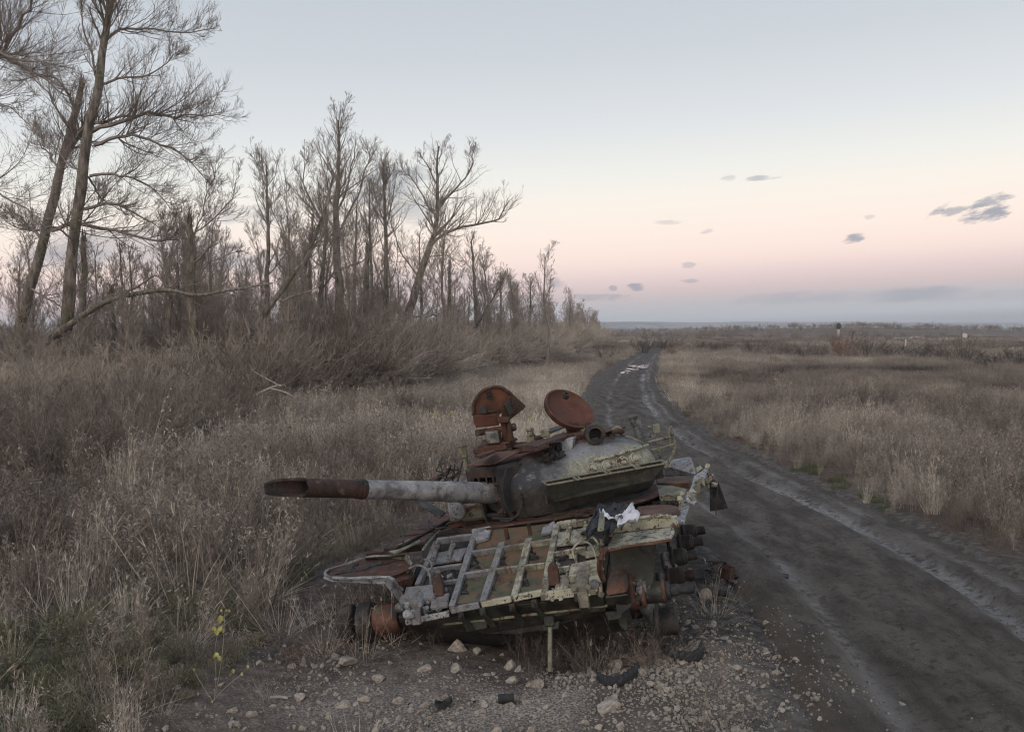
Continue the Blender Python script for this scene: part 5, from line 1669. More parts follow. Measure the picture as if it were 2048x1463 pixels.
pid = f2[kind] + (rng.random(len(x)) * c2[kind]).astype(int)
tint = .5 + .5 * v1 + .25 * v2 - .8 * np.exp(-(((x - 25) / 5.5) ** 2 + ((y - 62) / 2.6) ** 2)) + rng.normal(0, .12, len(x)) + .2 * np.exp(-((ed - 1.2) / 1.2) ** 2)
sc = np.interp(y, [30, 60, 120, 300], [.8, 1.0, 1.35, 2.0])
n = len(x); s = sc * rng.uniform(.8, 1.2, n)
hsc = s * np.interp(y, [30, 100, 300], [.95, .75, .5]) * rng.uniform(.7, 1.2, n) * (.8 + .5 * v2).clip(.5, 1.2)
rot = np.stack([rng.normal(0, .05, n), rng.normal(0, .05, n), rng.uniform(0, 6.283, n)], -1)
scatter('field_weeds', FARC, np.stack([x, y, hgt(x, y)], -1), rot, np.stack([s, s, hsc], -1), pid, tint.clip(0, 1))

# --- sparse weeds on the bare ground round the wreck
rng = np.random.default_rng(104)
x = rng.uniform(-3, 4.2, 420); y = rng.uniform(6.6, 13, 420)
w_ = np.exp(-((x - .9) / .7) ** 2 - ((y - 8.9) / .35) ** 2) * 1.2 + np.exp(-((x + 2.2) / .7) ** 2 - ((y - 9.4) / 1.1) ** 2) * 1.3 + np.exp(-((x - 3) / .5) ** 2 - ((y - 7.2) / .6) ** 2) * .5 + .5 * np.exp(-((x - 2.4) / .4) ** 2 - ((y - 11.5) / .8) ** 2) + .06
keep = (rng.random(420) < w_) & (x < road_x(y) - road_w(y) - .1)
x, y = x[keep], y[keep]
xe = np.concatenate([rng.uniform(-1.85, -1.15, 26), rng.uniform(.6, 1.7, 18), rng.uniform(-2.4, -1.4, 22)]); ye = np.concatenate([rng.uniform(9.25, 9.75, 26), rng.uniform(8.7, 9.2, 18), rng.uniform(10.2, 12.0, 22)])
x = np.concatenate([x, xe]); y = np.concatenate([y, ye])
pid = rng.choice([17, 17, 17, 8, 9, 16, 18], len(x))
place('bare_ground_weeds', NEARC, x, y, pid, rng.uniform(.3, 1, len(x)), rng, .4, .95, .2)

# ------------------------------------------------------------------ stones
def stone_mesh(seed, sub=2):
    bm = bmesh.new(); bmesh.ops.create_icosphere(bm, subdivisions=sub, radius=1.0)
    r = random.Random(seed)
    pl = [(Vector((r.gauss(0, 1), r.gauss(0, 1), r.gauss(0, 1))).normalized(), r.uniform(.42, .82)) for _ in range(11)]
    for v in bm.verts:
        for n_, d in pl:                                  # broken faces
            t = v.co.dot(n_)
            if t > d:
                v.co -= n_ * (t - d)
        v.co *= 1 + .07 * (r.random() - .5)
        v.co.z *= .72
    me = bpy.data.meshes.new('stone'); bm.to_mesh(me); bm.free()
    return me


def stone_mat(name, c0, c1, c2):
    m, n, b = new_mat(name)
    t = n.new('ShaderNodeTexCoord'); oi = n.new('ShaderNodeObjectInfo')
    co = n.new('ShaderNodeVectorMath'); co.operation = 'ADD'; n.link(t.outputs['Object'], co.inputs[0])
    k_ = n.new('ShaderNodeCombineXYZ'); n.link(n.math('MULTIPLY', oi.outputs['Random'], 30), k_.inputs[0]); n.link(k_.outputs[0], co.inputs[1])
    v = n.noise(co.outputs[0], 2.2, 7, .7)
    c = n.mix(n.smooth(v, .35, .6), (*c0, 1), (*c1, 1))
    c = n.mix(n.smooth(n.noise(co.outputs[0], 5, 6, .7), .55, .66), c, (*c2, 1))
    c = n.mix(n.math('MULTIPLY', oi.outputs['Random'], .35), c, (0.11, 0.1, 0.09, 1))
    n.link(c, b.inputs['Base Color']); b.inputs['Roughness'].default_value = .9
    bp = n.new('ShaderNodeBump'); bp.inputs['Strength'].default_value = .6; bp.inputs['Distance'].default_value = .1
    n.link(v, bp.inputs['Height']); n.link(bp.outputs[0], b.inputs['Normal'])
    return m


SM = stone_mat('pale_limestone', (0.27, 0.232, 0.19), (0.47, 0.42, 0.355), (0.13, 0.095, 0.07))
STM = [stone_mesh(s_) for s_ in range(8)]
for m_ in STM:
    m_.materials.append(SM)
SMALL = library('pebbles', [proto(f's{i}', stone_mesh(50 + i, 1), SM) for i in range(6)])
rng = np.random.default_rng(105)
x = rng.uniform(-4.5, 5.0, 130000); y = 6.5 + 6.5 * rng.random(130000) ** 1.3
gm = np.exp(-(((x - 0.9) / 2.2) ** 2 + ((y - 7.9) / 1.1) ** 2)) + .9 * np.exp(-(((x - 2.2) / 1.2) ** 2 + ((y - 9.0) / 1.8) ** 2)) + .3 * np.exp(-(((x + 1.5) / 1.6) ** 2 + ((y - 8.6) / 1.2) ** 2))
gm = gm * np.clip(.6 + 2.4 * fbm(x * 1.1, y * 1.1, 250, 4), .05, 1.6)
gm = gm * (1 - .93 * sstep(x - road_x(y) + road_w(y) + .5 * fbm(x * .9, y * .9, 251, 3), -.7, 1.1))
keep = rng.random(130000) < gm * .62
x, y = x[keep], y[keep]; n = len(x)
s = .0052 * np.exp(rng.normal(0, .7, n)) + .034 * rng.random(n) ** 9
zg = np.where(np.abs(x - road_x(y)) < road_w(y) * 1.02, np.maximum(hgt(x, y), road_h(x, y) - .2 * sstep(np.abs(x - road_x(y)) / road_w(y), .9, 1.14)), hgt(x, y))
scatter('gravel', SMALL, np.stack([x, y, zg + s * .15], -1), rng.uniform(0, 6.28, (n, 3)), np.stack([s, s * rng.uniform(.7, 1.3, n), s * rng.uniform(.6, 1, n)], -1), rng.integers(0, 6, n), rng.random(n))
# clods on the road and its verge
rng = np.random.default_rng(106)
y = 6.6 + 30 * rng.random(5200) ** 1.8; x = road_x(y) + rng.uniform(-1.2, 1.2, 5200) * road_w(y)
n = len(x); s = .006 * np.exp(rng.normal(0, .55, n))
CLOD = library('clods', [proto(f'k{i}', stone_mesh(70 + i, 1), M['dark']) for i in range(3)])
for o_ in CLOD.objects:
    me_ = o_.data; me_.materials.clear(); me_.materials.append(weathered('mud_clods', (.09, .083, .078), [((.05, .045, .042), 2, .45, .6)], .9) if 'mud_clods' not in bpy.data.materials else bpy.data.materials['mud_clods'])
scatter('road_clods', CLOD, np.stack([x, y, road_h(x, y) + s * .2], -1), rng.uniform(0, 6.28, (n, 3)), np.stack([s, s, s * .7], -1), rng.integers(0, 3, n), rng.random(n))

# individual stones one can point at
HERO = [(914, 1290, 34, 24, 'large buff limestone lump right against the bank below the nose of the tank'),
        (699, 1318, 40, 18, 'long pale stone lying below the left drum of the tank'),
        (672, 1311, 14, 14, 'small stone touching the end of the long pale stone'),
        (1020, 1328, 24, 22, 'pointed pale stone left of the steel rod'),
        (1037, 1336, 14, 16, 'brownish stone beside the pointed pale stone left of the rod'),
        (914, 1335, 24, 18, 'rounded white stone below the large buff limestone lump'),
        (1233, 1329, 26, 20, 'brown stone above the nearer curved rubber scrap'),
        (1024, 1357, 24, 14, 'flat stone in the middle ground between rod and black can'),
        (1077, 1366, 22, 20, 'pitted round stone left of the foot of the steel rod'),
        (954, 1301, 15, 14, 'square small stone right of the large buff limestone lump'),
        (688, 1409, 28, 16, 'white rounded stone near the bottom edge left of the black can'),
        (727, 1396, 20, 16, 'upright pale stone right of the white rounded stone at the bottom'),
        (712, 1406, 14, 10, 'flat whitish stone between two bigger pale stones at the bottom'),
        (757, 1354, 22, 14, 'grey stone alone on the dark soil below the long pale stone'),
        (848, 1335, 24, 14, 'broken pale stone left of the rounded white stone'),
        (1284, 1343, 16, 18, 'pale stone at the tip of the nearer curved rubber scrap'),
        (1274, 1335, 14, 12, 'small pale stone on top of the rubble heap'),
        (1412, 1185, 22, 26, 'tall pale stone beside the axle stubs'),
        (1425, 1246, 18, 14, 'yellowish stone right of the lower wheel hub'),
        (1391, 1252, 12, 10, 'small round stone below the yellowish stone'),
        (607, 1325, 16, 14, 'pale stone at the grass edge left of the long stone'),
        (600, 1392, 20, 14, 'stone pair piece by the yellow-leaved sapling'),
        (1712, 1307, 14, 8, 'lone stone at the left edge of the muddy road'),
        (1215, 1412, 44, 20, 'half buried brown stone at the bottom of the rubble'),
        (465, 1418, 16, 12, 'whitish stone under the yellow-leaved sapling'),
        (505, 1425, 18, 12, 'round stone near the bottom left corner of the gravel'),
        (585, 1330, 14, 12, 'small stone in front of the sapling on dark soil'),
        (470, 1445, 20, 12, 'broad flat stone at the bottom edge left of the gravel'),
        (1180, 1338, 12, 10, 'small stone right of the foot of the steel rod')]
rng = np.random.default_rng(107)


def stone(px, py, wpx, hpx, label, group=None):
    g_ = gnd(px, py + hpx * .35)
    for _ in range(3):
        g_ = gnd(px, py + hpx * .35, float(hgt(g_[0], g_[1])))
    k_ = g_[1] / F
    o_ = ob('stone', STM[int(rng.integers(0, 8))])
    o_.location = (g_[0], g_[1], g_[2] + hpx * k_ * .18)
    o_.scale = (wpx * k_ * .78, (wpx + hpx) * .5 * k_ * .74, hpx * k_ * 1.05)
    o_.rotation_euler = (rng.normal(0, .2), rng.normal(0, .2), rng.uniform(-.5, .5))
    tag(o_, label, 'stone', group)


for a_ in HERO:
    stone(*a_, group='larger limestone lumps in front of the wreck')
cnt_ = 0
while cnt_ < 120:
    px = rng.uniform(430, 1640); py = 1285 + 178 * rng.random() ** .8
    if px > 1300: py = rng.uniform(1180, 1463)
    g_ = gnd(px, py)
    wgt = math.exp(-((g_[0] - .9) / 2.4) ** 2 - ((g_[1] - 8.0) / 1.2) ** 2) + .5 * math.exp(-((g_[0] - 2.3) / 1) ** 2 - ((g_[1] - 9.2) / 1.5) ** 2)
    if rng.random() > wgt or 1085 < px < 1112:
        continue
    w_ = 6 + 13 * rng.random() ** 2.4
    stone(px, py, w_, w_ * rng.uniform(.6, .85), 'small pale limestone chunk among the rubble in front of the tank', 'small limestone rubble')
    cnt_ += 1

# ------------------------------------------------------------------ bare trees
def interp_on(P, Rd, idx, t):
    K = P.shape[1]
    tt = np.clip(t, 0, .9999) * (K - 1); i0 = tt.astype(int); f = tt - i0
    p = P[idx, i0] * (1 - f)[:, None] + P[idx, i0 + 1] * f[:, None]
    r = Rd[idx, i0] * (1 - f) + Rd[idx, i0 + 1] * f
    d = unit(P[idx, i0 + 1] - P[idx, i0])
    return p, r, d


def sprout(rng, P, Rd, Ls, per, t0, t1, ang, lf, K, up, wob, rf, rmin, flat=0.0, taper=.25, lt=(1.12, .75)):
    """children on every branch of a level; per may be an array"""
    N = len(P)
    per = np.broadcast_to(np.asarray(per), (N,)).astype(int)
    idx = np.repeat(np.arange(N), per); n = len(idx)
    if n == 0:
        return None
    t = t0 + (t1 - t0) * rng.random(n)
    p, r, d = interp_on(P, Rd, idx, t)
    rnd = rng.normal(0, 1, (n, 3)); rnd[:, 2] = rnd[:, 2] * (1 - flat) + .35
    per_ = unit(rnd - d * np.sum(rnd * d, 1, keepdims=True))
    a = np.radians(ang) * rng.uniform(.6, 1.35, n)
    dr = unit(d * np.cos(a)[:, None] + per_ * np.sin(a)[:, None])
    L = Ls[idx] * lf * (lt[0] - lt[1] * t) * rng.uniform(.55, 1.35, n)
    Q_ = np.zeros((n, K, 3)); Q_[:, 0] = p
    st = (L / (K - 1))[:, None]
    for k in range(1, K):
        dr = unit(dr + rng.normal(0, wob, (n, 3)) + np.array([0, 0, up]))
        Q_[:, k] = Q_[:, k - 1] + dr * st
    r0 = np.maximum(r * rf * rng.uniform(.7, 1.1, n), rmin)
    R_ = r0[:, None] * np.linspace(1, taper, K)[None, :]
    R_ = np.maximum(R_, rmin * .6)
    return Q_, R_, L


def foliage_leaves(rng, Pl, n, s):
    i = rng.integers(0, len(Pl), n)
    c = Pl[i, -1] + rng.normal(0, s, (n, 3))
    P = curves(rng, c, rng.normal(0, 1, (n, 3)), np.full(n, s * 1.6), 3, .2, .1)
    return ribbons(P, s * np.array([.3, 1.1, .2])[None, :] * np.ones((n, 1)), rng)


def tree(name, label, trunk, r0, r1, limbs=(), seed=0, cat='tree', group=None, dens=1.0, rmin=.011, auto=0, auto_t=(.35, 1.0), auto_ang=42, auto_len=.42, up=.10,
         twigs=(9, 8, 6), bark='bark', twig='twig', broken=False, shoots=0, flare=1.3, mat_tr=None, lt=(1.12, .75)):
    """trunk: world points base->top; limbs: (points, r0, r1) traced ones; auto: limbs grown by themselves"""
    rng = np.random.default_rng(seed)
    trunk = np.asarray(trunk, float)
    o = trunk[0].copy(); o[2] = float(hgt(o[0], o[1]))
    root = empty(name, tuple(o)); tag(root, label, cat, group)
    K = 26
    tp = polyline(trunk - o, K)
    ext = np.array([tp[0] - (tp[1] - tp[0]) * .9]); tp = np.vstack([ext, tp])
    s_ = np.linspace(0, 1, K + 1)
    wv = rng.normal(0, r0 * .5, (K - 1, 3)); kk = np.ones(7) / 7
    wv = np.stack([np.convolve(np.pad(wv[:, j], 3, mode='edge'), kk, 'valid') for j in range(3)], -1)
    tp[1:-1] += wv * np.array([1, 1, .1])
    tr = r0 * (1 - s_) + r1 * s_; tr[:4] *= np.array([flare * 1.15, flare, 1 + (flare - 1) * .45, 1.05])
    tr *= 1 + rng.normal(0, .035, K + 1)
    if broken:
        tr[-1] = r1 * .5; tr[-2] = r1 * .95
    V, q = tubes_np(tp[None], tr[None], 12)
    if broken:                                             # splintered top
        spl = []
        for _ in range(7):
            b = tp[-2] + rng.normal(0, r1 * .4, 3) * np.array([1, 1, .2]); e = b + np.array([rng.normal(0, r1 * .3), rng.normal(0, r1 * .3), r1 * rng.uniform(2, 6)])
            spl.append(tubes_np(np.stack([b, (b + e) / 2, e])[None], np.array([[r1 * .4, r1 * .3, .01]]), 4))
        V, q = join_np([(V, q)] + spl)
    ob('trunk', np_mesh('trunk', V, q, True), M[bark] if mat_tr is None else mat_tr, root)
    TL = np.linalg.norm(tp[-1] - tp[0])
    lv1 = []
    out = []
    for pts, a, b in limbs:
        pl = polyline(np.asarray(pts, float) - o, 14)
        wv = rng.normal(0, .022 * np.linalg.norm(pl[-1] - pl[0]), (12, 3)); kk = np.ones(3) / 3
        pl[1:-1] += np.stack([np.convolve(np.pad(wv[:, j], 1, mode='edge'), kk, 'valid') for j in range(3)], -1)
        lv1.append((pl, np.linspace(a * .72, b * .6, 14), np.linalg.norm(np.diff(pl, axis=0), axis=1).sum()))
    if auto:
        g = sprout(rng, tp[None], tr[None], np.array([TL]), auto, auto_t[0], auto_t[1], auto_ang, auto_len, 14, up, .075, .30, rmin * 1.4, lt=(.95, .5))
        for i in range(len(g[0])):
            lv1.append((g[0][i], g[1][i], g[2][i]))
    if not broken:                                         # the leader itself carries twigs near its top
        lv1.append((polyline(tp[int(K * .6):], 14), np.interp(np.linspace(.6, 1, 14), s_, tr), TL * .4))
    P1 = np.stack([a for a, _, _ in lv1]) if lv1 else np.zeros((0, 14, 3))
    last = None
    if len(P1):
        R1 = np.stack([b for _, b, _ in lv1]); L1_ = np.array([c for _, _, c in lv1])
        out.append(tubes_np(P1, R1, 6))
        n2 = np.maximum(4, (twigs[0] * 1.5 * dens * np.clip(L1_ / 3.0, .5, 2.4))).astype(int)
        g2 = sprout(rng, P1, R1, np.minimum(L1_, 6.5), n2, .12, 1.0, 40, .46, 8, .075, .085, .42, rmin * 1.1)
        out.append(tubes_np(g2[0], g2[1], 4))
        g3 = sprout(rng, g2[0], g2[1], g2[2], max(1, int(twigs[1] * dens)), .10, 1.0, 38, .56, 6, .07, .085, .55, rmin * .8)
        out.append(tubes_np(g3[0], g3[1], 3)); last = g3
        if twigs[2]:
            g4 = sprout(rng, g3[0], g3[1], g3[2], max(1, int((twigs[2] + 1) * dens)), .10, 1.0, 36, .62, 4, .06, .09, .6, rmin * .62)
            out.append(tubes_np(g4[0], g4[1], 3)); last = g4
    if shoots:
        g = sprout(rng, tp[None], tr[None] * .12, np.array([TL]), shoots, .08, .98, 55, .16, 6, .16, .16, .5, rmin)
        out.append(tubes_np(g[0], g[1], 3))
        g = sprout(rng, g[0], g[1], g[2], 4, .2, 1, 45, .5, 4, .1, .16, .7, rmin * .8)
        out.append(tubes_np(g[0], g[1], 3))
    if out:
        V, q = join_np(out)
        cr = ob('crown', np_mesh('crown', V, q, False), M[twig], root)
        cr['label'] = 'bare twigs'
        del cr['label']
    return root


def L3(pts, D, D1=None):
    """pixels -> world points, depth running from D to D1"""
    D1 = D if D1 is None else D1
    n = len(pts)
    return [at(x, y, D + (D1 - D) * i / max(1, n - 1)) for i, (x, y) in enumerate(pts)]


k36 = 40 / F
# the two big poplars on the left, the broken stumps and the leaning ones
tree('poplar_tree', 'tallest poplar with mossy trunk running out of the top of the frame', L3([(112, 800), (135, 640), (150, 490), (172, 300), (192, 190), (208, 90), (222, 0), (238, -90), (246, -150)], 40), .31, .065,
     [(L3([(186, 262), (225, 245), (300, 226), (345, 226), (380, 228), (442, 228)], 40, 37.5), .15, .03), (L3([(190, 290), (225, 272), (268, 268), (320, 284), (370, 315), (425, 372)], 40, 38), .13, .03),
      (L3([(180, 352), (225, 346), (262, 356), (310, 385), (350, 430)], 40, 38.5), .10, .02), (L3([(168, 418), (215, 406), (258, 418), (300, 440), (330, 462)], 40, 41), .11, .02),
      (L3([(215, 78), (245, 60), (300, 56), (370, 58), (440, 50)], 40, 42), .10, .02), (L3([(198, 168), (240, 155), (290, 150), (330, 130), (360, 100)], 40, 41), .09, .02),
      (L3([(196, 160), (185, 110), (168, 60), (164, 15)], 40, 39.6), .09, .04), (L3([(205, 85), (190, 50), (178, 20)], 40, 39), .07, .03),
      (L3([(215, 30), (225, -20), (260, -80), (330, -120)], 40, 41), .1, .03), (L3([(212, 60), (180, -10), (130, -60)], 40, 38), .09, .02),
      (L3([(165, 350), (120, 310), (70, 260)], 40, 43), .07, .02), (L3([(150, 480), (110, 455), (60, 465), (10, 440)], 40, 37), .08, .02), (L3([(170, 350), (205, 400), (260, 430)], 40, 44), .07, .02)],
     seed=1, dens=1.3, rmin=.0085, twigs=(9, 7, 4), shoots=60)
tree('poplar_tree', 'leaning poplar with snapped top crossing in front of the left edge', L3([(18, 775), (45, 640), (78, 520), (108, 400), (132, 300), (155, 215), (168, 165)], 42), .28, .13,
     [(L3([(130, 312), (148, 285), (168, 262), (200, 240), (260, 232)], 42, 40), .2, .08), (L3([(105, 460), (140, 452), (205, 458), (270, 468), (330, 482), (360, 478)], 42, 39), .16, .03),
      (L3([(120, 340), (90, 300), (70, 262)], 42, 44), .09, .02), (L3([(90, 480), (50, 440), (0, 420)], 42, 44), .1, .02), (L3([(150, 220), (120, 165), (80, 150), (20, 160)], 42, 40), .1, .02),
      (L3([(60, 580), (100, 600), (150, 640), (200, 720)], 42, 39), .07, .02), (L3([(140, 260), (110, 200), (70, 160), (30, 120)], 42, 44), .08, .02)],
     seed=2, dens=1.25, rmin=.0085, broken=True, shoots=70, twigs=(9, 7, 4))
tree('poplar_tree', 'bare boughs of a poplar reaching into the top left corner', L3([(-150, 760), (-130, 500), (-110, 250), (-100, 60), (-90, -80)], 33), .36, .1,
     [(L3([(-110, 230), (-40, 150), (10, 80), (40, 35), (60, 0), (70, -40)], 33, 31), .13, .04), (L3([(-108, 120), (-40, 95), (20, 110), (80, 130), (150, 138)], 33, 31), .1, .02),
      (L3([(-110, 140), (-30, 115), (40, 130), (110, 175), (160, 205)], 33, 32), .1, .02), (L3([(-110, 260), (-40, 200), (10, 210), (60, 250)], 33, 31), .09, .02), (L3([(-100, 60), (-30, -20), (60, -60), (140, -60)], 33, 32), .1, .02),
      (L3([(-120, 420), (-60, 380), (0, 380), (60, 420), (100, 470)], 33, 30), .09, .02)], seed=3, rmin=.009, twigs=(8, 6, 4))
tree('fallen_limb_tree', 'long mossy limb arching low to the right from behind the leaning poplar', L3([(36, 775), (55, 725), (85, 690), (130, 655), (190, 615), (232, 596), (290, 584), (340, 580), (390, 590), (450, 582), (545, 566)], 41, 36), .2, .03,
     [(L3([(232, 596), (270, 575), (300, 555), (352, 572)], 40, 38), .09, .03), (L3([(190, 615), (225, 640), (250, 690)], 41, 40), .06, .02)], seed=4, dens=.7, rmin=.009, twigs=(9, 5, 4), shoots=50)
tree('broken_tree', 'upright broken trunk with splintered top and young shoots', L3([(392, 812), (390, 700), (388, 590), (384, 510), (377, 440)], 37.5), .25, .125,
     [(L3([(388, 530), (410, 505), (435, 486)], 37.5, 36.5), .07, .04), (L3([(384, 500), (400, 440), (415, 390), (430, 330)], 37.5, 38), .05, .02), (L3([(382, 470), (420, 440), (460, 400), (480, 350)], 37.5, 37), .05, .02),
      (L3([(386, 560), (430, 520), (490, 500)], 37.5, 38.5), .05, .02), (L3([(388, 620), (350, 570), (330, 520)], 37.5, 39), .04, .015)], seed=5, broken=True, shoots=110, rmin=.009, dens=1.0, twigs=(10, 7, 4))
tree('leaning_tree', 'tree leaning far to the right with mossy lower trunk', L3([(425, 815), (450, 745), (490, 680), (545, 607), (590, 540), (625, 478), (652, 418), (668, 350)], 37, 40), .2, .04,
     [(L3([(560, 600), (610, 585), (640, 572)], 38, 38), .07, .03), (L3([(590, 540), (640, 490), (690, 470)], 38, 40), .05, .02), (L3([(500, 668), (470, 600), (450, 520)], 37.5, 38.5), .05, .02)], seed=6, rmin=.009, dens=.9, shoots=50, auto=7, auto_t=(.45, 1))
for px0, y0, px1, y1, D, r, brk, lab in [
        (160, 790, 166, 470, 43, .2, True, 'slim broken trunk standing behind the tallest poplar'), (225, 780, 222, 588, 42, .2, True, 'thick mossy stump snapped off behind the low limb'),
        (246, 760, 240, 480, 46, .10, False, 'thin straight tree right of the thick snapped stump'), (270, 760, 256, 490, 47, .10, False, 'second thin tree beside the thin straight one'),
        (362, 805, 350, 530, 39, .12, True, 'thin dead tree left of the splintered trunk'), (322, 812, 340, 600, 38, .13, True, 'leaning short dead stub in the undergrowth'),
        (62, 790, 64, 590, 44, .15, False, 'small tree between the leaning poplar and the tallest one'), (190, 770, 188, 500, 48, .09, False, 'spindly tree right of the tallest poplar trunk'),
        (535, 705, 533, 330, 56, .23, False, 'slender tree with a narrow crown left of the wide fork'), (580, 700, 625, 440, 54, .2, False, 'tree leaning right behind the leaning mossy tree'),
        (618, 690, 618, 533, 56, .2, True, 'grey snapped trunk in the middle of the belt'), (628, 700, 656, 400, 57, .24, False, 'pale tree tilted right beside the grey snapped trunk')]:
    tree('tree', lab, L3([(px0, y0), ((px0 * 2 + px1) / 3, (2 * y0 + y1) / 3), ((px0 + 2 * px1) / 3 + 3, (y0 + 2 * y1) / 3), (px1, y1)], D), r, r * (.6 if brk else .2), seed=int(px0) + 11, broken=brk, rmin=.010,
         auto=(5 if brk else 10), auto_t=(.3, .95), auto_len=(.25 if brk else .42), dens=.9, shoots=18, twigs=(8, 6, 4), up=.085, auto_ang=36)
tree('tree', 'tallest tree of the middle group with a broad pointed crown', L3([(680, 735), (676, 600), (674, 458), (676, 350), (676, 240)], 60), .42, .05,
     [(L3([(674, 500), (640, 440), (612, 370), (608, 320)], 60, 58), .13, .03), (L3([(675, 470), (710, 400), (735, 330), (742, 295)], 60, 62), .13, .03), (L3([(676, 430), (650, 370), (640, 300)], 60, 62), .1, .03),
      (L3([(676, 420), (700, 350), (712, 285)], 60, 58), .1, .03), (L3([(675, 540), (720, 520), (760, 480)], 60, 58), .09, .03), (L3([(675, 560), (630, 520), (600, 470)], 60, 63), .09, .03), (L3([(675, 600), (700, 570), (742, 560)], 60, 57), .07, .02)],
     seed=41, rmin=.011, auto=6, auto_t=(.4, 1), auto_len=.25, dens=.9, shoots=24, twigs=(9, 7, 4))
tree('tree', 'forked tree with one heavy bough swept out to the right over the road side', L3([(803, 735), (812, 655), (831, 577), (852, 510), (870, 458), (876, 380), (878, 292)], 62), .40, .05,
     [(L3([(858, 492), (880, 472), (906, 458), (965, 446), (1000, 430), (1018, 402)], 62, 59), .19, .04), (L3([(872, 440), (840, 380), (800, 330)], 62, 64), .12, .03), (L3([(875, 420), (915, 370), (945, 330), (942, 300)], 62, 61), .12, .03),
      (L3([(877, 380), (855, 330), (840, 305)], 62, 61), .08, .03), (L3([(840, 560), (800, 500), (780, 440)], 62, 64), .1, .03), (L3([(823, 632), (870, 630), (914, 637)], 62, 59), .12, .04), (L3([(850, 515), (890, 510), (930, 540)], 62, 60), .06, .02)],
     seed=42, rmin=.011, auto=4, auto_t=(.5, 1), auto_len=.22, dens=.95, shoots=24, twigs=(9, 7, 4))
for px0, y0, px1, y1, D, r, brk, lab in [
        (728, 725, 733, 494, 61, .26, True, 'thick broken trunk right of the tallest middle tree'), (775, 725, 767, 325, 66, .27, False, 'straight tree behind the fork of the middle group'),
        (745, 720, 740, 360, 70, .2, False, 'thinner tree close behind the thick broken trunk'), (705, 722, 715, 400, 72, .2, False, 'tree hidden behind the tallest middle tree'),
        (845, 722, 838, 470, 72, .16, False, 'small tree left of the swept bough'), (895, 715, 900, 520, 70, .17, True, 'snapped pole under the swept bough'),
        (955, 705, 946, 474, 76, .25, False, 'pale straight tree right of the swept bough'), (985, 700, 968, 520, 80, .18, False, 'tree leaning left beside the pale straight one'),
        (925, 700, 1010, 555, 74, .2, False, 'tree bent low to the right beyond the swept bough'), (1005, 695, 1000, 545, 86, .2, False, 'twisted tree above the far thicket'),
        (1035, 690, 1020, 550, 92, .18, False, 'spreading tree at the right shoulder of the belt'), (1058, 685, 1062, 560, 100, .2, False, 'round topped tree at the far end of the belt')]:
    tree('tree', lab, L3([(px0, y0), ((px0 * 2 + px1) / 3, (2 * y0 + y1) / 3), ((px0 + 2 * px1) / 3, (y0 + 2 * y1) / 3), (px1, y1)], D), r, r * (.6 if brk else .2), seed=int(px0) + 13, broken=brk, rmin=.0115,
         auto=(5 if brk else 10), auto_t=(.28, .95), auto_len=(.22 if brk else .42), dens=.9, shoots=18, twigs=(8, 6, 4), up=.085, auto_ang=36, twig='twig')
# the rest of the belt, dwindling along the road: copies of a few grown ones
belt = []
for i in range(4):
    r_ = tree('tree', 'bare tree in the dense part of the belt', [(0, 0, 0), (.2 * i - .3, .1, 3), (.3, -.1 * i, 6), (.2, .2, 9.2)], .17, .03, seed=300 + i, auto=12, auto_t=(.15, .95), auto_len=.46, dens=.9, rmin=.013, twigs=(8, 6, 4), up=.08, shoots=20, auto_ang=36, twig='twig_pale', bark='twig')
    belt.append(r_)


def copy_tree(o):
    c = o.copy(); COL.objects.link(c)
    for ch in o.children:
        d = ch.copy(); COL.objects.link(d); d.parent = c
    return c


rng = np.random.default_rng(108)
BL = 'bare young tree in the dense dwindling end of the tree belt beside the road'
i = 0
for D in np.concatenate([np.linspace(66, 110, 24), np.linspace(112, 200, 30)]):
    xr = float(np.interp(D, [60, 80, 112, 150, 200], [-3.5, 2.2, 8.0, 14.5, 20.5]))
    x = xr - abs(rng.normal(0, 1)) * 3.0 - .6; y = D + rng.normal(0, 1.5)
    o_ = belt[i] if i < 4 else copy_tree(belt[i % 4])
    h_ = float(np.interp(D, [60, 90, 130, 200], [.78, .78, .68, .62])) * rng.uniform(.6, 1.12)
    o_.location = (x, y, float(hgt(x, y)) - .05); o_.scale = (h_ * 1.05, h_ * 1.05, h_); o_.rotation_euler = (0, 0, rng.uniform(0, 6.28))
    tag(o_, BL, 'tree', 'young trees at the dwindling end of the belt')
    i += 1
# a second row behind the big ones, deeper in the belt on the left
BL2 = 'thin bare tree deep in the belt behind the big poplars'
for k_ in range(62):
    D = rng.uniform(47, 74)
    x = np.interp(D, [45, 58, 74], [-21, -12.5, -6.5]) + rng.normal(-1.5, 4.5); y = D
    o_ = copy_tree(belt[k_ % 4]); h_ = rng.uniform(.5, 1.05)
    o_.location = (x, y, float(hgt(x, y)) - .05); o_.scale = (h_ * .85, h_ * .85, h_); o_.rotation_euler = (0, 0, rng.uniform(0, 6.28))
    tag(o_, BL2, 'tree', 'thin trees deep in the belt')

BL3 = 'slim sapling in the tangle between the poplar trunks'
for k_ in range(72):
    D = rng.uniform(37, 60)
    x = np.interp(D, [37, 45, 60], [-14, -15, -11]) + rng.normal(-1.5, 5.0); y = D
    if x > np.interp(D, [37, 60], [-8.5, -5.5]):
        continue
    o_ = copy_tree(belt[k_ % 4]); h_ = rng.uniform(.28, .66)
    o_.location = (x, y, float(hgt(x, y)) - .05); o_.scale = (h_ * 1.0, h_ * 1.0, h_); o_.rotation_euler = (rng.normal(0, .12), rng.normal(0, .12), rng.uniform(0, 6.28))
    tag(o_, BL3, 'sapling', 'saplings between the poplar trunks')

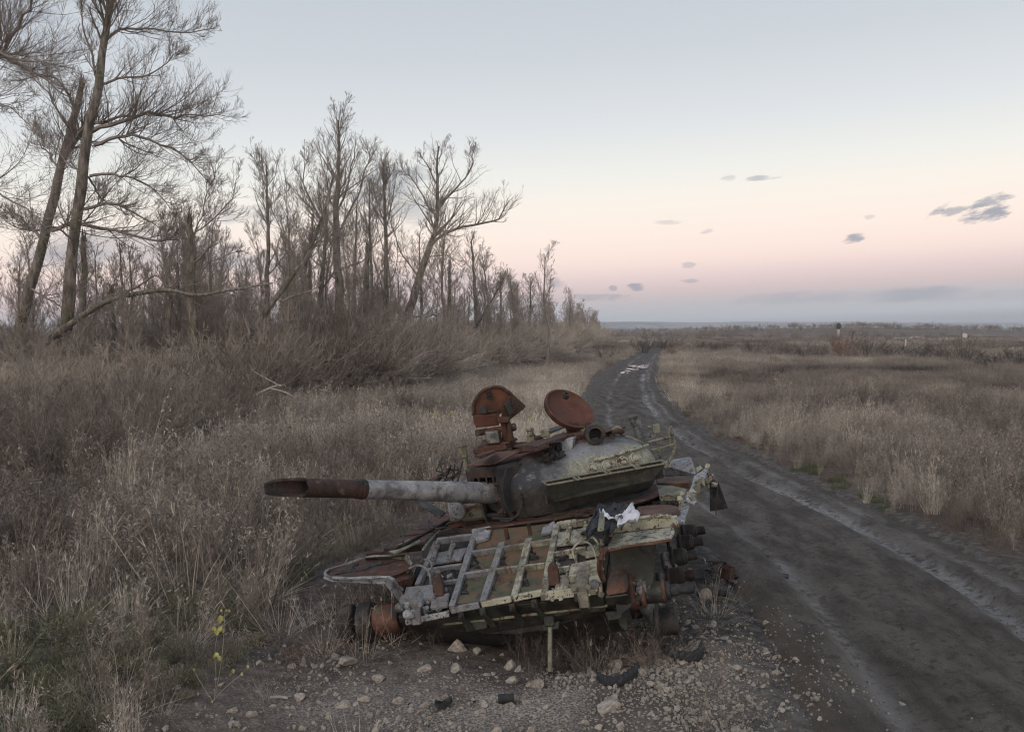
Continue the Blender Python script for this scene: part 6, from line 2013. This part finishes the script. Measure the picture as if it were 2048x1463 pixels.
# ------------------------------------------------------------------ brush: leafless thicket under the trees
def shrub_vq(seed, n, h, spread, rmin, lv=2, per=(8, 6)):
    rng = np.random.default_rng(seed)
    a = rng.uniform(0, 6.28, n)
    base = np.stack([np.cos(a) * .2, np.sin(a) * .2, np.zeros(n) - .05], -1) * rng.random((n, 1))
    d = np.stack([np.cos(a) * spread, np.sin(a) * spread, np.ones(n)], -1) + rng.normal(0, .2, (n, 3))
    P = curves(rng, base, d, h * rng.uniform(.6, 1.15, n), 8, .03, .10)
    Rd = .016 * h / 2 * np.linspace(1, .3, 8)[None, :] * np.ones((n, 1))
    out = [tubes_np(P, Rd, 3)]
    g = (P, Rd, np.full(n, h))
    for k_ in range(lv):
        g = sprout(rng, g[0], g[1], g[2], per[k_], .15, 1, 42, .42, 5, .09, .15, .65, rmin)
        out.append(tubes_np(g[0], g[1], 3))
    return join_np(out)


SHM = [np_mesh('shrub', *shrub_vq(400 + i, 14 + 3 * i, 2.3, .5 + .1 * i, .0065), False) for i in range(4)]
SHP = library('brush_plants', [proto(f'h{i}', SHM[i].copy(), M['shrub_twig']) for i in range(4)])
rng = np.random.default_rng(109)
N_ = 2300
D = 28.5 + 124 * rng.random(N_) ** 1.35
xr = np.interp(D, [33, 40, 58, 80, 112, 155], [-10.5, -7.5, -4.2, 1.0, 8.2, 15.2])
x = xr - np.abs(rng.normal(0, 1, N_)) * np.interp(D, [31, 60, 150], [7.5, 5.0, 2.8]); y = D + rng.normal(0, 1, N_)
s = rng.uniform(.55, 1.3, N_) * np.interp(D, [28, 34, 42, 60, 150], [.5, 1.0, 1.55, 1.5, 1.3])
tint = np.clip(.5 + .8 * fbm(x * .12, y * .12, 260, 3) + .5 * sstep(D, 40, 85) + rng.normal(0, .26, N_), 0, 1)
scatter('undergrowth', SHP, np.stack([x, y, hgt(x, y)], -1), np.stack([rng.normal(0, .12, N_), rng.normal(0, .12, N_), rng.uniform(0, 6.28, N_)], -1), np.stack([s, s, s * rng.uniform(.7, 1.1, N_)], -1), rng.integers(0, 4, N_), tint)
rng = np.random.default_rng(119)
N_ = 560
y = rng.uniform(17, 32, N_); x = np.interp(y, [17, 24, 32], [-8.5, -8.0, -9.5]) - np.abs(rng.normal(0, 4.5, N_))
s = rng.uniform(.32, .78, N_)
scatter('undergrowth', SHP, np.stack([x, y, hgt(x, y)], -1), np.stack([rng.normal(.1, .25, N_), rng.normal(.1, .25, N_), rng.uniform(0, 6.28, N_)], -1), np.stack([s, s, s], -1), rng.integers(0, 4, N_), np.clip(rng.uniform(-.5, .6, N_), 0, 1))
# far left beyond the belt and the strip of scrub across the end of the road
N_ = 2000
x = rng.uniform(-260, 330, N_); y = rng.uniform(185, 330, N_)
gate = fbm(x * .016, y * .022, 270, 4) > np.where(x > 20, .16, -.05)
x, y = x[gate], y[gate]; N_ = len(x)
s = rng.uniform(.6, 1.5, N_)
scatter('far_scrub', SHP, np.stack([x, y, hgt(x, y)], -1), np.stack([np.zeros(N_), np.zeros(N_), rng.uniform(0, 6.28, N_)], -1), np.stack([s * 1.4, s * 1.4, s], -1), rng.integers(0, 4, N_), rng.uniform(0, .55, N_))
# far-off wood on the rise and along the skyline: reads as one mass
WOODP = library('wood_plants', [proto(f'w{i}', np_mesh('w', *shrub_vq(430 + i, 5, 6.5, .35, .035, 2, (10, 6)), False), M['shrub_twig']) for i in range(3)])
xs_, ys_ = [], []
for n_w, x0, x1, y0, y1 in [(900, -420, 420, 360, 470), (500, 95, 330, 395, 470), (1100, -700, 700, 560, 760), (260, -30, 90, 330, 345)]:
    a_ = rng.uniform(x0, x1, n_w); b_ = rng.uniform(y0, y1, n_w)
    k_ = fbm(a_ * .008, b_ * .008, 280, 3) > -.22
    xs_.append(a_[k_]); ys_.append(b_[k_])
x = np.concatenate(xs_); y = np.concatenate(ys_); N_ = len(x); s = rng.uniform(.4, 1.0, N_) ** 1.5 * np.interp(y, [340, 470, 760], [.5, .5, .8])
scatter('far_wood', WOODP, np.stack([x, y, hgt(x, y)], -1), np.stack([np.zeros(N_), np.zeros(N_), rng.uniform(0, 6.28, N_)], -1), np.stack([s * 1.5, s * 1.5, s], -1), rng.integers(0, 3, N_), rng.uniform(0, .7, N_))

# shrubs one can point at: across the field on the right, and by the belt
SHR_M = {k_: bark_mat('shrub_bark_' + k_, a, b) for k_, a, b in [('brown', (0.085, 0.06, 0.05), (0.14, 0.11, 0.09)), ('grey', (0.05, 0.045, 0.042), (0.095, 0.083, 0.076)), ('red', (0.13, 0.065, 0.045), (0.18, 0.1, 0.075)), ('pale', (0.17, 0.145, 0.125), (0.26, 0.225, 0.2))]}
SHT = {}
for k_ in SHR_M:
    for i in range(3):
        me_ = SHM[i + (1 if k_ == 'grey' else 0)].copy(); me_.materials.clear(); me_.materials.append(SHR_M[k_]); SHT[(k_, i)] = me_


def shrub(px, py, hpx, wf, kind, i, label, D=None, group=None):
    g_ = gnd(px, py) if D is None else at(px, py, D)
    z = float(hgt(g_[0], g_[1])); h_ = hpx * g_[1] / F / 2.35 * (1.08 if g_[1] > 45 else 1.0)
    o_ = ob('shrub', SHT[(kind, i)]); o_.location = (g_[0], g_[1], z); o_.scale = (h_ * wf, h_ * wf, h_); o_.rotation_euler = (0, 0, (px * 7.3) % 6.28)
    tag(o_, label, 'shrub', group)


for a_ in [(1210, 722, 40, 1.2, 'brown', 0, 'brown shrub at the end of the belt left of the puddles'), (1290, 705, 42, 1.3, 'grey', 1, 'dark branching shrub beyond the bend of the road'),
           (1330, 700, 40, 1.1, 'grey', 2, 'second dark shrub right of the bend of the road'), (1340, 716, 34, 1.1, 'red', 0, 'reddish bush at the inner side of the bend'),
           (1398, 702, 22, 1.4, 'grey', 0, 'small round bush in the far field'), (1428, 705, 22, 1.3, 'grey', 1, 'bushy clump beside the small round bush'), (1453, 703, 24, .8, 'grey', 2, 'narrow upright bush in the far field'),
           (1436, 736, 22, 1.0, 'grey', 0, 'single dark bush alone in the open field'), (1507, 712, 42, 1.3, 'brown', 1, 'round brown bush at the left end of the hedge line'),
           (1552, 716, 36, 1.5, 'brown', 2, 'brown hedge bush second from the left end'), (1600, 720, 38, 1.6, 'grey', 0, 'grey hedge bush under the water tower'), (1640, 721, 40, 1.5, 'brown', 0, 'brown hedge bush right of the water tower'),
           (1690, 722, 60, 1.2, 'red', 1, 'tall reddish bush in the hedge line'), (1738, 722, 54, 1.4, 'grey', 1, 'broad dark bush with open branches in the hedge line'), (1785, 722, 40, 1.5, 'grey', 2, 'low dark bush in the hedge line'),
           (1835, 726, 44, 1.5, 'grey', 0, 'dark bush below the white ruins'), (1880, 728, 50, 1.4, 'brown', 2, 'brown bush right of the white ruins'), (1925, 736, 70, 1.25, 'brown', 0, 'large rounded bush near the right end of the hedge'),
           (1985, 742, 52, 1.4, 'grey', 2, 'dark bush with a pale dead branch at the right'), (2040, 745, 54, 1.4, 'grey', 1, 'dark bush cut by the right edge of the frame'),
           (1745, 838, 46, .9, 'brown', 1, 'lone twiggy shrub standing in the grass on the right'), (905, 800, 50, 1.6, 'pale', 0, 'pale arching shrub in front of the belt'), (770, 815, 66, 1.3, 'pale', 2, 'pale leafless sapling clump behind the gun'),
           (640, 800, 80, 1.3, 'pale', 1, 'pale tangled shrub left of the middle trees'), (250, 930, 130, .8, 'pale', 0, 'tall pale forked stems in the grass below the stumps'), (60, 900, 120, 1.3, 'brown', 2, 'brown shrub at the left edge below the poplars')]:
    shrub(*a_)
tree('dead_tree', 'short bleached dead stem standing in the grass on the left', L3([(258, 925), (256, 880), (260, 812)], 22.5), .055, .02, seed=77, rmin=.006, auto=5, auto_t=(.3, 1), auto_len=.6, dens=.5, twigs=(4, 3, 0), broken=True, mat_tr=M['dead_wood'], twig='dead_wood')

# fallen bleached branch and logs in the grass
for pts, D0, D1, r, lab in [([(395, 842), (440, 822), (490, 800), (540, 776), (562, 770)], 31, 30, .07, 'long bleached branch fallen across the grass'),
                            ([(812, 888), (835, 881), (868, 872)], 24, 24.5, .05, 'short grey log lying in the grass left of the hatches'),
                            ([(310, 840), (350, 848), (385, 852)], 31, 31, .09, 'old log half hidden in the grass near the stumps')]:
    P_ = L3(pts, D0, D1); mb = MB(); mb.tube(P_, [r, r * .8, r * .5], 8, 18)
    if len(pts) > 3:
        mb.tube(L3([(540, 776), (570, 784), (590, 795)], 30, 30), [.035, .01], 6, 8); mb.tube(L3([(540, 776), (548, 772), (556, 768)], 30, 30), [.03, .01], 6, 8); mb.tube(L3([(478, 806), (500, 815), (510, 812)], 30.5, 30), [.025, .008], 5, 8)
        mb.tube(L3([(560, 771), (530, 755), (505, 740)], 30, 30), [.02, .006], 5, 8)
    tag(mb.build('fallen_branch' if len(pts) > 3 else 'log', M['dead_wood'], smooth=True), lab, 'branch' if len(pts) > 3 else 'log')

# ------------------------------------------------------------------ small things on the ground and on the wreck
def onground(px, py, dz=0.0):
    g_ = gnd(px, py)
    for _ in range(3):
        g_ = gnd(px, py, float(hgt(g_[0], g_[1])))
    return g_ + np.array([0, 0, dz])


def tyre_piece(pts, w, t, name, lab):
    """curved strip of tread with a raised rib pattern"""
    P_ = polyline([onground(x, y, .03) for x, y in pts], 22)
    mb = MB(); V_ = []
    n = len(P_)
    for i, p in enumerate(P_):
        d = unit(P_[min(i + 1, n - 1)] - P_[max(i - 1, 0)]); sd = unit(np.cross(d, UZ)); u = np.cross(sd, d)
        k_ = .55 + .45 * math.sin(math.pi * i / (n - 1)); b = .02 * (i % 2)
        V_ += [p - sd * w * k_ + u * .0, p - sd * w * .9 * k_ + u * (t + b), p + u * (t * 1.25 + b), p + sd * w * .9 * k_ + u * (t * .6 + b), p + sd * w * k_ - u * .01]
    f = [(5 * i + j, 5 * i + j + 1, 5 * i + 6 + j, 5 * i + 5 + j) for i in range(n - 1) for j in range(4)] + [(0, 1, 2, 3, 4), tuple(5 * n - 5 + j for j in (4, 3, 2, 1, 0))]
    mb.add(V_, f); mb.f += [(5 * i, 5 * i + 5, 5 * i + 9, 5 * i + 4) for i in range(n - 1)]
    tag(mb.build(name, M['rubber'], bevel=.006), lab, 'rubber scrap')


tyre_piece([(1196, 1362), (1212, 1371), (1240, 1370), (1264, 1356), (1276, 1344)], .036, .045, 'rubber_scrap', 'nearer curved black rubber scrap in the rubble')
tyre_piece([(1324, 1303), (1345, 1316), (1372, 1322), (1396, 1318), (1405, 1300)], .042, .05, 'rubber_scrap', 'farther curved black rubber scrap on the rubble heap')
tyre_piece([(870, 1416), (885, 1418), (903, 1408)], .022, .025, 'rubber_scrap', 'small black rubber scrap near the bottom edge')
c = onground(1012, 1406, .045)
mb = MB(); mb.lathe(c - UX * .07, (1, .1, 0), [(0, .03), (.0, .04), (.012, .043), (.02, .04), (.12, .04), (.128, .043), (.14, .04), (.14, .028), (.1, .026)], 20); tag(mb.build('can', M['rubber'], smooth=True), 'black cylindrical can lying in the gravel', 'can')
c = onground(1452, 1158)
mb = MB(); mb.lathe(c, (.1, 0, 1), [(0, .09), (.02, .1), (.17, .1), (.175, .09), (.16, .085), (.05, .08), (.05, .01)], 18, (True, False)); tag(mb.build('tin', M['rust'], smooth=True), 'rusty red tin standing open beside the wreck', 'tin')
mb = MB()
for i in range(24):
    p = onground(1395 + 130 * RNG.random(), 1118 + 50 * RNG.random(), .03); d = np.array([RNG.normal(), RNG.normal() * .4, .15]) * .16
    mb.bar(p - d, p + d, .05 + .05 * RNG.random(), .02, UZ)
o = mb.build('scrap_heap', M['dark'], bevel=.005, rough=.01); o['kind'] = 'stuff'
for (x, y, w, lab) in [(1541, 1141, .16, 'upper flat dark scrap plate at the road edge'), (1554, 1158, .18, 'lower flat dark scrap plate at the road edge')]:
    c = onground(x, y, .015); mb = MB()
    mb.slab([c + (-w, -.05, 0), c + (-w * .3, -.10, 0), c + (w * .8, -.06, .02), c + (w, .05, .03), c + (w * .2, .1, .02), c + (-w * .8, .06, 0)], (0, 0, .025)); tag(mb.build('scrap_plate', M['rubber'], bevel=.008, rough=.006), lab, 'scrap plate')
c = onground(1440, 1192, .045)
mb = MB(); mb.lathe(c - UX * .03, (1, -.2, 0), [(0, .04), (.13, .045), (.13, .035), (.02, .03), (.02, .004)], 16); tag(mb.build('pipe', M['rubber'], smooth=True), 'short open pipe end lying right of the axle stubs', 'pipe')
mb = MB(); mb.tube([onground(1395, 1190, .03), onground(1420, 1196, .02), onground(1450, 1200, .03), onground(1478, 1208, .02)], .015, 6, 14); tag(mb.build('cable', M['khaki'], smooth=True), 'bent cable lying on the ground below the pipe', 'cable')
p = at(500, 1392, 8.0)
mb = MB(); a, b = onground(540, 1398, .02), onground(576, 1399, .02); mb.tube([a, (a + b) / 2 + UZ * .01, b], .012, 6); tag(mb.build('stick', M['dead_wood'], smooth=True), 'short pale stick on the dark soil near the sapling', 'stick')

# white torn cloth caught on the deck
def W3(p):
    return HR @ p + HT


rg = np.random.default_rng(12)
out = [(1200, 1020), (1212, 1026), (1228, 1031), (1243, 1030), (1252, 1024), (1262, 1012), (1268, 1018), (1275, 1026), (1279, 1036), (1268, 1041), (1254, 1044), (1240, 1048), (1234, 1046), (1246, 1038), (1252, 1031), (1240, 1034), (1226, 1033), (1208, 1028)]
bm = bmesh.new()
vs = [bm.verts.new(W3(Zp(x, y, .68 + .03 * (y < 1030)))) for x, y in out]
fc = bm.faces.new(vs); bmesh.ops.triangulate(bm, faces=[fc]); bmesh.ops.subdivide_edges(bm, edges=bm.edges[:], cuts=3, use_grid_fill=True)
for v in bm.verts:
    v.co += Vector((rg.normal(0, .006), rg.normal(0, .006), .11 * float(fbm(np.array(v.co.x * 15), np.array(v.co.y * 12), 5, 3)) + rg.normal(0, .006)))
me = bpy.data.meshes.new('cloth'); bm.to_mesh(me); bm.free()
mcl, ncl, bcl = new_mat('white_woven_cloth'); bcl.inputs['Base Color'].default_value = (.52, .53, .56, 1); bcl.inputs['Roughness'].default_value = .9
me.polygons.foreach_set('use_smooth', np.ones(len(me.polygons), bool))
o = ob('cloth', me, mcl); m_ = o.modifiers.new('s', 'SOLIDIFY'); m_.thickness = .008
tag(o, 'torn white cloth with frayed edges lying on the tank deck', 'cloth')

# sapling with yellow leaves, other yellow weeds
mlf, nlf, blf = new_mat('yellow_leaf')
oi = nlf.new('ShaderNodeNewGeometry'); t_ = nlf.noise(oi.outputs['Position'], 9, 3, .6)
nlf.link(nlf.mix(nlf.smooth(t_, .35, .65), (.25, .245, .07, 1), (.42, .39, .15, 1)), blf.inputs['Base Color']); blf.inputs['Roughness'].default_value = .7


def leaf(mb, c, nrm, s, rg):
    nrm = unit(nrm); e1 = unit(np.cross(nrm, UZ + .01)); e2 = np.cross(nrm, e1)
    P_ = [c + (e1 * x + e2 * y) * s + nrm * z * s for x, y, z in [(0, -.6, 0), (.35, -.35, .1), (.5, .05, .12), (.28, .4, .05), (0, .65, -.1), (-.28, .4, .05), (-.5, .05, .12), (-.35, -.35, .1)]] + [c]
    mb.add(P_, [(i, (i + 1) % 8, 8) for i in range(8)])


sap = empty('sapling', tuple(onground(428, 1400))); tag(sap, 'young sapling with a few bright yellow leaves left of the wreck', 'sapling')
o_ = np.array(sap.location); D = o_[1]
mb = MB()
mb.tube([p - o_ for p in L3([(428, 1402), (440, 1340), (447, 1280), (450, 1220)], D)], [.0045, .002], 6, 20)
mb.tube([p - o_ for p in L3([(428, 1400), (432, 1350), (430, 1300), (440, 1240)], D, D + .1)], [.004, .002], 6, 20)
mb.tube([p - o_ for p in L3([(430, 1396), (455, 1370), (485, 1345), (495, 1330)], D, D - .2)], [.0035, .002], 6, 20)
mb.tube([p - o_ for p in L3([(424, 1400), (405, 1370), (385, 1335)], D, D + .1)], [.003, .002], 6, 20)
mb.build('stem', M['twig'], sap, smooth=True)
for x, y, s in [(440, 1237, .085), (428, 1256, .06), (434, 1263, .065), (441, 1256, .06), (446, 1260, .05), (443, 1220, .035), (452, 1220, .035), (459, 1221, .03), (433, 1308, .055), (438, 1315, .06), (428, 1312, .045), (466, 1341, .05), (460, 1348, .04), (484, 1347, .04), (424, 1404, .05), (430, 1410, .04), (495, 1332, .04), (388, 1338, .035)]:
    mb = MB(); leaf(mb, at(x, y, D + rg.normal(0, .05)) - o_, np.array([rg.normal(0, .8), -1, rg.normal(.2, .6)]), s * .72, rg); mb.build('leaf', mlf, sap)
for px, pb, tops, lab in [(875, 905, [(862, 828), (868, 830), (875, 827), (878, 838), (869, 834)], 'tall weed with small yellow tufts left of the open hatches'), (900, 900, [(903, 826), (900, 831), (908, 829)], 'slim yellow tipped weed nearest to the cut hatch'),
                          (1062, 868, [(1052, 826), (1058, 828), (1064, 838), (1056, 832), (1068, 842)], 'yellow weed between the two open hatches')]:
    D = 21 if px < 1000 else 22; w_ = empty('weed', tuple(at(px, pb, D))); w_.location.z = float(hgt(w_.location.x, w_.location.y)); o_ = np.array(w_.location); tag(w_, lab, 'weed')
    mb = MB(); ml = MB()
    for x, y in tops:
        t = at(x, y, D) - o_; mb.tube([np.zeros(3), t * .5 + (rg.normal(0, .05), 0, 0), t], [.006, .003], 5, 10)
        for _ in range(4):
            leaf(ml, t + rg.normal(0, .03, 3), rg.normal(size=3) + np.array([0, -1, 0]), .035, rg)
    mb.build('stem', M['dead_wood'], w_); lf_ = ml.build('leaves', mlf, w_); lf_['kind'] = 'stuff'

# ------------------------------------------------------------------ far things on the right
MW = weathered('weathered_whitewash', (.55, .5, .44), [((.3, .27, .24), .6, .5, .65), ((.18, .15, .13), 1.5, .6, .7)], .9)
MBR = weathered('old_brick', (.3, .22, .17), [((.45, .4, .34), .5, .5, .65)], .9)
def far_at(px, py, D):
    p_ = at(px, py, D); p_[2] = float(hgt(p_[0], p_[1])); return p_


b_ = far_at(1677, 668, 330); wt = empty('water_tower', tuple(b_)); tag(wt, 'small pale water tower with a dark tank on the skyline', 'water tower')
mb = MB(); mb.lathe((0, 0, -.5), UZ, [(0, .5), (3.3, .42), (3.4, .55)], 14); mb.build('shaft', MW, wt, smooth=True)
mb = MB(); mb.lathe((0, 0, 2.9), UZ, [(0, .5), (.5, .8), (1.7, .8), (2.2, .3), (2.5, .06)], 14); mb.build('tank', M['dark'], wt, smooth=True)
b_ = far_at(1810, 705, 118); mst = empty('ruined_post', tuple(b_)); tag(mst, 'leaning pale concrete post among wreckage beyond the hedge', 'post')
mb = MB(); mb.bar((0, 0, 0), (.12, 0, 1.6), .16, .2, UY); mb.build('post', MW, mst, bevel=.02)
mb = MB(); mb.bar((-1.4, 0, .1), (1.2, .2, .3), .3, .25, UZ); mb.bar((-.6, -.2, .2), (1.9, -.1, -.05), .2, .2, UZ); mb.bar((1.2, 0, .2), (2.6, .2, .6), .12, .12, UZ); mb.build('rubble', M['grey_paint'], mst, bevel=.02)
for px, py, D, w, h, lab in [(1825, 677, 230, 9, 1.2, 'long low ruined wall on the rise'), (1930, 670, 260, 1.3, 2.1, 'single upright pale ruin on the skyline right'), (1862, 672, 240, 3, 1.0, 'grey heap of wreckage beside the low ruined wall'), (1412, 672, 290, 2.5, .9, 'pale heap in the far field left of the tower')]:
    b_ = far_at(px, py, D); mb = MB(); n_ = max(2, int(w / 1.2))
    for i in range(n_):
        hh = h * rg.uniform(.45, 1.1); x0 = -w / 2 + w * i / n_
        mb.slab([(x0, 0, -.2), (x0 + w / n_, 0, -.2), (x0 + w / n_, 0, hh * rg.uniform(.7, 1.1)), (x0 + w / n_ * .5, 0, hh), (x0, 0, hh * rg.uniform(.7, 1.1))], (0, .5, 0))
    o = mb.build('ruin', MW if 'grey' not in lab else M['grey_paint'], rough=.04); o.location = tuple(b_); tag(o, lab, 'ruin')

# ------------------------------------------------------------------ air: thin even haze
HZ = MB(); HZ.box((0, 1640, 11), (6200, 4000, 42))
mh = bpy.data.materials.new('haze'); mh.use_nodes = True; nh = NT(mh.node_tree); nh.n.clear()
oh = nh.new('ShaderNodeOutputMaterial'); pv = nh.new('ShaderNodeVolumePrincipled')
pv.inputs['Color'].default_value = (.82, .87, .95, 1); pv.inputs['Density'].default_value = 0.0003
nh.link(pv.outputs[0], oh.inputs['Volume'])
o = HZ.build('haze', mh); o['kind'] = 'stuff'
